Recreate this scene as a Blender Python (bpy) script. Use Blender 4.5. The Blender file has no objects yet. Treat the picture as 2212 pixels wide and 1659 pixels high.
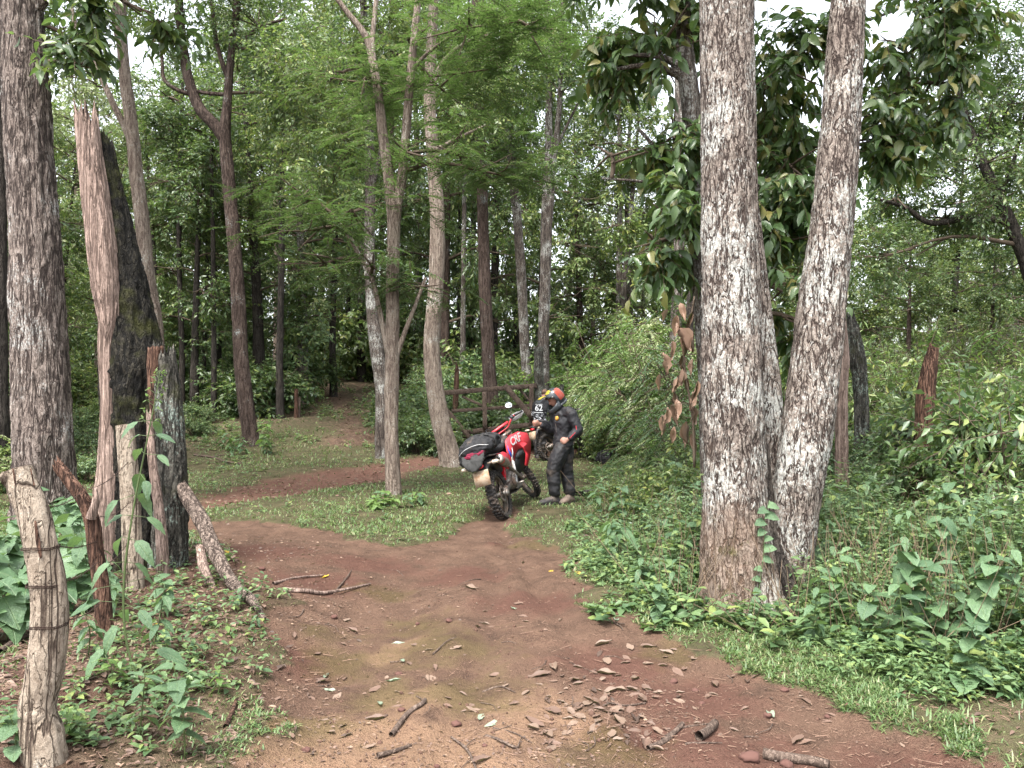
import bpy, math, random
import numpy as np
from mathutils import Vector, Matrix

# ------------------------------------------------------------------ camera, sky, sun, exposure
scene = bpy.context.scene
COL = scene.collection
FPX, CX, CY = 1661.0, 1106.0, 829.5          # focal length and centre of the picture, in units of a 2212 px wide frame
PITCH = math.atan(27.5 / FPX)
CAM_Z = 1.6
cam = bpy.data.cameras.new('camera')
cam.sensor_width = 36.0
cam.lens = FPX / 2212.0 * 36.0
cam.clip_start = 0.05
cam.clip_end = 2000.0
cam_ob = bpy.data.objects.new('camera', cam)
cam_ob.location = (0, 0, CAM_Z)
cam_ob.rotation_euler = (math.radians(90) + PITCH, 0, 0)
COL.objects.link(cam_ob)
scene.camera = cam_ob

SUN_ELEV, SUN_AZ = math.radians(62), math.radians(205)   # azimuth clockwise from +Y
world = bpy.data.worlds.new('World')
scene.world = world
world.use_nodes = True
wn, wl = world.node_tree.nodes, world.node_tree.links
wn.clear()
w_out = wn.new('ShaderNodeOutputWorld')
w_bg = wn.new('ShaderNodeBackground')
w_sky = wn.new('ShaderNodeTexSky')
w_sky.sky_type = 'NISHITA'
w_sky.sun_disc = False
w_sky.sun_elevation = SUN_ELEV
w_sky.sun_rotation = SUN_AZ
w_sky.air_density = 1.0
w_sky.dust_density = 4.0
w_sky.ozone_density = 1.0
w_hsv = wn.new('ShaderNodeHueSaturation')      # a thin overcast veil takes most of the blue out of the sky
w_hsv.inputs['Saturation'].default_value = 0.28
w_hsv.inputs['Value'].default_value = 1.3
w_bg.inputs['Strength'].default_value = 0.15
wl.new(w_sky.outputs['Color'], w_hsv.inputs['Color'])
wl.new(w_hsv.outputs['Color'], w_bg.inputs['Color'])
wl.new(w_bg.outputs['Background'], w_out.inputs['Surface'])

sun = bpy.data.lights.new('sun', 'SUN')
sun.energy = 2.0
sun.angle = math.radians(16)
sun.color = (1.0, 0.96, 0.9)
sun_ob = bpy.data.objects.new('sun', sun)
sd = Vector((math.sin(SUN_AZ) * math.cos(SUN_ELEV), math.cos(SUN_AZ) * math.cos(SUN_ELEV), math.sin(SUN_ELEV)))
sun_ob.rotation_euler = sd.to_track_quat('Z', 'Y').to_euler()
sun_ob.location = (0, 0, 30)
COL.objects.link(sun_ob)

scene.view_settings.view_transform = 'Standard'
scene.view_settings.look = 'None'
scene.view_settings.exposure = 1.95
scene.view_settings.gamma = 1.0
scene.view_settings.use_curve_mapping = False
cy = scene.cycles
cy.max_bounces = 6
cy.diffuse_bounces = 3
cy.glossy_bounces = 2
cy.transmission_bounces = 3
cy.transparent_max_bounces = 4
cy.use_denoising = True
cy.caustics_reflective = False
cy.caustics_refractive = False

# ------------------------------------------------------------------ picture geometry helpers
def ray(px, py):
    a, b = (px - CX) / FPX, (CY - py) / FPX
    c, s = math.cos(PITCH), math.sin(PITCH)
    return np.array([a, c - b * s, s + b * c])

def P(px, py, d):
    """the point at world depth y = d seen at picture position px, py"""
    r = ray(px, py)
    return np.array([0, 0, CAM_Z]) + r * (d / r[1])

def PXM(d):
    """metres per picture unit at depth d"""
    return d / FPX

# ------------------------------------------------------------------ numpy noise
def _hash(ix, iy, iz, seed):
    n = (ix.astype(np.int64) * 374761393 + iy.astype(np.int64) * 668265263 + iz.astype(np.int64) * 2147483647 + seed * 974711) & 0xffffffff
    n = ((n ^ (n >> 13)) * 1274126177) & 0xffffffff
    n = (n ^ (n >> 16)) & 0xffffffff
    n = (n * 2246822519) & 0xffffffff
    return ((n ^ (n >> 15)) & 0xffffff) / float(0xffffff)

def vnoise(x, y, z=None, seed=0):
    x = np.asarray(x, float); y = np.asarray(y, float)
    z = np.zeros_like(x) if z is None else np.asarray(z, float)
    x, y, z = np.broadcast_arrays(x, y, z)
    ix, iy, iz = np.floor(x), np.floor(y), np.floor(z)
    fx, fy, fz = x - ix, y - iy, z - iz
    fx, fy, fz = fx * fx * (3 - 2 * fx), fy * fy * (3 - 2 * fy), fz * fz * (3 - 2 * fz)
    r = 0
    for dx in (0, 1):
        for dy in (0, 1):
            for dz in (0, 1):
                w = (fx if dx else 1 - fx) * (fy if dy else 1 - fy) * (fz if dz else 1 - fz)
                r = r + w * _hash(ix + dx, iy + dy, iz + dz, seed)
    return r * 2 - 1

def fbm(x, y, z=None, seed=0, octv=4, gain=0.5):
    r, a, f = 0, 1.0, 1.0
    for i in range(octv):
        r = r + a * vnoise(np.asarray(x) * f, np.asarray(y) * f, None if z is None else np.asarray(z) * f, seed + i * 17)
        a *= gain; f *= 2.03
    return r

def worley(x, y, perx=None, seed=0):
    """F1, F2 and a random value of the nearest cell; periodic in x with period perx"""
    ix, iy = np.floor(x), np.floor(y)
    f1 = np.full(x.shape, 9.0); f2 = np.full(x.shape, 9.0); cid = np.zeros(x.shape)
    for dx in (-1, 0, 1):
        for dy in (-1, 0, 1):
            cx_, cy_ = ix + dx, iy + dy
            hx = np.mod(cx_, perx) if perx else cx_
            jx = _hash(hx, cy_, np.zeros_like(hx), seed); jy = _hash(hx, cy_, np.ones_like(hx), seed)
            d = np.sqrt((cx_ + 0.1 + 0.8 * jx - x) ** 2 + (cy_ + 0.1 + 0.8 * jy - y) ** 2)
            near = d < f1
            f2 = np.where(near, f1, np.minimum(f2, d))
            cid = np.where(near, _hash(hx, cy_, np.full_like(hx, 2), seed), cid)
            f1 = np.where(near, d, f1)
    return f1, f2, cid

def sstep(a, b, x):
    t = np.clip((np.asarray(x, float) - a) / (b - a), 0, 1)
    return t * t * (3 - 2 * t)

def sig(x):
    return 1 / (1 + np.exp(-np.clip(x, -40, 40)))

# ------------------------------------------------------------------ terrain
def h_base(x, y):
    x = np.asarray(x, float); y = np.asarray(y, float)
    t = np.minimum(y, 48) - 16
    soft = 0.5 * (t + np.sqrt(t * t + 4))
    left = sig((-2.6 - x) / 1.2)
    h = 0.118 * soft * left + 0.012 * soft * (1 - left)
    h = h + 0.16 * sig((-1.35 - 0.06 * y - x) / 0.22) * sstep(9.5, 7.0, y)        # bank below the fence posts
    h = h + 0.02 * sstep(9.3, 11.6, y) * sstep(-4, -2.5, x) * sstep(7, 4, x)      # the turf stands higher than the trail
    h = h + 0.10 * sstep(1.2, 3.0, x - 0.12 * y) * sstep(14, 6, y)                # verge on the right
    h = h + 0.035 * fbm(x * 0.55 + 3, y * 0.55, seed=5, octv=3) * sstep(0, 3, y)
    h = h - 0.25 * sstep(10, 40, np.abs(x) - 8) * 0
    return h

def inside(px, py, poly):
    r = np.zeros(px.shape, bool)
    n = len(poly)
    for i in range(n):
        x0, y0 = poly[i]; x1, y1 = poly[(i + 1) % n]
        c = ((y0 > py) != (y1 > py)) & (px < (x1 - x0) * (py - y0) / ((y1 - y0) + 1e-12) + x0)
        r ^= c
    return r

def polydist(px, py, poly):
    """signed distance, positive inside"""
    d = np.full(px.shape, 1e9)
    n = len(poly)
    for i in range(n):
        x0, y0 = poly[i]; x1, y1 = poly[(i + 1) % n]
        ex, ey = x1 - x0, y1 - y0
        t = np.clip(((px - x0) * ex + (py - y0) * ey) / (ex * ex + ey * ey + 1e-12), 0, 1)
        d = np.minimum(d, np.hypot(px - x0 - t * ex, py - y0 - t * ey))
    return np.where(inside(px, py, poly), d, -d)

def G(px, py, hf=None):
    """where the line of sight meets the ground"""
    r = ray(px, py); hf = hf or h_base
    ys = np.concatenate([np.arange(1.5, 20, 0.02), np.arange(20, 80, 0.1)])
    z = CAM_Z + r[2] * ys / r[1]
    hh = hf(r[0] * ys / r[1], ys)
    k = np.argmax(z <= hh)
    y = ys[k] if z[k] <= hh[k] else 60.0
    x = r[0] * y / r[1]
    return np.array([x, y, float(hf(np.array([x]), np.array([y]))[0])])

def gpoly(pts):
    return [tuple(G(*p)[:2]) for p in pts]

PATH = gpoly([(500, 1640), (535, 1500), (560, 1400), (585, 1320), (540, 1240), (440, 1165), (400, 1125), (560, 1122), (700, 1135), (800, 1160),
              (870, 1172), (960, 1162), (1010, 1140), (1030, 1105), (1060, 1090), (1105, 1092), (1120, 1140), (1180, 1165), (1250, 1190),
              (1290, 1260), (1340, 1330), (1430, 1390), (1560, 1440), (1740, 1500), (1900, 1545), (2050, 1590), (2150, 1625), (2212, 1655)])
PATH = PATH + [(4.0, 2.2), (5.0, -12.0), (-4.0, -12.0), (-1.4, 1.0)]
BAND = gpoly([(300, 1140), (420, 1066), (560, 1036), (700, 1012), (930, 985), (1000, 960), (1270, 943), (1295, 972), (1180, 988), (1000, 996),
              (930, 1010), (830, 1040), (700, 1062), (560, 1078), (430, 1102), (300, 1170)])
TRAIL = gpoly([(655, 836), (740, 834), (770, 870), (800, 900), (830, 940), (930, 955), (930, 972), (700, 975), (640, 962), (700, 930), (700, 890), (660, 852)])
MOUND = [G(1070, 1171)[:2], G(200, 1480)[:2]]

RUTS = [(gpoly([(960, 1690), (1010, 1500), (1050, 1350), (1080, 1230), (1088, 1130)]), .09), (gpoly([(1480, 1690), (1330, 1480), (1210, 1330), (1130, 1220), (1095, 1140)]), .08)]
def masks(x, y):
    n = 0.20 * fbm(x * 1.9, y * 1.9, seed=31, octv=5, gain=.62)
    near = sstep(14, 4, y)
    dp = sstep(-0.10, 0.16, polydist(x, y, PATH) + n * (0.6 + 0.4 * near))
    db = sstep(-0.15, 0.3, polydist(x, y, BAND) + 1.3 * n)
    dt = sstep(-0.15, 0.6, polydist(x, y, TRAIL) - .25 + 2.0 * n)
    return dp, db, dt

def h(x, y):
    x = np.asarray(x, float); y = np.asarray(y, float)
    dp, db, dt = masks(x, y)
    z = h_base(x, y) - 0.05 * dp - 0.03 * db
    # eroded gully and clods on the trail
    gx = x - (-0.95 + 0.05 * (y - 5)); g = np.exp(-(gx / 0.32) ** 2) * sstep(3.4, 4.6, y) * sstep(8.2, 6.6, y)
    z = z - 0.07 * g * dp
    z = z + 0.020 * fbm(x * 4.2, y * 4.2, seed=9, octv=4, gain=.55) * sstep(16, 6, y) + 0.012 * np.abs(fbm(x * 2.1, y * 2.1, seed=12, octv=3)) * dp
    for rut, wd_ in RUTS:
        d = np.full(x.shape, 9.0)
        for i in range(len(rut) - 1):
            (x0, y0), (x1, y1) = rut[i], rut[i + 1]; ex, ey = x1 - x0, y1 - y0
            tt = np.clip(((x - x0) * ex + (y - y0) * ey) / (ex * ex + ey * ey), 0, 1)
            d = np.minimum(d, np.hypot(x - x0 - tt * ex, y - y0 - tt * ey))
        z = z + dp * (-.028 * np.exp(-(d / wd_) ** 2) + .012 * np.exp(-((d - 2.1 * wd_) / (wd_ * .8)) ** 2))
    for mx, my in MOUND:
        z = z + 0.05 * np.exp(-((x - mx) ** 2 + (y - my) ** 2) / 0.03)
    return z

def H(x, y):
    return float(h(np.array([x], float), np.array([y], float))[0])

# ------------------------------------------------------------------ mesh / object helpers
def mesh_np(name, V, F, rnd=None, smooth=True, attrs=None, face_attrs=None):
    """V (n,3); F a list of (m,k) index arrays"""
    if not isinstance(F, (list, tuple)):
        F = [F]
    F = [np.asarray(f, np.int64) for f in F if len(f)]
    me = bpy.data.meshes.new(name)
    V = np.ascontiguousarray(V, np.float32)
    me.vertices.add(len(V)); me.vertices.foreach_set('co', V.ravel())
    idx = np.concatenate([f.ravel() for f in F]).astype(np.int32)
    tot = np.concatenate([np.full(len(f), f.shape[1]) for f in F]).astype(np.int32)
    st = np.concatenate([[0], np.cumsum(tot)[:-1]]).astype(np.int32)
    me.loops.add(len(idx)); me.loops.foreach_set('vertex_index', idx)
    me.polygons.add(len(tot)); me.polygons.foreach_set('loop_start', st); me.polygons.foreach_set('loop_total', tot)
    if smooth:
        me.polygons.foreach_set('use_smooth', np.ones(len(tot), bool))
    me.update(calc_edges=True)
    if rnd is not None:
        a = me.attributes.new('rnd', 'FLOAT', 'FACE'); a.data.foreach_set('value', np.asarray(rnd, np.float32))
    for k, v in (attrs or {}).items():
        a = me.attributes.new(k, 'FLOAT', 'POINT'); a.data.foreach_set('value', np.asarray(v, np.float32))
    for k, v in (face_attrs or {}).items():
        a = me.attributes.new(k, 'FLOAT', 'FACE'); a.data.foreach_set('value', np.asarray(v, np.float32))
    return me

ROOT = {}
def add(name, me, mat=None, parent=None):
    o = bpy.data.objects.new(name, me)
    COL.objects.link(o)
    if parent is not None:
        o.parent = parent
    if mat is not None and me is not None and len(me.materials) == 0:
        me.materials.append(mat)
    return o

def tag(o, label, cat, group=None):
    o['label'] = label; o['category'] = cat
    if group: o['group'] = group
    return o

def thing(name, label, cat, loc, group=None, rotz=0.0):
    o = bpy.data.objects.new(name, None)
    o.empty_display_size = 0.2
    COL.objects.link(o)
    o.location = tuple(loc); o.rotation_euler = (0, 0, rotz)
    ROOT[o.name] = np.array(loc, float)
    return tag(o, label, cat, group)

def part(name, V, F, mat, root, parent=None, **kw):
    """V in world coordinates; root an upright Empty without rotation"""
    me = mesh_np(name, np.asarray(V) - ROOT[root.name], F, **kw)
    return add(name, me, mat, parent or root)

def solo(name, V, F, mat, loc, label, cat, group=None, **kw):
    me = mesh_np(name, np.asarray(V) - np.asarray(loc), F, **kw)
    o = add(name, me, mat); o.location = tuple(loc)
    return tag(o, label, cat, group)

class MB:
    """collects pieces of one mesh"""
    def __init__(self): self.V = []; self.F = {}; self.n = 0; self.A = {}
    def put(self, V, F, **attrs):
        V = np.asarray(V, float)
        for f in (F if isinstance(F, (list, tuple)) else [F]):
            f = np.asarray(f)
            if len(f): self.F.setdefault(f.shape[1], []).append(f + self.n)
        self.V.append(V); self.n += len(V)
        for k, v in attrs.items(): self.A.setdefault(k, []).append(np.broadcast_to(v, (len(V),)))
        return self
    def get(self):
        return np.concatenate(self.V), [np.concatenate(v) for v in self.F.values()]
    def attrs(self):
        return {k: np.concatenate(v) for k, v in self.A.items()}

def norm(v):
    return v / (np.linalg.norm(v, axis=-1, keepdims=True) + 1e-12)

def catmull(pts, n):
    pts = np.asarray(pts, float)
    p = np.vstack([2 * pts[0] - pts[1], pts, 2 * pts[-1] - pts[-2]])
    t = np.linspace(0, len(pts) - 1 - 1e-9, n)
    i = t.astype(int); f = (t - i)[:, None]
    a, b, c, d = p[i], p[i + 1], p[i + 2], p[i + 3]
    return 0.5 * (2 * b + (c - a) * f + (2 * a - 5 * b + 4 * c - d) * f ** 2 + (3 * b - a - 3 * c + d) * f ** 3)

def frames(C):
    T = norm(np.gradient(C, axis=0))
    N = np.zeros_like(T)
    ref = np.array([1.0, 0, 0]) if abs(T[0][0]) < 0.9 else np.array([0, 1.0, 0])
    n = ref - T[0] * ref.dot(T[0]); n /= np.linalg.norm(n)
    for i in range(len(T)):
        n = n - T[i] * n.dot(T[i]); n /= np.linalg.norm(n) + 1e-12
        N[i] = n
    return T, N, np.cross(T, N)

def tube(pts, radii, seg=8, n=None, cap=True, flat=1.0, offs=None):
    """tapered tube along a smooth line; returns V, [F]"""
    pts = np.asarray(pts, float); radii = np.asarray(radii, float)
    n = n or max(2, (len(pts) - 1) * 4 + 1)
    if len(pts) == 2 and n <= 2:
        C = pts.copy(); R = radii.copy()
    else:
        C = catmull(pts, n); R = np.interp(np.linspace(0, len(pts) - 1, n), np.arange(len(pts)), radii)
    T, N, B = frames(C)
    th = np.linspace(0, 2 * math.pi, seg, endpoint=False)
    rr = R[:, None] + (0 if offs is None else offs)
    V = C[:, None] + rr[..., None] * (np.cos(th)[None, :, None] * N[:, None] + flat * np.sin(th)[None, :, None] * B[:, None])
    V = V.reshape(-1, 3)
    i = np.arange(len(C) - 1)[:, None] * seg; j = np.arange(seg)[None]
    F = np.stack([i + j, i + (j + 1) % seg, i + seg + (j + 1) % seg, i + seg + j], -1).reshape(-1, 4)
    Fs = [F]
    if cap:
        k = len(V); V = np.vstack([V, C[0], C[-1]])
        a = np.arange(seg); e = (len(C) - 1) * seg
        Fs.append(np.concatenate([np.stack([np.full(seg, k), (a + 1) % seg, a], -1), np.stack([np.full(seg, k + 1), e + a, e + (a + 1) % seg], -1)]))
    return V, Fs

def box(c, s, M=None):
    """box with centre c and full sizes s, optional 3x3 rotation"""
    v = np.array([[x, y, z] for x in (-.5, .5) for y in (-.5, .5) for z in (-.5, .5)]) * np.asarray(s, float)
    if M is not None: v = v @ np.asarray(M).T
    f = np.array([[0, 1, 3, 2], [4, 6, 7, 5], [0, 4, 5, 1], [2, 3, 7, 6], [0, 2, 6, 4], [1, 5, 7, 3]])
    return v + np.asarray(c, float), f

def beam(a, b, w, t, up=(0, 0, 1), rough=0.0, seed=0, n=1):
    """board from a to b, w wide along up and t thick, with slightly uneven edges"""
    a = np.asarray(a, float); b = np.asarray(b, float)
    T = norm(b - a); U = np.asarray(up, float); U = norm(U - T * U.dot(T)); S = np.cross(T, U)
    ch = min(w, t) * 0.12
    prof = np.array([[-.5 * w + ch, -.5 * t], [.5 * w - ch, -.5 * t], [.5 * w, -.5 * t + ch], [.5 * w, .5 * t - ch], [.5 * w - ch, .5 * t], [-.5 * w + ch, .5 * t], [-.5 * w, .5 * t - ch], [-.5 * w, -.5 * t + ch]])
    rg = np.random.default_rng(seed)
    ts = np.linspace(0, 1, n + 1)
    V = []
    for s in ts:
        j = rg.normal(0, rough, 2)
        V.append(a + (b - a) * s + (prof[:, :1] * (1 + rg.normal(0, rough)) + j[0] * w * .3) * U + (prof[:, 1:] + j[1] * t * .3) * S)
    V = np.concatenate(V)
    i = np.arange(n)[:, None] * 8; j = np.arange(8)[None]
    F = np.stack([i + j, i + (j + 1) % 8, i + 8 + (j + 1) % 8, i + 8 + j], -1).reshape(-1, 4)
    caps = np.array([list(range(7, -1, -1)), [n * 8 + q for q in range(8)]])
    return V, [F, caps]

# ------------------------------------------------------------------ materials
class NT:
    def __init__(self, name):
        self.m = bpy.data.materials.new(name); self.m.use_nodes = True
        self.t = self.m.node_tree; self.t.nodes.clear()
        self.out = self.n('ShaderNodeOutputMaterial')
    def n(self, kind, **kw):
        nd = self.t.nodes.new(kind)
        for k, v in kw.items(): setattr(nd, k, v)
        return nd
    def l(self, a, b): self.t.links.new(a, b)
    def val(self, sock, v):
        if hasattr(v, 'is_output'): self.l(v, sock)
        elif isinstance(v, tuple) and len(v) == 3 and sock.type == 'RGBA': sock.default_value = (*v, 1)
        else: sock.default_value = v
    def attr(self, name):
        return self.n('ShaderNodeAttribute', attribute_name=name).outputs['Fac']
    def coord(self, which='Object'):
        return self.n('ShaderNodeTexCoord').outputs[which]
    def mapping(self, vec, scale):
        m = self.n('ShaderNodeMapping'); self.l(vec, m.inputs['Vector']); m.inputs['Scale'].default_value = scale
        return m.outputs['Vector']
    def noise(self, vec, scale, detail=4, rough=0.55, dist=0.0):
        m = self.n('ShaderNodeTexNoise'); self.l(vec, m.inputs['Vector'])
        m.inputs['Scale'].default_value = scale; m.inputs['Detail'].default_value = detail
        m.inputs['Roughness'].default_value = rough; m.inputs['Distortion'].default_value = dist
        return m.outputs['Fac']
    def voro(self, vec, scale, feature='F1', out='Distance', rnd=1.0):
        m = self.n('ShaderNodeTexVoronoi', feature=feature); self.l(vec, m.inputs['Vector'])
        m.inputs['Scale'].default_value = scale; m.inputs['Randomness'].default_value = rnd
        return m.outputs[out]
    def ramp(self, fac, stops):
        m = self.n('ShaderNodeValToRGB'); self.val(m.inputs['Fac'], fac)
        e = m.color_ramp.elements
        while len(e) < len(stops): e.new(0.5)
        for k, (p, c) in enumerate(stops):
            e[k].position = p; e[k].color = (*c, 1) if isinstance(c, tuple) else (c, c, c, 1)
        return m.outputs['Color']
    def mix(self, fac, a, b, mode='MIX'):
        m = self.n('ShaderNodeMix', data_type='RGBA', blend_type=mode)
        self.val(m.inputs[0], fac); self.val(m.inputs[6], a); self.val(m.inputs[7], b)
        return m.outputs[2]
    def math(self, op, a, b=0.0, clamp=False):
        m = self.n('ShaderNodeMath', operation=op, use_clamp=clamp)
        self.val(m.inputs[0], a); self.val(m.inputs[1], b)
        return m.outputs[0]
    def bump(self, height, strength=0.5, dist=0.02):
        m = self.n('ShaderNodeBump'); self.l(height, m.inputs['Height'])
        m.inputs['Strength'].default_value = strength; m.inputs['Distance'].default_value = dist
        return m.outputs['Normal']
    def bsdf(self, color, rough=0.8, spec=0.3, metal=0.0, normal=None, **kw):
        b = self.n('ShaderNodeBsdfPrincipled')
        self.val(b.inputs['Base Color'], color); self.val(b.inputs['Roughness'], rough)
        self.val(b.inputs['Specular IOR Level'], spec); self.val(b.inputs['Metallic'], metal)
        if normal is not None: self.l(normal, b.inputs['Normal'])
        for k, v in kw.items(): self.val(b.inputs[k], v)
        return b.outputs[0]
    def done(self, sh):
        self.l(sh, self.out.inputs['Surface']); return self.m

def leaf_mat(name, dark, light, gloss=0.42, trans=0.35, yellow=None, hue=None, veins=False):
    t = NT(name)
    r = t.attr('rnd')
    if veins:      # one leaf per object: its own tone, a pale midrib and side veins
        r = t.math('ADD', t.math('MULTIPLY', r, .35), t.math('MULTIPLY', t.n('ShaderNodeObjectInfo').outputs['Random'], .6))
    stops = [(0.0, dark), (0.75, light)]
    stops.append((0.97, yellow) if yellow else (0.97, light))
    c = t.ramp(r, stops)
    big = t.noise(t.n('ShaderNodeNewGeometry').outputs['Position'], 0.9, 2)
    c = t.mix(t.ramp(big, [(0.35, 0.0), (0.7, 0.6)]), c, t.mix(0.5, c, light))
    nb = None
    if veins:
        lc = t.n('ShaderNodeSeparateXYZ'); t.l(t.coord('Object'), lc.inputs[0])
        ay = t.math('ABSOLUTE', lc.outputs[1])
        sv = t.math('SINE', t.math('MULTIPLY', t.math('SUBTRACT', lc.outputs[0], t.math('MULTIPLY', ay, .9)), 52.0))
        mr = t.ramp(ay, [(0.006, 1.0), (0.02, 0.0)])
        vv = t.math('MAXIMUM', mr, t.ramp(sv, [(0.82, 0.0), (1.0, .5)]))
        c = t.mix(t.math('MULTIPLY', vv, .45), c, t.mix(.5, c, (0.30, 0.36, 0.17)))
        blot = t.noise(t.coord('Object'), 7, 4, .7)
        c = t.mix(t.ramp(blot, [(.3, .5), (.55, 0.0)]), c, dark)
        nb = t.bump(t.math('SUBTRACT', blot, t.math('MULTIPLY', vv, .5)), .5, .02)
    p = t.bsdf(c, gloss, 0.45, normal=nb)
    tr = t.n('ShaderNodeBsdfTranslucent'); t.l(t.mix(0.35, c, (0.25, 0.42, 0.06), 'MIX'), tr.inputs['Color'])
    m = t.n('ShaderNodeMixShader'); m.inputs[0].default_value = trans
    t.l(p, m.inputs[1]); t.l(tr.outputs[0], m.inputs[2])
    return t.done(m.outputs[0])

def bark_mat(name, deep, mid, plate, lichen=(0.4, 0.41, 0.39), lich=0.3, fis=20.0, asp=.15, width=.2, foot=None, moss=0.0, bumps=0.9, flake=.5, soft=.6):
    """wavy vertical fissures, flaky ridges between them, specks and crusts of lichen"""
    t = NT(name)
    co = t.coord('Object')
    st = t.mapping(co, (1, 1, asp))
    f1 = t.noise(st, fis, 3, 0.55, 0.6)
    f2 = t.noise(t.mapping(co, (1, 1, min(1, asp * 2.2))), fis * 2.1, 3, 0.6, 0.4)
    def fissure(f, w): return t.ramp(t.math('ABSOLUTE', t.math('SUBTRACT', f, .5)), [(0.003, 0.0), (w * .5, 1.0)])
    cr = t.math('MULTIPLY', fissure(f1, width), t.math('ADD', .55, t.math('MULTIPLY', fissure(f2, width * .9), .45)))
    fine = t.noise(t.mapping(co, (1, 1, .6)), 62, 5, 0.72)
    mid_n = t.noise(t.mapping(co, (1, 1, .5)), 19, 4, 0.65)
    patch = t.noise(co, 2.1, 4, 0.6)
    bh = t.attr('bh')
    tone = t.math('ADD', t.math('MULTIPLY', fine, flake + .12), t.math('ADD', t.math('MULTIPLY', mid_n, .28), t.math('ADD', t.math('MULTIPLY', bh, 0.12), t.math('MULTIPLY', t.math('SUBTRACT', patch, .5), .45))))
    v = t.math('MULTIPLY', tone, t.math('ADD', 1.0 - soft, t.math('MULTIPLY', cr, soft)))
    c = t.ramp(v, [(0.16, deep), (0.38, mid), (0.64, plate)])
    spots = t.noise(t.mapping(co, (1, 1, .7)), 48, 4, 0.75)
    lf = t.math('MULTIPLY', t.ramp(t.math('ADD', t.math('MULTIPLY', patch, 0.5), t.math('MULTIPLY', spots, 0.5)), [(0.60 - 0.20 * lich, 0.0), (0.67 - 0.19 * lich, 1.0)]), t.ramp(v, [(0.22, 0.0), (0.42, 0.9)]))
    if foot:
        sep = t.n('ShaderNodeSeparateXYZ'); t.l(co, sep.inputs[0])
        fz = t.ramp(t.math('ADD', t.math('MULTIPLY', sep.outputs[2], 1.0 / foot[0]), t.math('ADD', t.math('MULTIPLY', sep.outputs[0], .9), t.math('MULTIPLY', t.math('SUBTRACT', patch, 0.5), 2.2))), [(0.25, 1.0), (0.8, 0.0)])
        lf = t.math('MULTIPLY', lf, t.math('SUBTRACT', 1.0, fz))
        c = t.mix(t.math('MULTIPLY', fz, .7), c, t.mix(.5, c, foot[1]))
        mo = t.math('MULTIPLY', fz, t.ramp(t.noise(co, 4.0, 4, 0.7), [(0.57, 0.0), (0.68, .8)]))
        c = t.mix(mo, c, (0.06, 0.058, 0.014))
    c = t.mix(lf, c, lichen)
    if moss > 0:
        mo = t.ramp(t.noise(co, 1.7, 4, 0.7), [(0.62 - 0.3 * moss, 0.0), (0.75 - 0.3 * moss, 1.0)])
        c = t.mix(mo, c, (0.04, 0.042, 0.013))
    hh = t.math('ADD', t.math('MULTIPLY', cr, .7), t.math('ADD', t.math('MULTIPLY', mid_n, .35), t.math('MULTIPLY', fine, .45)))
    return t.done(t.bsdf(c, 0.9, 0.15, normal=t.bump(hh, bumps, 0.35 / fis)))

def plain(name, color, rough=0.6, spec=0.4, metal=0.0, var=0.25, scale=18.0, dirt=None, dirt_amt=0.5, bump=0.0, **kw):
    """paint, rubber, cloth, metal: small tonal changes and optional mud"""
    t = NT(name)
    co = t.coord('Object')
    n1 = t.noise(co, scale, 4, 0.6)
    c = t.mix(t.math('MULTIPLY', n1, var), color, tuple(v * 0.35 for v in color))
    rg = rough
    if dirt is not None:
        d = t.ramp(t.noise(co, scale * 0.45, 5, 0.7), [(0.62 - 0.3 * dirt_amt, 0.0), (0.80 - 0.3 * dirt_amt, 1.0)])
        c = t.mix(d, c, dirt)
        rg = t.math('ADD', t.math('MULTIPLY', d, 0.9 - rough), rough)
    nb = t.bump(n1, bump, 0.01) if bump else None
    return t.done(t.bsdf(c, rg, spec, metal, nb, **kw))

# ------------------------------------------------------------------ ground
def axis(fine0, fine1, step, lo, hi, grow):
    a = list(np.arange(fine0, fine1, step))
    s = step
    while a[-1] < hi: s *= grow; a.append(a[-1] + s)
    s = step; b = []
    v = a[0]
    while v > lo: s *= grow; v -= s; b.append(v)
    return np.array(b[::-1] + a)

gx = axis(-3.6, 4.0, 0.05, -500, 500, 1.09)
gy = axis(2.8, 8.5, 0.05, -120, 700, 1.045)
X, Y = np.meshgrid(gx, gy)
X, Y = X.ravel(), Y.ravel()
Z = h(X, Y)
dp, db, dt = masks(X, Y)
mossm = np.zeros_like(X)
for px, py, r in [(735, 1400, .30), (690, 1350, .2), (950, 1380, .45), (830, 1480, .3), (1010, 1480, .35), (1160, 1170, .35), (640, 1560, .3), (900, 1330, .3), (1300, 1600, .3), (1450, 1400, .25), (820, 1260, .3)]:
    mx, my, _ = G(px, py)
    mossm = np.maximum(mossm, np.exp(-(((X - mx) / (r * 1.2)) ** 2 + ((Y - my) / (r * 1.1)) ** 2) * 1.2))
palem = np.zeros_like(X)
for px, py, r in [(880, 1365, .18), (830, 1390, .16), (780, 1600, .6), (1000, 1590, .5), (1150, 1520, .35), (900, 1500, .3), (1250, 1560, .3), (700, 1640, .4)]:
    mx, my, _ = G(px, py)
    palem = np.maximum(palem, np.exp(-(((X - mx) / r) ** 2 + ((Y - my) / (r * .8)) ** 2)))
redm = np.zeros_like(X)
for px, py, r in [(1320, 1420, .45), (1500, 1500, .5), (1600, 1620, .5), (1070, 1171, .16), (220, 1480, .3), (1400, 1580, .4), (130, 1380, .4), (700, 1250, .6), (1950, 1640, .4), (560, 1180, .7), (800, 1210, .6), (1000, 1230, .5), (620, 1400, .4), (1150, 1290, .5)]:
    mx, my, _ = G(px, py)
    redm = np.maximum(redm, np.exp(-(((X - mx) / r) ** 2 + ((Y - my) / (r * .8)) ** 2)))
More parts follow.
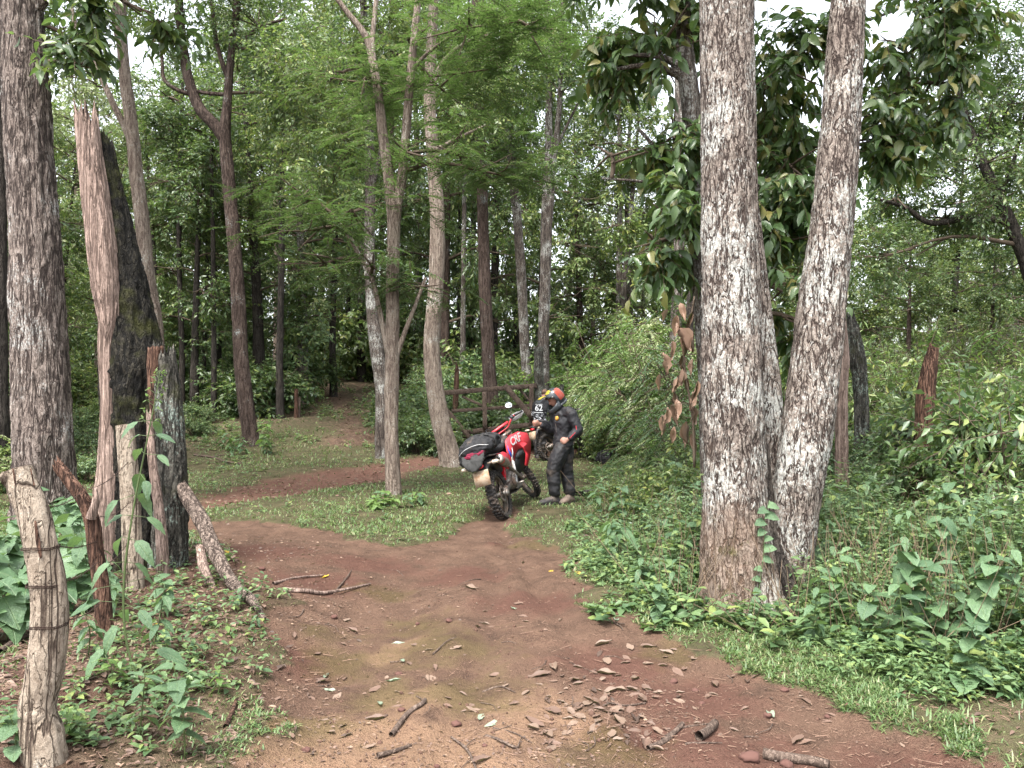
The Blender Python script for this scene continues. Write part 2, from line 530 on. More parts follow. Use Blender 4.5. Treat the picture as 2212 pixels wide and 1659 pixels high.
bank = sig((-1.3 - 0.06 * Y - X) / 0.25) * sstep(9.5, 7.5, Y)
nx, ny = len(gx), len(gy)
I, J = np.meshgrid(np.arange(nx - 1), np.arange(ny - 1))
k0 = (J * nx + I).ravel()
GF = np.stack([k0, k0 + 1, k0 + nx + 1, k0 + nx], -1)

t = NT('earth_and_turf')
pos = t.n('ShaderNodeNewGeometry').outputs['Position']
n_big, n_mid, n_fine, n_grit = t.noise(pos, 0.8, 4), t.noise(pos, 4.5, 5, 0.62), t.noise(pos, 28, 4, 0.65), t.noise(pos, 120, 2, 0.6)
dirt = t.ramp(n_mid, [(0.28, (0.0344, 0.0202, 0.0144)), (0.5, (0.0783, 0.0462, 0.0320)), (0.75, (0.1264, 0.0790, 0.0552))])
dirt = t.mix(t.ramp(n_grit, [(0.42, 0.0), (0.68, 0.7)]), dirt, (0.1445, 0.0932, 0.0656))
dirt = t.mix(t.ramp(n_fine, [(0.25, 0.55), (0.45, 0.0)]), dirt, (0.0275, 0.0151, 0.0112))
ns = t.math('SUBTRACT', n_mid, 0.5)
def soft(a, k=0.8, lo=0.35, hi=0.6):
    return t.ramp(t.math('ADD', t.attr(a), t.math('MULTIPLY', ns, k)), [(lo, 0.0), (hi, 1.0)])
dirt = t.mix(t.math('MULTIPLY', soft('pale', 1.6, .3, .75), 0.75), dirt, t.mix(n_fine, (0.1419, 0.0840, 0.0512), (0.2279, 0.1495, 0.0976)))
dirt = t.mix(t.math('MULTIPLY', soft('red', 1.6, .3, .8), 0.7), dirt, t.mix(n_fine, (0.0516, 0.0210, 0.0152), (0.0989, 0.0479, 0.0368)))
dirt = t.mix(t.math('MULTIPLY', soft('moss', 2.4, .35, .95), 0.6), dirt, t.mix(n_fine, (0.0387, 0.0336, 0.0104), (0.0989, 0.0756, 0.0336)))
turf = t.ramp(n_mid, [(0.3, (0.034, 0.028, 0.017)), (0.5, (0.062, 0.054, 0.030)), (0.7, (0.095, 0.072, 0.045))])
turf = t.mix(t.ramp(n_fine, [(0.45, 0.0), (0.7, 0.5)]), turf, (0.075, 0.088, 0.032))
vl = t.n('ShaderNodeTexVoronoi'); t.l(pos, vl.inputs['Vector']); vl.inputs['Scale'].default_value = 11
sepc = t.n('ShaderNodeSeparateColor'); t.l(vl.outputs['Color'], sepc.inputs[0])
litter = t.ramp(sepc.outputs[0], [(0.0, (0.06, 0.036, 0.027)), (0.4, (0.125, 0.08, 0.058)), (0.8, (0.21, 0.145, 0.105))])
litter = t.mix(t.ramp(vl.outputs['Distance'], [(0.3, 0.0), (0.75, 0.8)]), litter, (0.04, 0.026, 0.019))
wood = t.mix(t.ramp(n_mid, [(0.4, 0.0), (0.6, 1.0)]), litter, (0.05, 0.05, 0.025))
c = t.mix(t.attr('forest'), turf, wood)
c = t.mix(t.attr('trail'), c, t.mix(t.ramp(n_mid, [(0.4, 0.15), (0.62, 0.95)]), dirt, litter))
c = t.mix(t.attr('band'), c, t.mix(t.ramp(n_mid, [(0.45, 0.0), (0.7, 0.6)]), t.mix(0.5, dirt, (0.14, 0.065, 0.05)), litter))
c = t.mix(t.attr('bank'), c, t.mix(t.ramp(n_mid, [(0.4, 0.0), (0.6, 0.8)]), (0.055, 0.028, 0.021), litter))
c = t.mix(t.ramp(t.math('ADD', t.attr('dirt'), t.math('MULTIPLY', ns, 0.7)), [(0.4, 0.0), (0.6, 1.0)]), c, dirt)
rel = t.math('ADD', t.math('MULTIPLY', n_fine, 0.6), t.math('ADD', t.math('MULTIPLY', n_mid, 0.8), t.math('MULTIPLY', n_grit, 0.6)))
GROUND_MAT = t.done(t.bsdf(c, 0.92, 0.12, normal=t.bump(rel, 0.9, 0.035)))
forest = np.clip(sstep(17, 24, Y - 0.4 * np.abs(X)) + sstep(26, 30, Y) + sstep(3.2, 4.5, X - 0.15 * Y) + sstep(6, 9, np.abs(X)), 0, 1)
GA = dict(dirt=dp, band=db, trail=dt, moss=mossm, pale=palem, red=redm, bank=bank, forest=forest)
fd = dp[GF].mean(1); fb = db[GF].mean(1); ft = dt[GF].mean(1)
sel_path = (fd > 0.5) | (fb > 0.5)
sel_trail = (ft > 0.5) & ~sel_path
def ground_piece(name, sel):
    used = np.unique(GF[sel]); remap = np.full(len(X), -1); remap[used] = np.arange(len(used))
    me = mesh_np(name, np.stack([X, Y, Z], -1)[used], remap[GF[sel]], attrs={k: v[used] for k, v in GA.items()})
    o = add(name, me, GROUND_MAT); o['kind'] = 'structure'
    return o
ground_piece('ground', ~(sel_path | sel_trail))
ground_piece('dirt_path', sel_path)
ground_piece('forest_trail', sel_trail)
# ------------------------------------------------------------------ leaves, twigs, trunks
LEAF_DIAMOND = (np.array([[0, 0, 0], [.42, -.5, .07], [1, 0, -.05], [.42, .5, .07]]), [np.array([[0, 1, 2], [0, 2, 3]])])
LEAF_LONG = (np.array([[0, 0, 0], [.3, -.5, .05], [.7, -.36, .0], [1, 0, -.16], [.7, .36, .0], [.3, .5, .05], [.5, 0, -.02]]),
             [np.array([[0, 1, 6], [1, 2, 6], [2, 3, 6], [3, 4, 6], [4, 5, 6], [5, 0, 6]])])
LEAF_OVATE = (np.array([[0, 0, 0], [.12, -.27, .03], [.35, -.5, .08], [.68, -.36, .03], [1, 0, -.2], [.68, .36, .03], [.35, .5, .08], [.12, .27, .03], [.35, 0, 0], [.68, 0, -.05]]),
              [np.array([[0, 1, 8], [8, 7, 0], [4, 5, 9], [9, 3, 4]]), np.array([[1, 2, 3, 9], [9, 5, 6, 8]]), np.array([[1, 9, 8], [8, 6, 7]])])

def leaf_inst(tmpl, pos, ax, nr, L, W, rng):
    tv, tf = tmpl
    ax = norm(ax); sd_ = norm(np.cross(nr, ax)); nr = np.cross(ax, sd_)
    L = np.broadcast_to(np.asarray(L, float), (len(pos),)); W = np.broadcast_to(np.asarray(W, float), (len(pos),))
    V = pos[:, None] + tv[None, :, :1] * (L[:, None, None] * ax[:, None]) + tv[None, :, 1:2] * (W[:, None, None] * sd_[:, None]) + tv[None, :, 2:] * (L[:, None, None] * nr[:, None])
    k = len(tv); off = (np.arange(len(pos)) * k)[:, None, None]
    r = rng.random(len(pos))
    Fs, R = [], []
    for f in tf:
        Fs.append((f[None] + off).reshape(-1, f.shape[1])); R.append(np.repeat(r, len(f)))
    return V.reshape(-1, 3), Fs, np.concatenate(R)

def segs(A, B, ra, rb):
    """many thin three-sided twigs"""
    A = np.asarray(A, float); B = np.asarray(B, float)
    T = norm(B - A); ref = np.where(np.abs(T[:, 2:]) < .9, np.array([[0, 0, 1.]]), np.array([[1., 0, 0]]))
    N = norm(np.cross(T, ref)); M = np.cross(T, N)
    ra = np.broadcast_to(ra, (len(A),))[:, None]; rb = np.broadcast_to(rb, (len(A),))[:, None]
    vs = []
    for Q, r in ((A, ra), (B, rb)):
        for a in (0, 2.094, 4.189):
            vs.append(Q + r * (math.cos(a) * N + math.sin(a) * M))
    V = np.stack(vs, 1).reshape(-1, 3)
    o = (np.arange(len(A)) * 6)[:, None, None]
    f = np.array([[0, 1, 4, 3], [1, 2, 5, 4], [2, 0, 3, 5]])
    return V, (f[None] + o).reshape(-1, 4)

def rand_dir(rng, n):
    v = rng.normal(size=(n, 3)); return norm(v)

def foliage(rng, blobs, size, per=9, tw=5.0, ratio=0.45, tmpl=LEAF_DIAMOND, droop=0.5, flat=0.0):
    """blobs: rows of centre(3), radii(3), twig count. Leaves sit along twigs that point outward and sag."""
    O, D = [], []
    for b in blobs:
        n = int(b[6])
        if n <= 0: continue
        sub = max(1, n // 14)
        dd = rand_dir(rng, sub); rr = rng.random(sub) ** .45
        cc = dd * rr[:, None]                                     # clumps inside the blob, so gaps stay between them
        pick = rng.integers(0, sub, n)
        o = cc[pick] + rand_dir(rng, n) * (rng.random(n)[:, None] ** .5) * .30
        O.append(np.array(b[:3]) + o * np.array(b[3:6]))
        D.append(norm(norm(o * [1, 1, .6]) * .7 + rand_dir(rng, n) * .8 + np.array([0, 0, -.35 * droop])))
    O = np.concatenate(O); D = np.concatenate(D)
    if flat: D[:, 2] *= (1 - flat); D = norm(D)
    n = len(O); L = size * tw * rng.uniform(.6, 1.3, n)
    E = O + D * L[:, None]; E[:, 2] -= droop * .12 * L
    t = (np.arange(per)[None] + rng.random((n, per)) * .7) / per
    pos = O[:, None] + (E - O)[:, None] * t[..., None]
    sd_ = norm(np.cross(D, np.array([0, 0, 1.]) + rng.normal(0, .3, (n, 3))))
    sgn = np.where(np.arange(per) % 2, 1., -1.)[None, :, None]
    ax = D[:, None] * .6 + sd_[:, None] * sgn * .9 + rng.normal(0, .35, (n, per, 3)) + np.array([0, 0, -droop])
    nr = np.array([0, 0, 1.]) + rng.normal(0, .55, (n, per, 3)) + D[:, None] * .3
    k = n * per
    sz = size * rng.uniform(.55, 1.25, k)
    V, F, R = leaf_inst(tmpl, pos.reshape(k, 3), ax.reshape(k, 3), nr.reshape(k, 3), sz, sz * ratio * rng.uniform(.8, 1.2, k), rng)
    return (V, F, R), (O, E)

def fronds(rng, blobs, flen=.5, pairs=11, lw=.013, ll=.075):
    """feathery sprays held in flat tiers"""
    O, D = [], []
    for b in blobs:
        n = int(b[6]); sub = max(1, n // 5)
        cc = rand_dir(rng, sub) * (rng.random(sub)[:, None] ** .4)
        ang = rng.random(sub) * 6.28
        pick = rng.integers(0, sub, n)
        along = rng.random(n) - .3
        hd = np.stack([np.cos(ang), np.sin(ang), np.zeros(sub)], -1)[pick]
        sdv = np.stack([-hd[:, 1], hd[:, 0], np.zeros(n)], -1) * np.where(rng.random(n) < .5, 1, -1)[:, None]
        O.append(np.array(b[:3]) + cc[pick] * np.array(b[3:6]) + hd * along[:, None] * flen * 2.2 + rng.normal(0, .06, (n, 3)))
        D.append(norm(hd * .7 + sdv * rng.uniform(.3, 1.1, (n, 1)) + np.stack([np.zeros(n), np.zeros(n), rng.uniform(-.45, .2, n)], -1)))
    O = np.concatenate(O); D = np.concatenate(D); n = len(O)
    L = flen * rng.uniform(.6, 1.2, n)
    E = O + D * L[:, None] - np.array([0, 0, .1]) * L[:, None]
    t = (np.arange(pairs) + .6) / pairs
    sag = -.25 * (t ** 2)
    pos = O[:, None] + (D * L[:, None])[:, None] * t[None, :, None] + np.array([0, 0, 1.]) * (sag[None, :, None] * L[:, None, None])
    sdv = norm(np.cross(D, np.array([0, 0, 1.])))
    out = []
    for s in (-1, 1):
        ax = sdv[:, None] * s + D[:, None] * .45 + rng.normal(0, .08, (n, pairs, 3)) + np.array([0, 0, -.15])
        nr = np.array([0, 0, 1.]) + rng.normal(0, .2, (n, pairs, 3))
        sz = ll * np.sin(np.clip(t * 2.6 + .4, 0, 3.1))[None] * rng.uniform(.8, 1.2, (n, 1)) + .01
        out.append((pos.reshape(-1, 3), ax.reshape(-1, 3), nr.reshape(-1, 3), sz.ravel()))
    p, a, r, s = [np.concatenate(q) for q in zip(*out)]
    V, F, R = leaf_inst(LEAF_DIAMOND, p, a, r, s, np.full(len(s), lw * 2), rng)
    R = np.clip(R * .5 + np.repeat(np.tile(np.repeat(rng.random(n), pairs), 2), 2) * .5, 0, 1)
    return (V, F, R), (O, E)

def bark_tube(pts, radii, seg=24, dz=.06, style='ridge', seed=0, amp=.12, flare=0.0, cells=None):
    """trunk or limb with real bark relief; returns V, F, bh"""
    pts = np.asarray(pts, float); radii = np.asarray(radii, float)
    Lc = np.concatenate([[0], np.cumsum(np.linalg.norm(np.diff(pts, axis=0), axis=1))])
    n = max(4, int(Lc[-1] / dz))
    C = catmull(pts, 400); s = np.concatenate([[0], np.cumsum(np.linalg.norm(np.diff(C, axis=0), axis=1))])
    si = np.linspace(0, s[-1], n)
    C = np.stack([np.interp(si, s, C[:, k]) for k in range(3)], -1)
    R = np.interp(np.interp(si, s, np.linspace(0, len(pts) - 1, 400)), np.arange(len(pts)), radii)
    rm = float(np.mean(radii))
    th = np.linspace(0, 2 * math.pi, seg, endpoint=False)
    TH, S = np.meshgrid(th, si)
    k_ = max(2.0, rm * 26)
    wob = fbm(np.cos(TH) * 2 + seed, np.sin(TH) * 2, S * 3, seed=seed, octv=2)
    rid = fbm(np.cos(TH) * k_ + seed + .5 * wob, np.sin(TH) * k_, S * (7.0 if style == 'plate' else 3.0) + .5 * wob, seed=seed, octv=3)
    bh = np.clip(1.0 - 1.7 * np.abs(rid), 0, 1)
    lump = fbm(np.cos(TH) * 1.3 + 5, np.sin(TH) * 1.3, S * 1.6, seed=seed + 3, octv=3)
    off = R[:, None] * (amp * .55 * (bh - .6) + .07 * lump)
    if flare:
        fl = np.exp(-S / (rm * 1.6)) * flare
        off = off + R[:, None] * fl * (.55 + .45 * np.cos(TH * 4 + seed) + .3 * lump)
    T, N, B = frames(C)
    V = C[:, None] + (R[:, None] + off)[..., None] * (np.cos(th)[None, :, None] * N[:, None] + np.sin(th)[None, :, None] * B[:, None])
    V = V.reshape(-1, 3); bh = bh.ravel()
    i = np.arange(n - 1)[:, None] * seg; j = np.arange(seg)[None]
    F = np.stack([i + j, i + (j + 1) % seg, i + seg + (j + 1) % seg, i + seg + j], -1).reshape(-1, 4)
    k = len(V); V = np.vstack([V, C[-1]]); bh = np.append(bh, .4)
    a = np.arange(seg); e0 = (n - 1) * seg
    return V, [F, np.stack([np.full(seg, k), e0 + a, e0 + (a + 1) % seg], -1)], bh

# bark and leaf materials
B_TWIN = bark_mat('bark_plated_grey', (0.037, 0.027, 0.023), (0.138, 0.110, 0.094), (0.276, 0.241, 0.207), (0.414, 0.423, 0.396), .50, 21, .22, .10, foot=(1.1, (0.184, 0.118, 0.079)), soft=.80, bumps=1.0)
B_BIG = bark_mat('bark_ridged_brown', (0.034, 0.026, 0.023), (0.128, 0.101, 0.087), (0.261, 0.220, 0.193), (0.399, 0.408, 0.389), .28, 17, .11, .13, soft=.80, bumps=1.0)
B_RED = bark_mat('bark_red_brown', (0.017, 0.012, 0.010), (0.054, 0.037, 0.030), (0.104, 0.079, 0.066), (0.282, 0.333, 0.329), .06, 15, .12, .12)
B_PALE = bark_mat('bark_pale_grey', (0.061, 0.046, 0.037), (0.147, 0.113, 0.091), (0.264, 0.222, 0.181), (0.365, 0.375, 0.345), .16, 18, .14, .10, soft=.5)
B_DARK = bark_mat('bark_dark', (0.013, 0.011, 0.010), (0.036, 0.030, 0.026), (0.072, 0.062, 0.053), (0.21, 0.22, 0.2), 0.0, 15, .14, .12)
B_MOTTLE = bark_mat('bark_mottled_lichen', (0.025, 0.021, 0.018), (0.078, 0.062, 0.053), (0.161, 0.138, 0.118), (0.356, 0.368, 0.345), .44, 15, .16, .12)
TWIG = plain('twig_bark', (0.09, 0.068, 0.05), .85, .15)
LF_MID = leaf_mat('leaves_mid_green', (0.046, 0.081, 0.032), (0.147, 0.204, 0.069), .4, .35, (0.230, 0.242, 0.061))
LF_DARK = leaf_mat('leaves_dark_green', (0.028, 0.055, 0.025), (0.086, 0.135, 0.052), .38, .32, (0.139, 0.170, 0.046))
LF_BROAD = leaf_mat('leaves_broad_glossy', (0.028, 0.058, 0.023), (0.084, 0.135, 0.048), .34, .3, (0.174, 0.150, 0.046))
LF_FEATH = leaf_mat('leaves_feathery', (0.021, 0.048, 0.023), (0.063, 0.107, 0.045), .5, .33, (0.085, 0.131, 0.045))
LF_OLIVE_HAZE = leaf_mat('leaves_olive_haze_pale', (0.102, 0.138, 0.069), (0.261, 0.294, 0.144), .42, .35)  # olive foliage, lightened in its colour to stand in for distance haze
LF_LIME = leaf_mat('leaves_lime', (0.05, 0.105, 0.024), (0.135, 0.215, 0.055), .42, .38, (0.22, 0.27, 0.06))
LF_FRESH = leaf_mat('leaves_fresh_feathery', (0.055, 0.105, 0.034), (0.14, 0.21, 0.068), .45, .38, (0.18, 0.24, 0.06))
LF_COVER = leaf_mat('leaves_ground_cover', (0.039, 0.081, 0.037), (0.123, 0.185, 0.078), .4, .30, (0.195, 0.235, 0.072))
LF_GRASS = leaf_mat('grass_blades', (0.044, 0.085, 0.030), (0.115, 0.178, 0.063), .5, .33, (0.230, 0.218, 0.115))
LF_DEAD = leaf_mat('leaves_dead_brown', (0.043, 0.027, 0.020), (0.137, 0.085, 0.062), .65, .1, (0.209, 0.141, 0.096))
LF_BAMBOO = leaf_mat('leaves_bamboo', (0.032, 0.048, 0.022), (0.100, 0.117, 0.050), .42, .35, (0.181, 0.156, 0.072))

def pxline(pts, d, dd=None):
    """[(px, py, width px)] at depth d -> points and radii in metres; dd adds depth per point"""
    o, r = [], []
    for k, (px, py, w) in enumerate(pts):
        q = d + (dd[k] if dd else 0)
        o.append(P(px, py, q)); r.append(w * PXM(q) / 2)
    return np.array(o), np.array(r)

TWM = 2.4
def pxblobs(bl, d):
    """(px, py, rx, ry, depth radius m, depth offset m, twigs)"""
    out = []
    for px, py, rx, ry, rd, do, n in bl:
        c = P(px, py, d + do); m = PXM(d + do)
        out.append((*c, rx * m, rd, ry * m, n * TWM))
    return out

def reach(rng, trunk_pts, blobs, r=.035):
    """limbs from the trunk to each leafy mass, and thinner ones inside it"""
    pieces = []
    tp = np.asarray(trunk_pts)
    for b in blobs:
        c = np.array(b[:3]); low = tp[tp[:, 2] < c[2] + .3]
        if len(low) == 0: low = tp
        dist = np.linalg.norm(low - c, axis=1); a = low[np.argmin(dist)]
        L = np.linalg.norm(c - a)
        m = (a + c) / 2 + np.array([rng.normal(0, .07), rng.normal(0, .07), .10]) * L
        pieces.append(tube([a, m, c], [r * (.6 + .2 * L), r * .7, r * .4], 6, 9))
        for q in range(5):
            e = c + rand_dir(rng, 1)[0] * np.array(b[3:6]) * .85
            s0 = m + (c - m) * rng.random()
            pieces.append(tube([s0, (s0 + e) / 2 + rng.normal(0, .06, 3) * L * .4, e], [r * .45, r * .3, r * .12], 5, 6))
    return pieces

def make_tree(name, label, d, stem, limbs=(), blobs=(), leaf='mid', size=.12, per=11, bark=None, lmat=None, seg=20, dz=.08, style='ridge', amp=.12,
              seed=1, flare=.25, group=None, cat='tree', dd=None, tmpl=LEAF_DIAMOND, droop=.5, ratio=.45, twk=5., wob=True):
    rng = np.random.default_rng(seed)
    sp, sr = pxline(stem, d, dd)
    base = sp[0].copy(); base[2] = H(base[0], base[1])
    sp = np.vstack([[base[0] - (sp[1][0] - sp[0][0]) * .05, base[1], base[2] - .12], sp]) if sp[0][2] > base[2] - .1 else sp
    if len(sp) > len(sr): sr = np.concatenate([[sr[0] * 1.06], sr])
    t = thing(name, label, cat, base, group)
    mb = MB()
    V, F, bh = bark_tube(sp, sr, seg, dz, style, seed, amp, flare)
    mb.put(V, F, bh=bh)
    allp = [catmull(sp, 40)]
    for k, lb in enumerate(limbs):
        lp, lr = pxline([q[:3] for q in lb], d, [q[3] if len(q) > 3 else 0 for q in lb])
        V, F, bh = bark_tube(lp, lr, max(8, seg // 2), dz, style, seed + 7 * k + 1, amp)
        mb.put(V, F, bh=bh); allp.append(catmull(lp, 30))
    allp = np.concatenate(allp)
    bl = pxblobs(blobs, d)
    V, F = mb.get()
    part('trunk', V, F, bark, t, attrs=mb.attrs())
    if bl:
        if leaf == 'feather':
            (V, F, R), (O, E) = fronds(rng, bl, size, lw=size * .026, ll=size * .17)
        else:
            (V, F, R), (O, E) = foliage(rng, bl, size, per, tw=twk, tmpl=tmpl, droop=droop, ratio=ratio)
        cr = part('crown', V, F, lmat, t, rnd=R, smooth=False)
        mb = MB()
        for v, f in reach(rng, allp, bl, .03 + .001 * d): mb.put(v, f)
        rt = .0035 if leaf == 'feather' else size * .035
        mb.put(*segs(O, E, rt, rt * .4))
        V, F = mb.get()
        part('branches', V, F, TWIG, t)['kind'] = 'stuff'
    return t

# ------------------------------------------------------------------ the trees one can tell apart
# twin trunks by the path
tb = G(1612, 1318); TD = float(tb[1]) + .12
tw = thing('twin_trunk_tree', 'tall grey tree forking at the ground into thick plated lichen covered trunks', 'tree', (tb[0], TD, H(tb[0], TD)))
def twin_stem(pts, dd, seed, seg, flare, name='trunk'):
    p, r = pxline(pts, TD, dd)
    V, F, bh = bark_tube(p, r, seg, .02, 'plate', seed, .10, flare)
    return part(name, V, F, B_TWIN, tw, attrs={'bh': bh})
twin_stem([(1604, 1352, 178), (1597, 1270, 154), (1588, 1150, 136), (1586, 1000, 131), (1581, 800, 126), (1577, 500, 120), (1571, 200, 116), (1569, -50, 113), (1562, -420, 104), (1552, -800, 90)], [0] * 10, 3, 116, .22)
twin_stem([(1712, 1330, 84), (1710, 1210, 82), (1724, 1050, 100), (1746, 900, 106), (1772, 700, 99), (1797, 480, 91), (1818, 220, 80), (1832, -20, 72), (1856, -420, 62), (1876, -760, 50)], [.10, .08, .06, .05, .05, .05, .08, .1, .2, .3], 8, 96, .2)
twin_stem([(1676, 1300, 50), (1676, 1150, 46), (1674, 1000, 44), (1668, 850, 40), (1652, 700, 36), (1630, 520, 34), (1606, 300, 32), (1580, 0, 30)], [.36, .4, .45, .5, .58, .66, .8, 1.0], 5, 70, .1)
# buttress root between the stems; its dark bark also paints the gap's shade
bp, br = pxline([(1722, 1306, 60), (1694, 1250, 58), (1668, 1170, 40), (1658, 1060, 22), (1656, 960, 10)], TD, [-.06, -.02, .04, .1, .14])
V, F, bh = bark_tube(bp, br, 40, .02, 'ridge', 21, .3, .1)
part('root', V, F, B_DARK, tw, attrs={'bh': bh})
for s_, pts in enumerate([[(1560, 1310, 50), (1535, 1335, 34), (1510, 1352, 14)], [(1640, 1330, 50), (1655, 1350, 36), (1668, 1372, 16)], [(1735, 1290, 40), (1762, 1305, 28), (1790, 1318, 12)]]):
    p, r = pxline(pts, TD, [0, -.1, -.2]); p[:, 2] -= .03
    V, F, bh = bark_tube(p, r, 24, .02, 'ridge', 40 + s_, .25)
    part('root', V, F, B_TWIN, tw, attrs={'bh': bh})
rng = np.random.default_rng(77)
tbl = pxblobs([(1500, -760, 600, 260, 2.0, .5, 130), (1950, -780, 500, 260, 2.0, .8, 120)], TD)
(V, F, R), (O, E) = foliage(rng, tbl, .14, 9, tmpl=LEAF_DIAMOND)
part('crown', V, F, LF_MID, tw, rnd=R, smooth=False)
mb = MB(); [mb.put(*q) for q in reach(rng, np.array([P(1553, -760, TD), P(1562, -420, TD), P(1868, -620, TD + .2)]), tbl, .05)]
part('branches', *mb.get(), TWIG, tw)

# the big straight trunk on the left
make_tree('forest_tree', 'massive straight tree with ridged brown bark beside the weathered snag', 10.0,
          [(96, 1110, 128), (98, 1060, 118), (92, 900, 112), (84, 700, 106), (72, 450, 98), (56, 200, 92), (38, -30, 84), (14, -420, 74), (0, -700, 60)],
          limbs=[[(50, 60, 40), (95, 0, 24), (170, -60, 16), (260, -80, 9)], [(40, -100, 36), (180, -180, 24), (300, -150, 10)]],
          blobs=[(215, 45, 60, 40, .5, .2, 22), (165, 95, 30, 35, .4, .1, 9), (185, 140, 26, 26, .3, 0, 6), (305, 25, 35, 22, .4, .3, 8), (100, -480, 500, 200, 2.5, 0, 110)],
          size=.2, per=7, bark=B_BIG, lmat=LF_DARK, seg=84, dz=.03, style='ridge', amp=.13, seed=4, flare=.12, tmpl=LEAF_OVATE, twk=3.0, droop=.6)
# slim tree behind the snag
make_tree('forest_tree', 'slim grey brown tree forking low behind the weathered snag', 12.0,
          [(352, 1010, 34), (345, 850, 33), (335, 690, 30), (318, 590, 30), (308, 480, 30), (295, 380, 28), (284, 270, 26), (268, 150, 24), (260, 0, 22), (250, -300, 16)],
          limbs=[[(288, 320, 16), (272, 280, 15), (240, 215, 13), (208, 145, 12, .2), (180, 110, 11, .3), (160, 40, 9, .4), (140, -60, 7, .5)], [(216, 165, 9, .2), (198, 100, 8, .2), (200, 20, 7, .2), (195, -80, 5, .2)], [(268, 120, 15), (248, 50, 12), (240, -60, 9)]],
          blobs=[(170, -120, 200, 110, 1.5, .5, 120), (330, -160, 150, 110, 1.5, 0, 80)],
          size=.1, bark=B_PALE, lmat=LF_MID, seg=36, dz=.05, seed=6, flare=.1)
# red-brown tree left of the trail
make_tree('forest_tree', 'dark red brown tree splitting into pale upper limbs beside the leafy trail', 19.3,
          [(546, 968, 44), (541, 940, 36), (530, 860, 33), (520, 760, 31), (512, 600, 30), (502, 480, 28), (492, 370, 27), (486, 290, 25), (490, 235, 20), (494, 180, 17), (502, 90, 15), (512, 0, 14), (522, -250, 11)],
          limbs=[[(486, 300, 26), (462, 268, 25), (432, 235, 23), (410, 180, 21), (398, 120, 20), (388, 30, 18), (384, -80, 15)], [(492, 165, 13), (478, 130, 10), (464, 70, 9), (456, -20, 8)],
                 [(420, 205, 10), (385, 195, 9), (355, 172, 8), (350, 130, 7), (344, 60, 5)], [(492, 205, 9), (440, 200, 8), (400, 190, 6)], [(500, 110, 9), (560, 60, 7), (620, 40, 5)]],
          blobs=[(560, 60, 90, 80, 2, .5, 190), (620, 150, 70, 60, 1.5, .6, 120), (350, 60, 40, 55, 1.2, 0, 40), (430, -80, 200, 90, 2, 0, 200), (640, 230, 60, 40, 1, .5, 60)],
          size=.12, bark=B_RED, lmat=LF_DARK, seg=30, dz=.07, seed=9, flare=.12)
# pale forked tree in the middle of the turf
make_tree('forest_tree', 'pale forked tree with a tuft of weeds at its foot on the turf', 12.2,
          [(851, 1085, 36), (849, 1040, 32), (846, 950, 30), (846, 850, 31), (848, 720, 30), (848, 600, 28), (850, 500, 29), (852, 440, 33)],
          limbs=[[(850, 470, 27), (840, 390, 24), (828, 300, 22), (818, 210, 20), (806, 140, 18), (790, 80, 15), (745, 20, 12), (700, -40, 9)], [(853, 460, 24), (868, 390, 21), (876, 300, 20), (884, 200, 19), (892, 110, 17), (903, 0, 14), (915, -150, 10)],
                 [(808, 150, 12), (805, 80, 11), (815, -20, 9)], [(844, 790, 15), (832, 730, 13), (818, 660, 11), (800, 590, 10, .1), (780, 560, 7, .2), (735, 480, 5, .3)], [(852, 780, 13), (870, 730, 11), (893, 670, 9), (920, 600, 7, .2)],
                 [(888, 150, 9), (930, 110, 7), (990, 70, 5, -.3), (1080, 40, 3, -.5)]],
          blobs=[(1010, 60, 170, 90, 1.4, -.6, 95), (880, 330, 140, 60, 1.2, -.3, 40), (760, 450, 150, 60, 1.4, -.2, 50), (650, 500, 110, 50, 1.2, -.4, 36), (1010, 340, 150, 60, 1.3, -.2, 50), (690, 575, 110, 30, 1.2, -.3, 16),
                 (1160, 70, 150, 90, 1.4, -.3, 90), (950, 190, 220, 80, 1.4, .3, 85), (1090, 380, 80, 44, .9, -.2, 32), (800, 570, 60, 30, .8, -.3, 16), (900, 620, 90, 30, .9, .2, 24), (780, 180, 100, 80, 1.2, .2, 50), (640, 420, 80, 50, 1.0, .3, 24)],
          leaf='feather', size=.52, bark=B_PALE, lmat=LF_FEATH, seg=40, dz=.04, seed=12, flare=.15, amp=.08)
# mottled tree just behind it
make_tree('forest_tree', 'leaning dark tree mottled with white lichen behind the pale forked tree', 18.0,
          [(828, 868, 34), (824, 830, 30), (812, 740, 30), (803, 650, 26), (798, 540, 24), (800, 400, 22), (797, 270, 20), (790, 120, 17), (780, -80, 13)],
          limbs=[[(800, 600, 10), (780, 560, 9), (755, 510, 8), (728, 475, 6)], [(800, 430, 9), (815, 360, 8), (826, 300, 6)]],
          blobs=[(720, 330, 110, 90, 1.8, .5, 150), (700, 180, 120, 90, 1.8, .4, 160), (820, 30, 110, 80, 1.6, .4, 120)],
          size=.12, bark=B_MOTTLE, lmat=LF_MID, seg=26, dz=.06, seed=15)
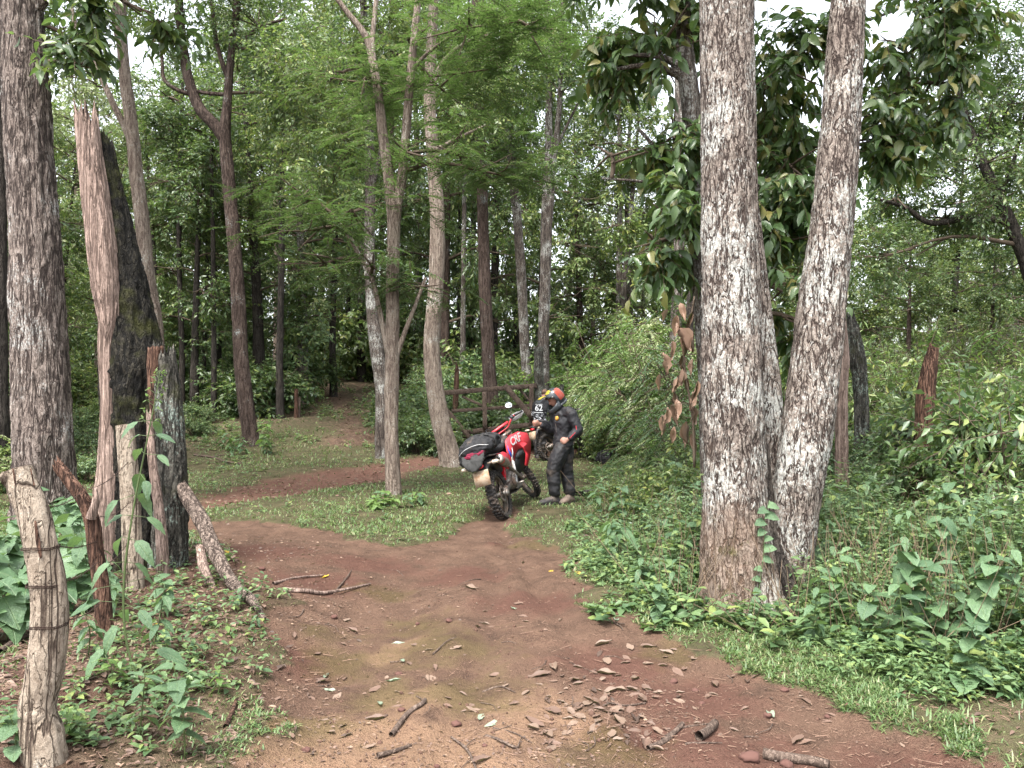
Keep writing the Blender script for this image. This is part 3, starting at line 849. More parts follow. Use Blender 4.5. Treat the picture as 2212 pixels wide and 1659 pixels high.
# straight grey trunk left of the motorcycle
make_tree('forest_tree', 'straight grey brown trunk with a bent foot at the end of the gate', 17.0,
          [(975, 1000, 54), (966, 970, 44), (952, 910, 40), (938, 830, 37), (932, 740, 35), (940, 640, 33), (944, 560, 34), (944, 450, 32), (934, 320, 28), (928, 200, 25), (934, 60, 22), (945, -150, 17), (950, -400, 12)],
          limbs=[[(930, 190, 12), (960, 130, 9), (1010, 90, 6), (1080, 70, 4)], [(930, 330, 9), (985, 300, 7), (1050, 270, 4)]],
          blobs=[(930, -150, 260, 120, 2, 0, 260), (1060, 130, 120, 70, 1.5, .8, 150), (860, 120, 100, 70, 1.5, 1, 120), (990, 250, 90, 50, 1.2, .8, 80)],
          size=.12, bark=B_PALE, lmat=LF_MID, seg=36, dz=.05, seed=18, flare=.12)
# three trunks behind the gate
make_tree('forest_tree', 'dark brown trunk rising behind the wooden gate', 24.0,
          [(1060, 850, 34), (1057, 800, 30), (1050, 680, 27), (1046, 560, 26), (1042, 430, 24), (1040, 320, 22), (1033, 180, 19), (1028, 20, 16), (1026, -200, 12)],
          limbs=[[(1040, 350, 10), (1020, 290, 9), (1010, 230, 7)]],
          blobs=[(1040, 330, 70, 60, 1.4, 0, 90), (1030, 180, 110, 80, 2, 0, 170), (980, 60, 120, 80, 2, 0, 150)], size=.13, bark=B_RED, lmat=LF_DARK, seg=24, dz=.08, seed=22)
make_tree('forest_tree', 'thin lichen mottled trunk behind the middle of the wooden gate', 24.5,
          [(1142, 835, 24), (1136, 790, 22), (1130, 680, 21), (1124, 560, 21), (1116, 460, 20), (1106, 360, 20), (1100, 270, 19), (1098, 120, 15), (1095, -50, 11)],
          blobs=[(1105, 300, 60, 55, 1.3, 0, 90), (1110, 170, 90, 70, 1.8, .3, 130), (1140, 40, 110, 60, 1.8, .3, 120)], size=.13, bark=B_MOTTLE, lmat=LF_DARK, seg=20, dz=.08, seed=25)
make_tree('forest_tree', 'forked mottled trunk standing by the hinge post of the gate', 22.5,
          [(1174, 880, 28), (1174, 820, 26), (1174, 720, 24), (1178, 600, 24), (1180, 500, 26), (1184, 420, 28), (1186, 340, 18), (1185, 240, 15), (1183, 100, 13), (1180, -80, 10)],
          limbs=[[(1186, 410, 16), (1198, 330, 13), (1208, 230, 12), (1212, 120, 10), (1216, -20, 8)], [(1196, 330, 7), (1225, 270, 6), (1250, 220, 4)]],
          blobs=[(1190, 390, 60, 40, 1.2, 0, 70), (1210, 200, 70, 60, 1.4, 0, 90), (1270, 110, 90, 60, 1.6, 0, 110), (1190, 40, 90, 60, 1.6, 0, 110)], size=.12, bark=B_MOTTLE, lmat=LF_DARK, seg=22, dz=.07, seed=28)
# the big-leaved tree behind the twin trunks
BLD = 8.4
bt = make_tree('broadleaf_tree', 'mossy trunked tree with big drooping glossy leaves behind the twin trunks', BLD,
          [(1545, 1130, 60), (1540, 1000, 54), (1532, 800, 50), (1522, 620, 50), (1514, 470, 48), (1506, 350, 46), (1496, 260, 44), (1486, 170, 40), (1478, 60, 34), (1470, -120, 26)],
          limbs=[[(1495, 210, 24), (1470, 165, 20), (1430, 150, 15), (1385, 142, 11), (1330, 150, 7)], [(1490, 180, 20), (1460, 140, 17), (1420, 122, 12), (1350, 118, 7)], [(1516, 460, 14), (1470, 425, 10), (1400, 395, 7), (1300, 385, 4)],
                 [(1515, 500, 18), (1600, 440, 14, .5), (1720, 330, 11, .8), (1850, 240, 8, .8), (1960, 190, 5, .6)], [(1500, 300, 18), (1620, 200, 14, .6), (1760, 90, 10, .9), (1940, 20, 6, 1)], [(1520, 600, 12), (1620, 560, 9, .3), (1720, 520, 6, .3)], [(1500, 260, 13), (1440, 330, 10), (1380, 280, 7)]],
          blobs=[(1420, 110, 110, 110, .9, 0, 46), (1380, 20, 120, 60, 1, .3, 34), (1455, 290, 60, 60, .6, -.2, 16), (1440, 470, 62, 46, .5, -.3, 24), (1395, 530, 40, 32, .4, -.2, 9), (1320, 330, 90, 40, .6, 0, 14), (1470, 560, 30, 30, .3, -.1, 7),
                 (1700, 150, 90, 140, .9, .6, 66), (1710, 360, 80, 110, .8, .4, 52), (1700, 520, 70, 80, .7, .2, 34), (1690, 630, 46, 50, .5, .1, 14), (1890, 260, 60, 60, .8, .3, 20),
                 (1950, 90, 120, 80, 1, .4, 52), (2030, 180, 70, 60, .8, .2, 20), (1930, 330, 50, 40, .6, .2, 10), (1750, 700, 30, 40, .3, .1, 6), (1500, -200, 400, 120, 1.5, .5, 120)],
          size=.175, per=10, bark=B_MOTTLE, lmat=LF_BROAD, seg=36, dz=.04, seed=31, tmpl=LEAF_OVATE, twk=2.6, droop=.85, ratio=.42, cat='tree')
# pale trunks seen between it and the rider
for k, (px, py0, w, d, top) in enumerate([(1462, 850, 24, 17.5, -100), (1492, 850, 17, 16.5, 380)]):
    make_tree('forest_tree', ['pale straight trunk behind the withered brown leaves', 'thin grey trunk leaning beside the pale trunk behind withered leaves'][k], d,
              [(px - 8 + 30 * k * 0, py0, w * 1.15), (px - 2, 700, w), (px + 4, 560, w * .95), (px + 6 + 20 * k, 400, w * .85), (px + 2 + 40 * k, top, w * .6)],
              blobs=[(px + 20, top - 60, 120, 90, 1.5, 0, 100)] if k == 0 else [(px + 60, top, 50, 40, 1, 0, 40)], size=.12, bark=B_MOTTLE if k == 0 else B_DARK, lmat=LF_MID, seg=24, dz=.07, seed=35 + k)
# fine-leaved trees at the right edge, seen against the sky
make_tree('forest_tree', 'thin branching tree with small dark leaves against the sky above the bamboo', 14.0,
          [(2262, 900, 34), (2250, 740, 30), (2225, 600, 28), (2190, 500, 25), (2150, 410, 22), (2105, 310, 18), (2070, 190, 14), (2050, 20, 11)],
          limbs=[[(2180, 480, 16), (2100, 470, 14), (2012, 482, 12), (1955, 448, 10), (1888, 428, 6)], [(2110, 320, 9), (2040, 300, 8), (1960, 330, 5)], [(2160, 430, 10), (2195, 330, 8), (2215, 240, 5)], [(2065, 150, 9), (2120, 100, 7), (2190, 90, 5)], [(2100, 300, 6), (2160, 260, 5), (2210, 180, 3)]],
          blobs=[(2130, 90, 130, 90, 2, .5, 260), (2140, 240, 100, 70, 1.6, .4, 150), (2130, 350, 110, 50, 1.4, 0, 130), (2150, 440, 90, 36, 1.2, 0, 80), (1940, 420, 60, 50, 1.0, 0, 70), (2000, 330, 50, 60, 1, .2, 60), (1900, 560, 60, 50, 1, .4, 60), (2040, 470, 50, 40, 1, .2, 50), (2220, 560, 50, 80, 1, .2, 60)],
          size=.095, bark=B_DARK, lmat=LF_DARK, seg=24, dz=.06, seed=41, ratio=.42)
# thin trunks further back on the left
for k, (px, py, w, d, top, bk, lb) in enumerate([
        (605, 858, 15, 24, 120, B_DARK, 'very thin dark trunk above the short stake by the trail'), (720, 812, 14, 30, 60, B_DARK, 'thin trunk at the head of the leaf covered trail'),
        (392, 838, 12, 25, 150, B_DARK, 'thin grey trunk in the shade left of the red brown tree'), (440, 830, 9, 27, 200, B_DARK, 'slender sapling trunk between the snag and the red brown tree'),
        (462, 850, 11, 24, 180, B_DARK, 'slender dark trunk just left of the red brown tree'), (2, 900, 30, 14, -200, B_DARK, 'dark trunk left of the massive tree'),
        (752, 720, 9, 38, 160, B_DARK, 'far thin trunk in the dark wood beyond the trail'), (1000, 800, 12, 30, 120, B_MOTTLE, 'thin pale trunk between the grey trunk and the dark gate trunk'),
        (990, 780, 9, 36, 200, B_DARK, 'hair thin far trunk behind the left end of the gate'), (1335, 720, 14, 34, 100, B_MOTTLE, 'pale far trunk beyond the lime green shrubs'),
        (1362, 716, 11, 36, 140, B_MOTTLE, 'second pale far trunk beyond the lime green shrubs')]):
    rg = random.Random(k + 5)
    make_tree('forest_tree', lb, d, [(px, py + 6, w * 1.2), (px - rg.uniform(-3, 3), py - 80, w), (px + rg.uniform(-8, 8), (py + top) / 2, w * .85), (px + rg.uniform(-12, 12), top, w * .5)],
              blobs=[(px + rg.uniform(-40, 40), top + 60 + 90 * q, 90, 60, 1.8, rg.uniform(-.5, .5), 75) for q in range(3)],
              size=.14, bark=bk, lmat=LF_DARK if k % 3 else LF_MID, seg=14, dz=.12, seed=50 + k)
# ------------------------------------------------------------------ the wood behind: shared tree and shrub shapes, one object per tree
def tree_shape(seed, lmat, bark, size, height=12.0, low=.22, spread=2.3, nb=15, tw=70, per=11):
    rng = np.random.default_rng(seed)
    lean = rng.normal(0, .35, 2)
    pts = np.array([[0, 0, -.3], [lean[0] * .1, lean[1] * .1, height * .25], [lean[0] * .5, lean[1] * .5, height * .55], [lean[0], lean[1], height * .92]])
    r0 = .15 + .03 * rng.random()
    V, F, bh = bark_tube(pts, [r0 * 1.15, r0 * .9, r0 * .6, r0 * .2], 12, .16, 'ridge', seed, .1, .15)
    tm = mesh_np('trunk', V, F, attrs={'bh': bh}); tm.materials.append(bark)
    bl = []
    for k in range(nb):
        f = low + (1 - low) * (k + rng.random()) / nb
        a = k * 2.4 + rng.random(); rad = spread * (1 - .55 * max(0, f - .55) / .45) * rng.uniform(.35, 1)
        c = np.array([math.cos(a) * rad, math.sin(a) * rad, height * f])
        s = rng.uniform(.75, 1.25)
        bl.append((*c, s * 1.05, s * 1.05, s * .75, tw))
    (V, F, R), (O, E) = foliage(rng, bl, size, per, tw=4.2)
    cm = mesh_np('crown', V, F, rnd=R, smooth=False); cm.materials.append(lmat)
    mb = MB()
    for v, f in reach(rng, catmull(pts, 40), bl, .045): mb.put(v, f)
    mb.put(*segs(O, E, .006, .003))
    V, F = mb.get()
    bm_ = mesh_np('branches', V, F); bm_.materials.append(TWIG)
    return dict(trunk=tm, crown=cm, branches=bm_, height=height)

def shrub_shape(seed, lmat, size, kind='leaf', tw=150, per=11):
    rng = np.random.default_rng(seed)
    bl = [(0, 0, .5, .62, .62, .5, tw)] + [(math.cos(a) * .5, math.sin(a) * .5, .35 + .5 * rng.random(), .42, .42, .36, tw // 2) for a in (0, 1.6, 3.0, 4.5)]
    if kind == 'feather':
        (V, F, R), (O, E) = fronds(rng, [(*b[:6], b[6] * .45) for b in bl], .42, 10, .014, .075)
    elif kind == 'bamboo':
        (V, F, R), (O, E) = foliage(rng, bl, size, per, tw=4.0, ratio=.19, droop=.6)
    else:
        (V, F, R), (O, E) = foliage(rng, bl, size, per, tw=3.5)
    cm = mesh_np('foliage', V, F, rnd=R, smooth=False); cm.materials.append(lmat)
    mb = MB()
    tips = [np.array(b[:3]) + rand_dir(rng, 1)[0] * .35 for b in bl for _ in range(4)]
    for e in tips:
        mb.put(*tube([[rng.normal(0, .05), rng.normal(0, .05), -.15], e * [.5, .5, .55] + rng.normal(0, .05, 3), e], [.016, .011, .004], 5, 7))
    mb.put(*segs(O, E, .004, .002))
    V, F = mb.get()
    sm = mesh_np('stems', V, F); sm.materials.append(TWIG)
    return dict(foliage=cm, stems=sm)

def stand(shape, name, label, cat, group, x, y, sc, rz, sink=.05, squash=1.0):
    t = thing(name, label, cat, (x, y, H(x, y) - sink), group, rz)
    t.scale = (sc, sc, sc * squash)
    for k in ('trunk', 'crown', 'branches', 'foliage', 'stems'):
        if k in shape:
            q_ = add(k, shape[k], None, t)
            if k in ('branches', 'stems'): q_['kind'] = 'stuff'
    return t

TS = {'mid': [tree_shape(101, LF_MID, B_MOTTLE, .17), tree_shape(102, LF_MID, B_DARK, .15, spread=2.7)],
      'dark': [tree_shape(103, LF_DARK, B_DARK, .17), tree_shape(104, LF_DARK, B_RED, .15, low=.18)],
      'olive': [tree_shape(105, LF_OLIVE_HAZE, B_PALE, .15, spread=2.8, tw=80)],
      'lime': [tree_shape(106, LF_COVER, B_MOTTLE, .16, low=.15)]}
TLAB = {'mid': ('mid green forest tree', 'mid green trees of the wood'),
        'dark': ('dark leaved forest tree', 'dark trees of the wood'),
        'olive': ('olive leaved tree paled as by haze', 'pale olive trees of the wood'),
        'lime': ('fresh green leafy tree', 'fresh green trees of the wood')}
rg = random.Random(8)
MARKS = [(40, 'massive ridged tree'), (190, 'weathered snag'), (320, 'slim forked tree'), (440, 'slender dark trunks'), (540, 'red brown tree'), (690, 'leafy trail'), (840, 'pale forked tree'), (945, 'grey trunk at the gate end'), (1050, 'left half of the gate'), (1130, 'right half of the gate'),
         (1215, 'rider in black'), (1305, 'black backpack'), (1390, 'large whorled weed'), (1470, 'withered brown leaves'), (1577, 'thick twin trunk'), (1680, 'gap between the twin trunks'), (1780, 'leaning twin trunk'), (1860, 'burnt stump'), (2000, 'broken brown post'), (2130, 'right side of the bamboo thicket'), (2260, 'outer edge of the bamboo thicket')]
def mark(px): return min(MARKS, key=lambda q: abs(q[0] - px))[1]
def where(px, d):
    return (' far behind the ' if d > 34 else ' well behind the ' if d > 23 else ' behind the ' if d > 13 else ' beside the ') + mark(px)
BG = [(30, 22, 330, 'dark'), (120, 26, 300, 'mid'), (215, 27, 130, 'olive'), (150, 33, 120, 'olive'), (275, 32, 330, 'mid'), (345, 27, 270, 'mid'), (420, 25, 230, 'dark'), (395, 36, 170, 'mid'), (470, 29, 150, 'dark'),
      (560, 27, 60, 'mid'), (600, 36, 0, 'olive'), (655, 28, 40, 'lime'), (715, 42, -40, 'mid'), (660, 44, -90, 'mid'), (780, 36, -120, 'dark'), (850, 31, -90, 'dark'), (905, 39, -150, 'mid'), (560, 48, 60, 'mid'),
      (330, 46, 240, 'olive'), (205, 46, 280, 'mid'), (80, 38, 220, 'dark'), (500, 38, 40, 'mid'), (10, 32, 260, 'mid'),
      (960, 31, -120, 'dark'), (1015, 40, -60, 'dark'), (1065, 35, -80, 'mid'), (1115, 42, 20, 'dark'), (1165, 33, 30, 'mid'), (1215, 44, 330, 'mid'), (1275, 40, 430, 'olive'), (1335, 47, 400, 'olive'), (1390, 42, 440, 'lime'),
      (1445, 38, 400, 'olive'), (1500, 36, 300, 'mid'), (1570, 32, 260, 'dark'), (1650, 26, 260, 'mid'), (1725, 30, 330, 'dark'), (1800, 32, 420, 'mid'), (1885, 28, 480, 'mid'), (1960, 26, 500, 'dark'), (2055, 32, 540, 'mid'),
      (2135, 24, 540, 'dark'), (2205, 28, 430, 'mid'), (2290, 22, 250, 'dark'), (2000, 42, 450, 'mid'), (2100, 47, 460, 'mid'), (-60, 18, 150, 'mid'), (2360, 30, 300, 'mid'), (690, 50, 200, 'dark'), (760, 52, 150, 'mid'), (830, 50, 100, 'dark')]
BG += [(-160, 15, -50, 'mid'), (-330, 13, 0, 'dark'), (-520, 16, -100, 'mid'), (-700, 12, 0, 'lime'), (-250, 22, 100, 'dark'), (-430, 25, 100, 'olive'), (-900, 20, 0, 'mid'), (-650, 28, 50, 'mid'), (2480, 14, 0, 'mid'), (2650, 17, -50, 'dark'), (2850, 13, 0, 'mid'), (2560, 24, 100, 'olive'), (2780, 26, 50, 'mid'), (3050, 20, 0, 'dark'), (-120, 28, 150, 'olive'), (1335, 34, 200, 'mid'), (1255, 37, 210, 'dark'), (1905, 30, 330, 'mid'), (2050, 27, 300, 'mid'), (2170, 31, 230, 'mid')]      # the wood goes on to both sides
for k, (px, d, row, kind) in enumerate(BG):
    x, y = P(px, 800, d)[:2]
    z0 = H(x, y); top = P(px, row, d)[2]
    sh = TS[kind][k % len(TS[kind])]
    sc = max(.35, (top - z0) / sh['height'] / .98)
    wide = min(max(sc, .75), 1.25)
    t_ = stand(sh, 'forest_tree', TLAB[kind][0] + where(px, d), 'tree', TLAB[kind][1], x, y, wide, rg.uniform(0, 6.28))
    t_.scale = (wide, wide, sc)

SS = {'mid': [shrub_shape(201, LF_MID, .11), shrub_shape(202, LF_COVER, .09)], 'dark': [shrub_shape(203, LF_DARK, .12), shrub_shape(204, LF_DARK, .10)],
      'feather': [shrub_shape(205, LF_FEATH, .1, 'feather'), shrub_shape(206, LF_FRESH, .1, 'feather'), shrub_shape(210, LF_OLIVE_HAZE, .1, 'feather')], 'lime': [shrub_shape(207, LF_LIME, .10)], 'bamboo': [shrub_shape(208, LF_BAMBOO, .10, 'bamboo', 330), shrub_shape(209, LF_MID, .10, 'bamboo', 330)]}
SLAB = {'mid': ('leafy green shrub', 'green shrubs of the undergrowth'), 'dark': ('dark leaved shrub', 'dark shrubs of the undergrowth'),
        'feather': ('feathery leaved shrub', 'feathery shrubs beside the clearing'), 'lime': ('bright yellow green shrub', 'bright shrubs beyond the gate'),
        'bamboo': ('thin leaved bamboo clump', 'bamboo clumps in the thicket')}
def shrub(kind, px, py, d, sc, sq=1.0, k=0):
    x, y = P(px, py, d)[:2]
    return stand(SS[kind][k % len(SS[kind])], 'shrub' if kind != 'bamboo' else 'bamboo_clump', SLAB[kind][0] + where(px, d), 'shrub' if kind != 'bamboo' else 'bamboo', SLAB[kind][1], x, y, sc, rg.uniform(0, 6.28), .05, sq)
rows = []
for px in range(985, 1330, 34): rows.append(('dark' if px < 1200 else 'mid', px, 22.3 + rg.uniform(0, 1.2), rg.uniform(.9, 1.25), 1.0))          # behind the gate
for px in range(970, 1330, 45): rows.append(('dark' if px % 2 else 'mid', px, 25.5 + rg.uniform(0, 2), rg.uniform(1.4, 2.0), 1.1))
for px in range(980, 1500, 60): rows.append(('mid', px, 30 + rg.uniform(0, 3), rg.uniform(1.8, 2.4), 1.1))
for px, d, s in [(1225, 24, 1.7), (1275, 23, 1.6), (1215, 27, 2.1), (1310, 25, 2.0)]: rows.append(('lime', px, d, s, 1.15))
for px, d, s in [(1365, 20, 1.5), (1420, 19, 1.7), (1480, 18, 1.9), (1340, 21.5, 1.7), (1400, 23, 2.1), (1465, 15, 1.2), (1440, 13, .8), (1490, 11.5, .9), (1385, 16, .65)]: rows.append(('feather', px, d, s, 1.15))
for px, d, s in [(1345, 12.3, .36), (1380, 11.2, .45), (1420, 10, .5), (1460, 9.2, .6), (1490, 8.4, .6), (1500, 10, .8), (1360, 15, .45), (1335, 18.6, .75), (1300, 20.5, .9), (1410, 13.5, .6), (1355, 13.6, .4), (1320, 11.6, .3)]: rows.append(('mid', px, d, s, 1.0))
for px, d, s, q in [(1310, 19.5, 1.15, 1.9), (1352, 18.5, 1.3, 2.1), (1398, 17.5, 1.35, 2.2), (1445, 16, 1.35, 2.2), (1490, 15, 1.4, 2.3), (1330, 23, 1.9, 1.8), (1425, 21, 1.8, 2.0), (1475, 12.5, .9, 2.0)]: rows.append(('feather', px, d, s, q))
for k in range(34): rows.append((rg.choice(['dark', 'mid', 'mid', 'feather']), rg.uniform(180, 1540), rg.uniform(37, 45), rg.uniform(2.2, 3.2), rg.uniform(1.0, 1.6)))
for px, d, s in [(875, 19.5, .75), (905, 19, .85), (935, 20, 1.0), (890, 22, 1.2), (925, 23.5, 1.4), (960, 22, 1.2), (860, 24, 1.2)]: rows.append(('dark', px, d, s, .9))
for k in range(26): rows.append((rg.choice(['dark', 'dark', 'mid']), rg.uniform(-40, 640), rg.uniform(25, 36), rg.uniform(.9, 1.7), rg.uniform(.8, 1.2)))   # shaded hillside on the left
for k in range(9): rows.append((rg.choice(['dark', 'feather', 'mid']), rg.uniform(620, 900), rg.uniform(34, 42), rg.uniform(1.3, 2.0), 1.0))
for px, d, s in [(180, 14, .6), (30, 13, .7), (230, 17, .8), (330, 16, .55), (420, 20.5, .6), (5, 17, 1.1), (150, 20, 1.0), (260, 22, 1.1), (430, 23, .7)]: rows.append(('mid', px, d, s, .9))
for k in range(24): rows.append(('bamboo', rg.uniform(1830, 2260), rg.uniform(12.5, 20), rg.uniform(1.2, 1.9), rg.uniform(1.0, 1.5)))
for px, d, s in [(1700, 12, .9), (1740, 14, 1.3), (1800, 13, 1.1), (1860, 12, 1.0), (1690, 17, 1.8), (1780, 18, 2.0), (2080, 10.5, .8), (2160, 9.5, .9), (2210, 8.5, .95), (2140, 12, 1.2), (2230, 11, 1.4), (1950, 11.5, .8), (1900, 16, 1.4), (2020, 14, 1.1)]: rows.append(('mid', px, d, s, 1.0))
for px, d, s in [(2190, 7.2, .75), (2235, 6.6, .9), (2150, 8.3, .8), (2100, 9.0, .7), (2240, 8.0, 1.1), (2050, 10, .7)]: rows.append(('mid', px, d, s, 1.15))
for kk, (px, d, s) in enumerate([(2070, 8.6, .75), (2130, 8.0, .9), (2200, 7.6, 1.0), (2260, 7.2, 1.2), (2180, 9.6, 1.2), (2090, 11, 1.2), (2010, 12, 1.1), (1940, 10.5, .8), (1880, 10, .7), (1790, 10.5, .8), (1960, 13.5, 1.4), (2240, 11, 1.6)]): rows.append((('mid', 'dark', 'feather')[kk % 3], px, d, s, 1.45))
for px, d, s in [(700, 41, 1.3), (735, 42, 1.6), (770, 40, 1.3), (690, 45, 2.2), (750, 46, 2.6)]: rows.append(('dark', px, d, s, 1.2))
for k in range(30): rows.append((rg.choice(['mid', 'dark', 'feather']), rg.choice([rg.uniform(-900, -80), rg.uniform(2300, 3100)]), rg.uniform(8, 20), rg.uniform(.6, 1.5), 1.1))
for k, (kind, px, d, s, q) in enumerate(rows): shrub(kind, px, 850, d, s, q, k)

# the far wood reads as one mass of leaves
rng = np.random.default_rng(500)
n = 2200
px = rng.uniform(-900, 3100, n); d = rng.uniform(46, 70, n)
top = 520 + 60 * vnoise(px / 160., d * 0, seed=61) - 260 * np.exp(-((px - 720) / 330) ** 2) - 120 * np.exp(-((px - 100) / 260) ** 2)
bl = []
for k in range(n):
    x = (px[k] - CX) / FPX * d[k]; z0 = float(h_base(x, d[k])); zt = P(px[k], top[k], d[k])[2]
    bl.append((x, d[k], z0 + (zt - z0) * rng.random() ** 1.1, 1.9, 1.5, 1.4, 8))
(V, F, R), (O, E) = foliage(rng, bl, .46, 7, tw=3.2)
o = add('far_wood', mesh_np('far_wood', V, F, rnd=R, smooth=False), LF_MID); o['kind'] = 'stuff'
# ------------------------------------------------------------------ grass, ground cover, weeds, fallen leaves
def scatter(rng, n, d0, d1, px0=-60, px1=2280, pw=1.0):
    """positions spread evenly over the picture's ground, denser near the camera"""
    d = (d0 ** -pw + rng.random(n) * (d1 ** -pw - d0 ** -pw)) ** (-1 / pw)
    x = (rng.uniform(px0, px1, n) - CX) / FPX * d
    return x, d

COVER = gpoly([(1262, 1150), (1300, 1235), (1345, 1300), (1440, 1350), (1560, 1375), (1750, 1400), (1900, 1430), (2050, 1480), (2212, 1530)]) + [(3.3, 3.2), (5.5, 1.6), (14, 1.5), (24, 14), (24, 24), (3.4, 24)] + gpoly([(1290, 985), (1270, 1060)])
VINES = gpoly([(-200, 1440), (-30, 1400), (120, 1370), (240, 1310), (380, 1240), (385, 1150), (330, 1120), (200, 1090), (60, 1075), (-200, 1075)])

rng = np.random.default_rng(900)
x, y = scatter(rng, 330000, 3.3, 27, pw=.9)
x2, y2 = scatter(rng, 60000, 2.2, 22, -900, 3100, pw=.9); k = (np.abs(x2 / y2 * FPX) > 1150) | (y2 < 3.3); x, y = np.concatenate([x, x2[k]]), np.concatenate([y, y2[k]])
dp_, db_, dt_ = masks(x, y)
cov = polydist(x, y, COVER); bk = sig((-1.05 - 0.04 * y - x) / 0.12) * sstep(9.0, 6.8, y)
dens = (1 - sstep(.25, .6, dp_)) * (1 - .9 * sstep(.3, .6, db_)) * (1 - .8 * sstep(.2, .6, dt_)) * (1 - .93 * bk) * (1 - .75 * sstep(.3, 1.2, cov))
right = sstep(-.2, .4, x - .1 * y) * sstep(10, 8, y)
dens *= np.clip(.82 - .55 * right + (.7 + .9 * right) * fbm(x * 1.6, y * 1.6, seed=71, octv=4, gain=.6), .03, 1)
dens *= 1 - .65 * sstep(18, 25, y)
keep = rng.random(len(x)) < dens
x, y = x[keep], y[keep]
z = h(x, y)
n = len(x)
L = (.026 + .0022 * y) * rng.uniform(.6, 1.5, n) * (1 + .5 * np.clip(fbm(x * .9, y * .9, seed=73, octv=3), -.6, 1)); Wd = (.0045 + .00075 * y) * rng.uniform(.7, 1.3, n)
az = rng.random(n) * 6.283; tilt = rng.uniform(.45, 1.4, n)
ax = np.stack([np.cos(az) * np.sin(tilt), np.sin(az) * np.sin(tilt), np.cos(tilt)], -1)
nr = np.stack([-np.cos(az), -np.sin(az), np.full(n, .6)], -1)
BLADE = (np.array([[0, -.5, 0], [0, .5, 0], [.55, -.42, .02], [.55, .42, .02], [1, 0, -.22]]), [np.array([[0, 1, 3], [0, 3, 2], [2, 3, 4]])])
V, F, R = leaf_inst(BLADE, np.stack([x, y, z - .004], -1), ax, nr, L, Wd, rng)
o = add('grass', mesh_np('grass', V, F, rnd=R, smooth=False), LF_GRASS); o['kind'] = 'stuff'

# ground cover: low leafy stems packed on the right verge
def cover_mesh(name, rng, x, y, hmin, hmax, per, size, mat, tmpl=LEAF_LONG, ratio=.5):
    z = h(x, y); n = len(x)
    ht = rng.uniform(hmin, hmax, n)
    lean = rng.normal(0, .18, (n, 2))
    base = np.stack([x, y, z - .01], -1)
    tip = base + np.concatenate([lean * ht[:, None], ht[:, None]], -1)
    tt = np.linspace(.25, 1.0, per)[None] + rng.uniform(-.06, .06, (n, per))
    pos = base[:, None] + (tip - base)[:, None] * tt[..., None]
    az = rng.random((n, 1)) * 6.28 + np.arange(per)[None] * 2.4 + rng.normal(0, .3, (n, per))
    el = rng.uniform(-.35, .55, (n, per))
    ax = np.stack([np.cos(az) * np.cos(el), np.sin(az) * np.cos(el), np.sin(el)], -1)
    nr = np.array([0, 0, 1.]) + rng.normal(0, .25, (n, per, 3))
    sz = size[:, None] * rng.uniform(.6, 1.2, (n, per)) * (1.15 - .45 * tt)
    V, F, R = leaf_inst(tmpl, pos.reshape(-1, 3), ax.reshape(-1, 3), nr.reshape(-1, 3), sz.ravel(), sz.ravel() * ratio, rng)
    o = add(name, mesh_np(name, V, F, rnd=R, smooth=True), mat); o['kind'] = 'stuff'
    V, F = segs(base, tip, .003, .0015)
    return o, (V, F)
LEAF_KITE = (np.array([[0, 0, 0], [.35, -.5, .07], [.6, 0, -.01], [1, 0, -.14], [.35, .5, .07]]), [np.array([[0, 1, 2], [1, 3, 2], [2, 3, 4], [0, 2, 4]])])
LF_COVER2 = leaf_mat('leaves_ground_cover_pale', (0.06, 0.115, 0.052), (0.15, 0.225, 0.098), .42, .35, (0.21, 0.26, 0.08))
stems_ = MB()
for ci, (nm, m_, seed_, cnt, per_, sz_, tm_, rt_) in enumerate([('ground_cover', LF_COVER, 91, 13000, 8, 1.05, LEAF_KITE, .5), ('ground_cover', LF_COVER2, 92, 9500, 9, .9, LEAF_KITE, .42), ('ground_cover', LF_COVER, 93, 2800, 8, 1.7, LEAF_LONG, .5)]):
    x, y = scatter(rng, cnt, 4.0, 17, 1150, 2300, pw=.7); x2, y2 = scatter(rng, cnt // 3, 2.4, 15, 2250, 3300, pw=.7); x, y = np.concatenate([x, x2]), np.concatenate([y, y2])
    cd = polydist(x, y, COVER) + .35 * fbm(x * 1.4, y * 1.4, seed=seed_, octv=3)
    clump = np.clip(.6 + 1.1 * fbm(x * .8 + 9 * ci, y * .8, seed=seed_ + 5, octv=3), 0, 1)
    k = (rng.random(len(x)) < sstep(-.25, .6, cd) * clump) & (np.hypot(x - tb[0], y - TD) > .42)
    x, y = x[k], y[k]
    hs = (.09 + .30 * sstep(.1, 1.6, cd[k])) * (.65 + .7 * np.clip(.5 + fbm(x * 1.1, y * 1.1, seed=97 + ci, octv=2), 0, 1)) * (1.25 if ci == 2 else 1)
    o, st = cover_mesh(nm, rng, x, y, hs * .45, hs * 1.6, per_, sz_ * (.06 + .0035 * y), m_, tm_, rt_)
    stems_.put(*st)
o2 = add('ground_cover_stems', mesh_np('ground_cover_stems', *stems_.get()), leaf_mat('weed_stems', (0.06, 0.09, 0.03), (0.12, 0.15, 0.06), .5, .1)); o2['kind'] = 'stuff'
STEM = o2.data.materials[0]
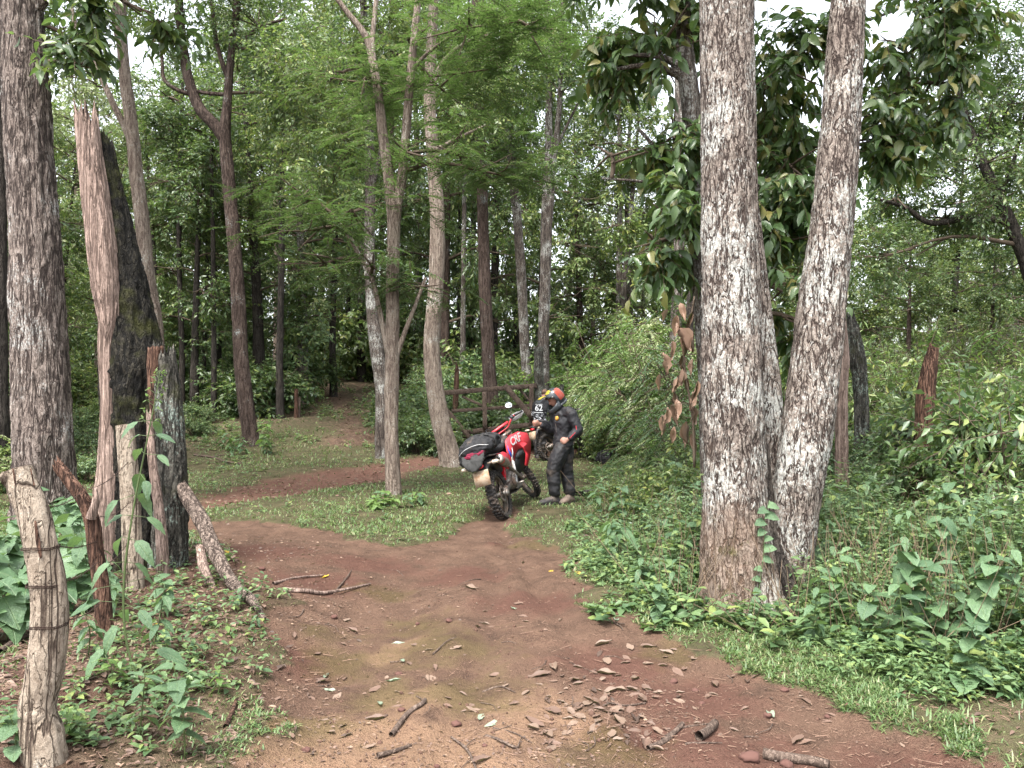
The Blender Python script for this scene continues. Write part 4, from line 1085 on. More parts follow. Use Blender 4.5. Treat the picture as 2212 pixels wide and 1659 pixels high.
# sparse seedlings on the left bank, along the trail edge and in the clearing
x, y = scatter(rng, 6500, 3.2, 24, -60, 1350, pw=.9); x2, y2 = scatter(rng, 5000, 15, 34, -60, 950, pw=.5); x, y = np.concatenate([x, x2]), np.concatenate([y, y2])
dp_, db_, dt_ = masks(x, y)
bk = sig((-1.3 - 0.06 * y - x) / 0.25) * sstep(9.5, 7.5, y)
k = rng.random(len(x)) < ((1 - sstep(.1, .4, dp_)) * (1 - sstep(.2, .5, db_)) * (1 - sstep(.2, .5, dt_)) * (.12 + .25 * bk + .75 * sstep(15, 21, y) * sstep(-2.5, -4, x)) * (vnoise(x * 1.1, y * 1.1, seed=77) > -.1))
cover_mesh('seedlings', rng, x[k], y[k], .04, .13 + .008 * y[k], 7, .045 + .003 * y[k], LF_COVER)

# ---- weeds whose leaves can be told apart: every leaf is a part
def leaf_mesh(name, L, W, mat, bend=.25, fold=.18, teeth=0.0, heart=0.0, nseg=7, seed=0):
    """one real leaf: folded on its midrib, arched, toothed at the edge; lies along +X"""
    rg_ = np.random.default_rng(seed)
    t_ = np.linspace(0, 1, nseg)
    w = np.sin(np.clip(t_ ** .75 * math.pi, 0, math.pi)) ** .85 * .5 + heart * np.exp(-((t_ - .12) / .12) ** 2) * .5
    w[0] = .02; w[-1] = 0.004
    w = w * (1 + teeth * np.where(np.arange(nseg) % 2, 1, -1))
    zz = -bend * t_ ** 2
    V = []
    for k_ in range(nseg):
        b = -heart * .18 if 0 < k_ < 3 else 0
        ruff = rg_.normal(0, .012)
        V += [[t_[k_] * L, 0, zz[k_] * L], [(t_[k_] + b) * L, w[k_] * W, zz[k_] * L + fold * w[k_] * W + ruff * L], [(t_[k_] + b) * L, -w[k_] * W, zz[k_] * L + fold * w[k_] * W - ruff * L]]
    F = []
    for k_ in range(nseg - 1):
        a, b = 3 * k_, 3 * k_ + 3
        F += [[a, b, b + 1, a + 1], [a, a + 2, b + 2, b]]
    me = mesh_np(name, np.array(V), np.array(F), rnd=np.full(len(F), rg_.random()))
    me.materials.append(mat)
    return me
LFV_COVER = leaf_mat('leaves_weed_green', (0.034, 0.078, 0.040), (0.105, 0.175, 0.085), .4, .3, veins=True)
LFV_PALE = leaf_mat('leaves_weed_pale', (0.05, 0.10, 0.05), (0.125, 0.20, 0.095), .42, .3, veins=True)
LFV_LIME = leaf_mat('leaves_weed_lime', (0.06, 0.12, 0.03), (0.14, 0.22, 0.06), .42, .36, veins=True)
LEAVES = [leaf_mesh('leaf', 1, .46, LFV_COVER, .2 + .12 * k, .2, .07, 0, 9, k + 1) for k in range(5)]
HEARTS = [leaf_mesh('leaf', 1, .80, LFV_COVER, .25 + .1 * k, .12, .06, .45, 9, k + 11) for k in range(4)]
LIMES = [leaf_mesh('leaf', 1, .5, LFV_LIME, .25 + .1 * k, .2, .05, 0, 9, k + 21) for k in range(3)]
DEADS = [leaf_mesh('leaf', 1, .55, LF_DEAD, .35 + .25 * k, .35 + .2 * k, .05, 0, 7, k + 31) for k in range(4)]

PALES = [leaf_mesh('leaf', 1, .45, LFV_PALE, .2 + .12 * k, .2, .07, 0, 9, k + 41) for k in range(4)]
def orient(o, pos, ax, up, s):
    ax = np.asarray(ax, float); ax = ax / np.linalg.norm(ax)
    up = np.asarray(up, float); sd_ = np.cross(up, ax); sd_ /= np.linalg.norm(sd_) + 1e-9; up = np.cross(ax, sd_)
    M = Matrix(((ax[0] * s, sd_[0] * s, up[0] * s, pos[0]), (ax[1] * s, sd_[1] * s, up[1] * s, pos[1]), (ax[2] * s, sd_[2] * s, up[2] * s, pos[2]), (0, 0, 0, 1)))
    o.matrix_local = M

def weed(name, label, cat, x, y, ht, nleaf, size, pool, rg_, group=None, lean=(0, 0), elev=(-.5, .5), low=.2, petiole=.25, stem_r=.004, z=None, pairs=True):
    z = H(x, y) if z is None else z
    t_ = thing(name, label, cat, (x, y, z), group)
    pts = np.array([[0, 0, -.02], [lean[0] * .35 + rg_.uniform(-.02, .02), lean[1] * .35, ht * .5], [lean[0], lean[1], ht]])
    V, F = tube(pts, [stem_r, stem_r * .8, stem_r * .4], 6, 9)
    add('stem', mesh_np('stem', V, F), STEM, t_)
    C = catmull(pts, 30)
    a0 = rg_.uniform(0, 6.28)
    for k in range(nleaf):
        f = low + (1 - low) * ((k // 2 if pairs else k) + .5) / ((nleaf + 1) // 2 if pairs else nleaf) * .98
        a = a0 + (k // 2) * 1.57 + (k % 2) * 3.14 + rg_.uniform(-.35, .35) if pairs else a0 + k * 2.4
        e = rg_.uniform(*elev)
        d_ = np.array([math.cos(a) * math.cos(e), math.sin(a) * math.cos(e), math.sin(e)])
        c = C[min(29, int(f * 29))]
        s = size * rg_.uniform(.7, 1.2) * (1.1 - .4 * f)
        o = add('leaf', rg_.choice(pool), None, t_)
        orient(o, c + d_ * s * petiole * .2, d_, (rg_.uniform(-.3, .3), rg_.uniform(-.3, .3), 1), s)
    return t_

rg = random.Random(44)
RW = ('broad leaved weed on the verge beside the twin trunks', 'weed', 'weeds on the right verge')
spots = []
for _ in range(900):
    px, py = rg.uniform(1270, 2230), rg.uniform(1100, 1560)
    g = G(px, py)
    c_ = float(polydist(np.array([g[0]]), np.array([g[1]]), COVER)[0])
    if c_ < .02 or math.hypot(g[0] - tb[0], g[1] - TD) < .5: continue
    if any(math.hypot(g[0] - a, g[1] - b) < .24 for a, b in spots): continue
    if abs(px - 1610) < 90 and py > 1330: continue
    spots.append((g[0], g[1]))
    if len(spots) >= 75: break
for k, (x, y) in enumerate(spots):
    near_edge = float(polydist(np.array([x]), np.array([y]), COVER)[0])
    ht = rg.uniform(.25, .5) + .42 * min(1, near_edge / 1.2)
    weed('weed', ('broad leaved', 'long leaved', 'pale leaved', 'heart leaved')[k % 4] + (' tall' if ht > .6 else ' low') + ' weed on the verge beside the ' + mark(CX + x / y * FPX), RW[1], x, y, ht, rg.choice([12, 14, 16]), rg.uniform(.11, .17), (LEAVES, LEAVES, PALES, HEARTS)[k % 4], rg, RW[2], (rg.uniform(-.1, .1), rg.uniform(-.12, .06)))
# the weeds that stand out
def at_ground(px, py): g = G(px, py); return g[0], g[1]
x, y = at_ground(1335, 1215)
weed('large_leaf_weed', 'weed with long pale blue green leaves in a whorl beside the dirt path', 'weed', x, y, .42, 9, .30, LEAVES, rg, None, (-.03, -.05), (-.2, .35), .6, .2, .006, pairs=False)
x, y = at_ground(1420, 1265)
weed('large_leaf_weed', 'low weed with wide ribbed leaves at the path edge by the twin trunks', 'weed', x, y, .2, 8, .26, LEAVES, rg, None, (.03, -.05), (-.1, .4), .4, .2, .006, pairs=False)
x, y = at_ground(1800, 1345)
weed('young_weed', 'young weed with a pale yellow green crown right of the twin trunks', 'weed', x, y, .38, 12, .14, LIMES, rg, None, (.02, -.04), (-.6, .6), .3)
x, y = at_ground(1975, 1400)
weed('tall_weed', 'tall drooping weed with large dark leaves right of the young pale weed', 'weed', x, y, .72, 22, .19, HEARTS, rg, None, (-.1, -.1), (-.9, .1), .12)
x, y = at_ground(2090, 1420)
weed('tall_weed', 'bushy drooping weed leaning over the grass on the right verge', 'weed', x, y, .66, 24, .17, HEARTS, rg, None, (.12, -.12), (-.8, .2), .1)
# climber on the foot of the twin trunks
tv = thing('climber', 'thin climber with heart shaped leaves on the foot of the twin trunks', 'climbing plant', (*P(1632, 1335, TD - .42)[:2], H(*P(1632, 1335, TD - .42)[:2])))
cp = [P(1632, 1340, TD - .42), P(1640, 1270, TD - .30), P(1650, 1190, TD - .27), P(1652, 1120, TD - .26), P(1662, 1080, TD - .26)]
part('stem', *tube(cp, [.004, .0035, .003, .0025, .002], 6, 25), STEM, tv)
C = catmull(cp, 30)
for k in range(14):
    o = add('leaf', rg.choice(HEARTS), None, tv); q = C[3 + 2 * (k % 13)] - ROOT[tv.name]
    orient(o, q, (rg.choice([-1, 1]) * rg.uniform(.5, 1), -.5, rg.uniform(-.5, .3)), (0, -.8, .7), rg.uniform(.06, .10))
# tuft at the foot of the pale forked tree, tuft at the foot of the red-brown tree
for k in range(9):
    x, y = at_ground(845 + rg.uniform(-60, 65), 1092 + rg.uniform(-8, 12))
    weed('low_weed', 'low bright weed in the tuft at the foot of the pale forked tree', 'weed', x, y, rg.uniform(.1, .2), 10, rg.uniform(.13, .19), LIMES if k % 3 else LEAVES, rg, 'tuft under the pale forked tree', (rg.uniform(-.08, .08), -.05), (-.3, .5), .2)
for k in range(10):
    x, y = at_ground(545 + rg.uniform(-75, 45), 972 + rg.uniform(-6, 14))
    weed('low_weed', 'leafy weed in the clump at the foot of the red brown tree', 'weed', x, y, rg.uniform(.25, .6) if k % 3 else .9, 12, rg.uniform(.17, .24), LEAVES if k % 3 else LIMES, rg, 'clump under the red brown tree', (rg.uniform(-.1, .1), -.05), (-.5, .3), .2)
# left bank: big heart-shaped leaves behind the posts
k = 0; spots = []
while len(spots) < 30 and k < 4000:
    k += 1
    px, py = rg.uniform(-60, 400), rg.uniform(1110, 1400)
    g = G(px, py)
    if float(polydist(np.array([g[0]]), np.array([g[1]]), VINES)[0]) < 0: continue
    if any(math.hypot(g[0] - a, g[1] - b) < .22 for a, b in spots): continue
    spots.append((g[0], g[1]))
for x, y in spots:
    weed('vine', 'vine with wide heart shaped leaves ' + ('under the massive ridged tree' if y > 8 else 'at the foot of the snag' if CX + x / y * FPX > 230 else 'between the snag and the bent rusty post' if CX + x / y * FPX > 130 else 'behind the thick crooked post'), 'vine', x, y, rg.uniform(.3, .62), 12, rg.uniform(.20, .30), HEARTS, rg, 'vines behind the fence posts', (rg.uniform(-.15, .15), rg.uniform(-.15, .05)), (-.7, .25), .25)
# dry dead stems standing among the weeds
x, y = scatter(rng, 1300, 4.5, 13, 1250, 2260, pw=.8)
k = (polydist(x, y, COVER) > .15) & (np.hypot(x - tb[0], y - TD) > .45); x, y = x[k], y[k]; n = len(x)
A_ = np.stack([x, y, h(x, y)], -1); B_ = A_ + np.stack([rng.normal(0, .22, n), rng.normal(0, .22, n), rng.uniform(.2, .75, n)], -1)
o = add('dead_stems', mesh_np('dead_stems', *segs(A_, B_, .0035, .0015)), plain('dead_stems', (0.17, 0.125, 0.085), .9, .1)); o['kind'] = 'stuff'
# ferns in the undergrowth on the right
FERN = leaf_mat('fern_leaflets', (0.035, 0.08, 0.04), (0.10, 0.17, 0.085), .45, .33)
def fern_frond(seed):
    r_ = np.random.default_rng(seed); n = 26
    t_ = np.linspace(.12, 1, n); C_ = np.stack([t_, 0 * t_, .5 * t_ - .62 * t_ ** 2], -1)
    p_, a_, l_ = [], [], []
    for s_ in (-1, 1):
        p_.append(C_); a_.append(np.stack([np.full(n, .35), np.full(n, s_ * 1.0), np.full(n, -.12)], -1) + r_.normal(0, .05, (n, 3))); l_.append(.24 * np.sin(np.clip(t_ * 2.9 + .25, 0, 3.12)) + .02)
    V, F, R = leaf_inst(LEAF_LONG, np.concatenate(p_), np.concatenate(a_), np.tile([0, 0, 1.], (2 * n, 1)) + r_.normal(0, .1, (2 * n, 3)), np.concatenate(l_), np.full(2 * n, .045), r_)
    mb_ = MB().put(V, F); mb_.put(*tube(np.vstack([[0, 0, 0], C_[::5]]), np.linspace(.012, .003, 7), 5, 14))
    V2, F2 = mb_.get(); nf = sum(len(f) for f in F2)
    me = mesh_np('frond', V2, F2, rnd=np.full(nf, r_.random() * .7)); me.materials.append(FERN); return me
FRONDS = [fern_frond(k) for k in range(4)]
for k, (px, py, d, s_) in enumerate([(2040, 1180, 7.0, .75), (1890, 1050, 8.0, .7), (1960, 1260, 6.3, .55), (2160, 1250, 6.4, .65), (1780, 1240, 6.6, .45), (1440, 1000, 9.0, .6)]):
    x, y = P(px, py, d)[:2]
    t_ = thing('fern', ('large fern', 'arching fern', 'small fern', 'broad fern', 'little fern', 'shaded fern')[k] + ' with feathered fronds among the weeds beside the ' + mark(px), 'fern', (x, y, H(x, y)))
    for q in range(7):
        o = add('frond', FRONDS[q % 4], None, t_); a = q * .9 + k
        orient(o, (0, 0, .02), (math.cos(a), math.sin(a), rg.uniform(.35, .9)), (-math.cos(a) * .5, -math.sin(a) * .5, 1), s_ * rg.uniform(.75, 1.1))
x, y = P(2120, 950, 8.2)[:2]
weed('lime_vine', 'tall vine stem with large bright lime leaves right of the broken brown post', 'vine', x, y, 1.45, 9, .34, [leaf_mesh('leaf', 1, .9, LFV_LIME, .3, .12, .06, .45, 9, 61)], rg, None, (.1, -.1), (-.3, .3), .6)
# the tall flowering weed in front of the posts
g = G(300, 1480)
tx, ty = float(g[0]), 3.9
tx = P(300, 1450, ty)[0]
tall = thing('tall_flowering_weed', 'tall thin weed with a budding top in front of the fence posts', 'weed', (tx, ty, H(tx, ty)))
sp = [np.array([tx, ty, H(tx, ty) - .02]), P(272, 1380, ty), P(268, 1250, ty), P(290, 1090, ty), P(318, 950, ty), P(338, 850, ty), P(346, 800, ty)]
part('stem', *tube(sp, [.007, .0065, .006, .005, .004, .003, .002], 6, 40), STEM, tall)
C = catmull(sp, 60)
for k in range(26):
    f = .12 + .62 * (k // 2) / 12; q = C[int(f * 59)] - ROOT[tall.name]
    a = (k % 2) * 3.14 + rg.uniform(-.7, .7) + (k // 2) * .9
    d_ = np.array([math.cos(a), math.sin(a) * .8, rg.uniform(-.35, .3)])
    ln = rg.uniform(.05, .16) * (1 - .4 * f)
    part('stem', *tube([q + ROOT[tall.name], q + ROOT[tall.name] + d_ * ln], [.002, .0012], 5, 2), STEM, tall)
    o = add('leaf', rg.choice(LEAVES), None, tall)
    orient(o, q + d_ * ln, d_ + np.array([0, 0, -.45]), (rg.uniform(-.3, .3), -.4, 1), rg.uniform(.11, .17) * (1.15 - .55 * f))
for k in range(9):
    f = .72 + .28 * k / 9; q = C[int(f * 59)] - ROOT[tall.name]
    for s_ in (-1, 1):
        d_ = np.array([s_ * rg.uniform(.6, 1), rg.uniform(-.4, .4), .7]); ln = .09 * (1.25 - f)
        part('stem', *tube([q + ROOT[tall.name], q + ROOT[tall.name] + d_ * ln], [.0015, .001], 5, 2), STEM, tall)
        for b in range(3):
            o = add('bud', LIMES[b], None, tall)
            orient(o, q + d_ * ln, rand_dir(np.random.default_rng(k * 9 + b + s_ + 5), 1)[0] + [0, 0, .3], (0, -.3, 1), .022)
# smaller weeds in front and between the posts
for k, (px, py, ht, nl, sz, pool) in enumerate([(300, 1600, .30, 12, .10, LEAVES), (400, 1640, .42, 14, .12, HEARTS), (330, 1400, .35, 16, .12, LEAVES), (250, 1330, .4, 16, .13, LEAVES), (190, 1420, .25, 12, .12, LEAVES), (520, 1305, .16, 10, .09, LEAVES),
                                               (470, 1230, .24, 10, .11, LEAVES), (455, 1190, .2, 8, .10, LEAVES), (360, 1330, .28, 12, .11, HEARTS), (240, 1500, .16, 8, .11, LIMES), (130, 1600, .14, 8, .10, LIMES), (470, 1500, .14, 8, .08, LIMES), (500, 1380, .1, 8, .07, LIMES),
                                               (30, 1640, .2, 8, .11, HEARTS), (430, 1420, .12, 8, .08, LEAVES), (210, 1260, .45, 14, .16, HEARTS), (560, 1350, .1, 8, .07, LEAVES), (380, 1560, .18, 10, .09, LEAVES)]):
    x, y = at_ground(px, py)
    weed('low_weed', ('upright' if ht > .22 else 'little') + ' leafy weed ' + ('beside the bleached slanting root' if px > 440 and py < 1400 else 'at the edge of the litter bank' if px > 440 else 'in front of the mottled post' if px > 280 and py < 1420 else 'in the litter below the tall flowering weed' if px > 280 else 'at the foot of the bent rusty post' if py < 1450 else 'in the litter beside the thick crooked post'), 'weed', x, y, ht, nl, sz, pool, rg, 'weeds around the fence posts', (rg.uniform(-.06, .06), rg.uniform(-.06, .02)), (-.5, .4), .25)
# shapes of fallen and withered leaves
LF_WITH = leaf_mat('leaves_withered', (0.085, 0.052, 0.036), (0.215, 0.135, 0.094), .6, .12)
def fallen(name, L, W, curl, mat, seed, rough=.02):
    rg_ = np.random.default_rng(seed)
    V, F = [], []
    n = 7
    for k in range(n):
        t_ = k / (n - 1); w = max(.03, math.sin(math.pi * min(.97, t_ ** .85 + .02)) ** .8) * .5
        zz = curl * .30 * (t_ - .5) ** 2 + rg_.normal(0, .012)
        for s in (-1, -.5, 0, .5, 1):
            V.append([(t_ - .5) * L + rg_.normal(0, .008) * L, s * w * W * (1 - .25 * curl), (zz + curl * .5 * (abs(s) * w) ** 1.3 + rg_.normal(0, rough)) * L])
    for k in range(n - 1):
        for j in range(4):
            a = 5 * k + j; F.append([a, a + 1, a + 6, a + 5])
    V = np.array(V); V[:, 2] -= V[:, 2].min() - .004
    me = mesh_np(name, V, np.array(F), rnd=np.full(len(F), rg_.random())); me.materials.append(mat)
    return me
LF_TAN = leaf_mat('leaves_fallen_tan', (0.094, 0.063, 0.046), (0.180, 0.126, 0.092), .6, .08)
LF_PALE = leaf_mat('leaves_fallen_pale_green', (0.150, 0.188, 0.135), (0.247, 0.292, 0.217), .4, .15)
LF_YEL = leaf_mat('leaves_fallen_yellow', (0.36, 0.22, 0.02), (0.42, 0.27, 0.03), .5, .2)
FL = {'brown': [fallen('fallen_leaf', 1, .45, c, LF_DEAD, 60 + i) for i, c in enumerate((.1, .25, .5, .9, .35))], 'tan': [fallen('fallen_leaf', 1, .5, c, LF_TAN, 70 + i) for i, c in enumerate((.15, .45, .9))],
      'pale': [fallen('fallen_leaf', 1, .36, c, LF_PALE, 80 + i) for i, c in enumerate((.3, .7))], 'yellow': [fallen('fallen_leaf', 1, .5, .4, LF_YEL, 90)]}
WITHER = [fallen('leaf', 1, w_, c, LF_WITH, 120 + i, .06) for i, (c, w_) in enumerate(((1.6, .6), (2.2, .5), (2.8, .62), (1.2, .4), (2.0, .7), (3.0, .45)))]
# withered branch of big brown leaves hanging beside the twin trunks
wd = TD + .55
wb = thing('withered_branch', 'withered branch of large brown leaves hanging beside the twin trunks', 'dead branch', P(1500, 1010, wd))
bp_ = [P(1500, 1010, wd), P(1496, 900, wd), P(1478, 780, wd), P(1492, 690, wd), P(1500, 640, wd)]
part('stem', *tube(bp_, [.012, .011, .009, .008, .006], 6, 20), TWIG, wb)
for px, py, s in [(1440, 672, .8), (1475, 660, 1), (1462, 690, 1), (1488, 680, 1.1), (1470, 720, 1.2), (1490, 735, 1.1), (1448, 745, 1.1), (1430, 770, 1.1), (1480, 770, 1), (1497, 780, 1), (1465, 800, .9), (1428, 815, .8), (1452, 815, .9), (1480, 815, .8), (1470, 850, 1.2), (1488, 850, 1.1),
                  (1455, 880, 1), (1432, 885, .9), (1495, 880, 1.1), (1438, 905, 1), (1460, 870, 1.1), (1490, 915, 1.1), (1455, 925, .8), (1498, 945, 1.1), (1475, 700, 1.0), (1500, 720, 1.1), (1485, 935, .9), (1498, 830, 1.1)]:
    q = P(px, py, wd + rg.uniform(-.15, .1)); b0 = min(catmull(bp_, 30), key=lambda c: np.linalg.norm(c - q) + (.3 if c[2] < q[2] else 0))
    part('stem', *tube([b0, (b0 + q) / 2 + [0, 0, .02], q], [.003, .002, .0015], 5, 6), TWIG, wb)
    o = add('leaf', rg.choice(WITHER), None, wb)
    orient(o, q - ROOT[wb.name] - np.array([0, 0, .06 * s]), (rg.uniform(-.45, .45), rg.uniform(-.4, .4), -1), (rg.uniform(-1.2, 1.2), -1, .2), .175 * s * rg.uniform(.8, 1.1))

# ---- fallen leaves: the ones that show singly are objects, the rest is litter
FLAB = {'brown': 'dry curled brown leaf', 'tan': 'pale tan dead leaf', 'pale': 'pale green fallen leaf', 'yellow': 'yellow fallen leaf'}
def drop(kind, x, y, s, z=None):
    o = add('fallen_leaf', rg.choice(FL[kind]), None)
    o.location = (x, y, (H(x, y) if z is None else z)); o.rotation_euler = (rg.uniform(-.25, .25), rg.uniform(-.25, .25), rg.uniform(0, 6.28)); o.scale = (s, s, s)
    px_, py_ = CX + x / y * FPX, CY + 27.5 + (CAM_Z - o.location.z) / y * FPX
    wh_ = 'in the heap of dead leaves' if math.hypot((px_ - 1330) / 1.6, py_ - 1500) < 75 else 'on the upper path below the turf' if py_ < 1290 else 'beside the litter bank' if px_ < 720 else 'on the red earth by the right verge' if px_ > 1480 else 'on the sandy front of the path' if py_ > 1530 else 'on the middle of the bare path'
    return tag(o, ('tiny ' if s < .055 else 'large ' if s > .09 else '') + FLAB[kind] + ' ' + wh_, 'leaf', kind + ' fallen leaves on the path')
for px, py, s in [(820, 1497, .10), (705, 1425, .09), (712, 1452, .10), (850, 1443, .10), (1040, 1527, .10), (1065, 1550, .11), (1665, 1523, .12), (1330, 1325, .13), (1110, 1300, .10), (870, 1400, .09), (860, 1360, .09), (1750, 1395, .1)]:
    x, y = at_ground(px, py); drop('pale', x, y, s)
for px, py, s in [(1250, 1240, .10), (700, 1233, .10), (490, 1195, .10), (475, 1180, .06), (340, 1345, .09), (1190, 1225, .08)]:
    x, y = at_ground(px, py); drop('yellow', x, y, s)
n = 0
while n < 235:
    if rg.random() < .35: px, py = rg.gauss(1330, 110), rg.gauss(1500, 55)
    else: px, py = rg.uniform(500, 2200), rg.triangular(1150, 1655, 1480)
    if not (400 < px < 2212 and 1110 < py < 1658): continue
    g = G(px, py)
    m = masks(np.array([g[0]]), np.array([g[1]]))[0][0]
    if m < .5 and rg.random() > .12: continue
    drop('brown' if rg.random() < .62 else 'tan', g[0], g[1], rg.choice([.045, .055, .06, .07, .08, .095, .12]) * rg.uniform(.8, 1.15)); n += 1
# litter that nobody could count
x, y = scatter(rng, 60000, 3.1, 30, pw=.7); x2, y2 = scatter(rng, 22000, 1.6, 26, -1000, 3200, pw=.7); k = (np.abs(x2 / y2 * FPX) > 1150) | (y2 < 3.1); x, y = np.concatenate([x, x2[k]]), np.concatenate([y, y2[k]])
dp_, db_, dt_ = masks(x, y); bk = sig((-1.3 - 0.06 * y - x) / 0.25) * sstep(9.5, 7.5, y)
fo = sstep(20, 25, y) * sstep(-2, -4, x)
dens = .05 * (1 - .55 * dp_) + .30 * dp_ * sstep(.0, .7, fbm(x * .9, y * .9, seed=81, octv=3)) + .45 * db_ + .9 * dt_ + .55 * bk + .35 * fo + .3 * sstep(5, 8, -x) * sstep(3, 6, np.abs(x) - .6 * y) + .35 * np.exp(-((x - .6) ** 2 + (y - 4.1) ** 2) / .12)
k = rng.random(len(x)) < dens
x, y = x[k], y[k]; n = len(x)
sz = (.018 + .0040 * y) * rng.uniform(.4, 1.5, n) * (1 - .45 * masks(x, y)[0])
az = rng.random(n) * 6.283; el = rng.normal(.03, .18, n)
ax = np.stack([np.cos(az) * np.cos(el), np.sin(az) * np.cos(el), np.sin(el)], -1)
nr = np.array([0, 0, 1.]) + rng.normal(0, .35, (n, 3))
V, F, R = leaf_inst(LEAF_LONG, np.stack([x, y, h(x, y) + .007], -1), ax, nr, sz, sz * rng.uniform(.22, .6, n), rng)
o = add('leaf_litter', mesh_np('leaf_litter', V, F, rnd=R, smooth=False), LF_DEAD); o['kind'] = 'stuff'
# crumbs of bark, straw and short twigs
x, y = scatter(rng, 16000, 3.1, 12, pw=1.0)
dp_, _, _ = masks(x, y); k = rng.random(len(x)) < .15 + .5 * np.exp(-((x - .65) ** 2 + (y - 4.1) ** 2) / .3) + .3 * (vnoise(x * 1.5, y * 1.5, seed=87) > .2)
x, y = x[k], y[k]; n = len(x); az = rng.random(n) * 6.28; L = rng.exponential(.022, n) + .008
A = np.stack([x, y, h(x, y) + .004], -1); B = A + np.stack([np.cos(az) * L, np.sin(az) * L, rng.normal(0, .004, n)], -1)
V, F = segs(A, B, rng.uniform(.001, .003, n), rng.uniform(.0007, .002, n))
o = add('twig_litter', mesh_np('twig_litter', V, F), plain('twig_litter', (0.2, 0.13, 0.095), .9, .1)); o['kind'] = 'stuff'
x, y = scatter(rng, 5500, 3.1, 9, pw=1.2)
dp_, _, _ = masks(x, y); k = (dp_ > .5) | (rng.random(len(x)) < .3); x, y = x[k], y[k]; n = len(x)
ico = np.array([[1, 0, 0], [-1, 0, 0], [0, 1, 0], [0, -1, 0], [0, 0, 1], [0, 0, -1]], float); icf = np.array([[0, 2, 4], [2, 1, 4], [1, 3, 4], [3, 0, 4], [2, 0, 5], [1, 2, 5], [3, 1, 5], [0, 3, 5]])
sz = rng.exponential(.003, n) + .0015
V = (np.stack([x, y, h(x, y)], -1)[:, None] + ico[None] * sz[:, None, None] * rng.uniform(.6, 1.3, (n, 6, 1))).reshape(-1, 3)
F = (icf[None] + (np.arange(n) * 6)[:, None, None]).reshape(-1, 3)
o = add('soil_crumbs', mesh_np('soil_crumbs', V, F, smooth=False), plain('soil_crumbs', (0.085, 0.050, 0.037), .95, .1)); o['kind'] = 'stuff'
# ------------------------------------------------------------------ snag, posts, wire, gate, sticks and stones
W_GREY = bark_mat('weathered_wood', (0.066, 0.046, 0.037), (0.198, 0.142, 0.117), (0.360, 0.271, 0.225), (0.360, 0.342, 0.302), -1.5, 30, .035, .12, soft=.6, flake=.4, bumps=.9)
W_PALE = bark_mat('post_bark_pale', (0.046, 0.032, 0.025), (0.178, 0.140, 0.106), (0.328, 0.274, 0.216), (0.391, 0.385, 0.345), .12, 9, .14, .05, soft=.6, bumps=.8)
W_RED = bark_mat('post_wood_rusty', (0.020, 0.011, 0.008), (0.078, 0.042, 0.029), (0.145, 0.085, 0.060), (0.3, 0.28, 0.25), -1.5, 28, .07, .14, soft=.75, bumps=1.0)
W_CHAR = bark_mat('charred_mossy_wood', (0.005, 0.005, 0.005), (0.013, 0.012, 0.010), (0.036, 0.032, 0.024), (0.16, 0.19, 0.17), -.25, 20, .3, .15, moss=.30, bumps=1.0)
W_LICH = bark_mat('rotten_wood_lichen', (0.012, 0.012, 0.010), (0.050, 0.046, 0.039), (0.122, 0.113, 0.095), (0.259, 0.324, 0.281), .30, 18, .16, .13, moss=.15, bumps=1.0)
W_OLD = bark_mat('old_root_wood', (0.037, 0.027, 0.022), (0.131, 0.100, 0.083), (0.250, 0.200, 0.165), (0.375, 0.375, 0.350), -1.5, 26, .05, .14, soft=.75, flake=.4, bumps=1.0)
W_CUT = plain('cut_wood', (0.20, 0.145, 0.11), .85, .15, var=.6, scale=30)
W_BOARD = bark_mat('gate_board_wood', (0.022, 0.016, 0.013), (0.058, 0.042, 0.033), (0.10, 0.074, 0.058), (0.2, 0.2, 0.18), -1.5, 14, .6, .12, bumps=.5)

def jag_tube(pts, radii, seg, dz, seed, amp, jag=0.0, style='ridge', open_=None, squash=1.0, cells=None):
    """rough log whose upper end is splintered: the top ring runs up in teeth"""
    V, F, bh = bark_tube(pts, radii, seg, dz, style, seed, amp, cells=cells)
    if jag:
        n = (len(V) - 1) // seg
        rg_ = np.random.default_rng(seed)
        tq = np.linspace(0, 2 * math.pi, seg, endpoint=False)
        teeth = jag * (.55 * rg_.random(seg) ** 2 + .5 * np.abs(np.sin(tq * 2.5 + seed)) + .35 * np.sin(tq + seed))
        g = V[:-1].reshape(n, seg, 3)
        L = np.linalg.norm(pts[-1] - pts[0]); ax = (pts[-1] - pts[0]) / L
        w = np.linspace(0, 1, n)[:, None] ** 6
        g += (w * teeth[None])[..., None] * ax
        V = np.vstack([g.reshape(-1, 3), V[-1] - ax * jag * .8])
    return V, F, bh

# the burnt snag: bleached shell, charred heart, lichened stub and a propped splinter
SD = 6.5
sb = P(300, 1262, SD)
sn = thing('snag', 'tall broken dead tree half bleached and half charred beside the path', 'dead tree', (sb[0], SD, H(sb[0], SD)))
def snag_part(name, pts, dd, seed, mat, seg=60, dz=.03, amp=.2, jag=0.0, style='ridge', cells=None):
    p, r = pxline(pts, SD, dd)
    V, F, bh = jag_tube(p, r, seg, dz, seed, amp, jag, style, cells=cells)
    return part(name, V, F, mat, sn, attrs={'bh': bh})
snag_part('bleached_shell', [(232, 1215, 62), (233, 1100, 58), (237, 980, 46), (236, 860, 34), (231, 760, 36), (236, 690, 46), (228, 620, 58), (217, 520, 60), (204, 420, 58), (194, 340, 50), (187, 285, 46)], [-.05] * 11, 301, W_GREY, 72, .025, .16, .28, cells=16)
snag_part('charred_heart', [(298, 1260, 140), (294, 1120, 134), (290, 950, 136), (287, 800, 134), (276, 700, 110), (258, 580, 92), (240, 480, 80), (226, 400, 68), (216, 320, 54)], [.14] * 9, 305, W_CHAR, 90, .03, .22, .12, 'plate')
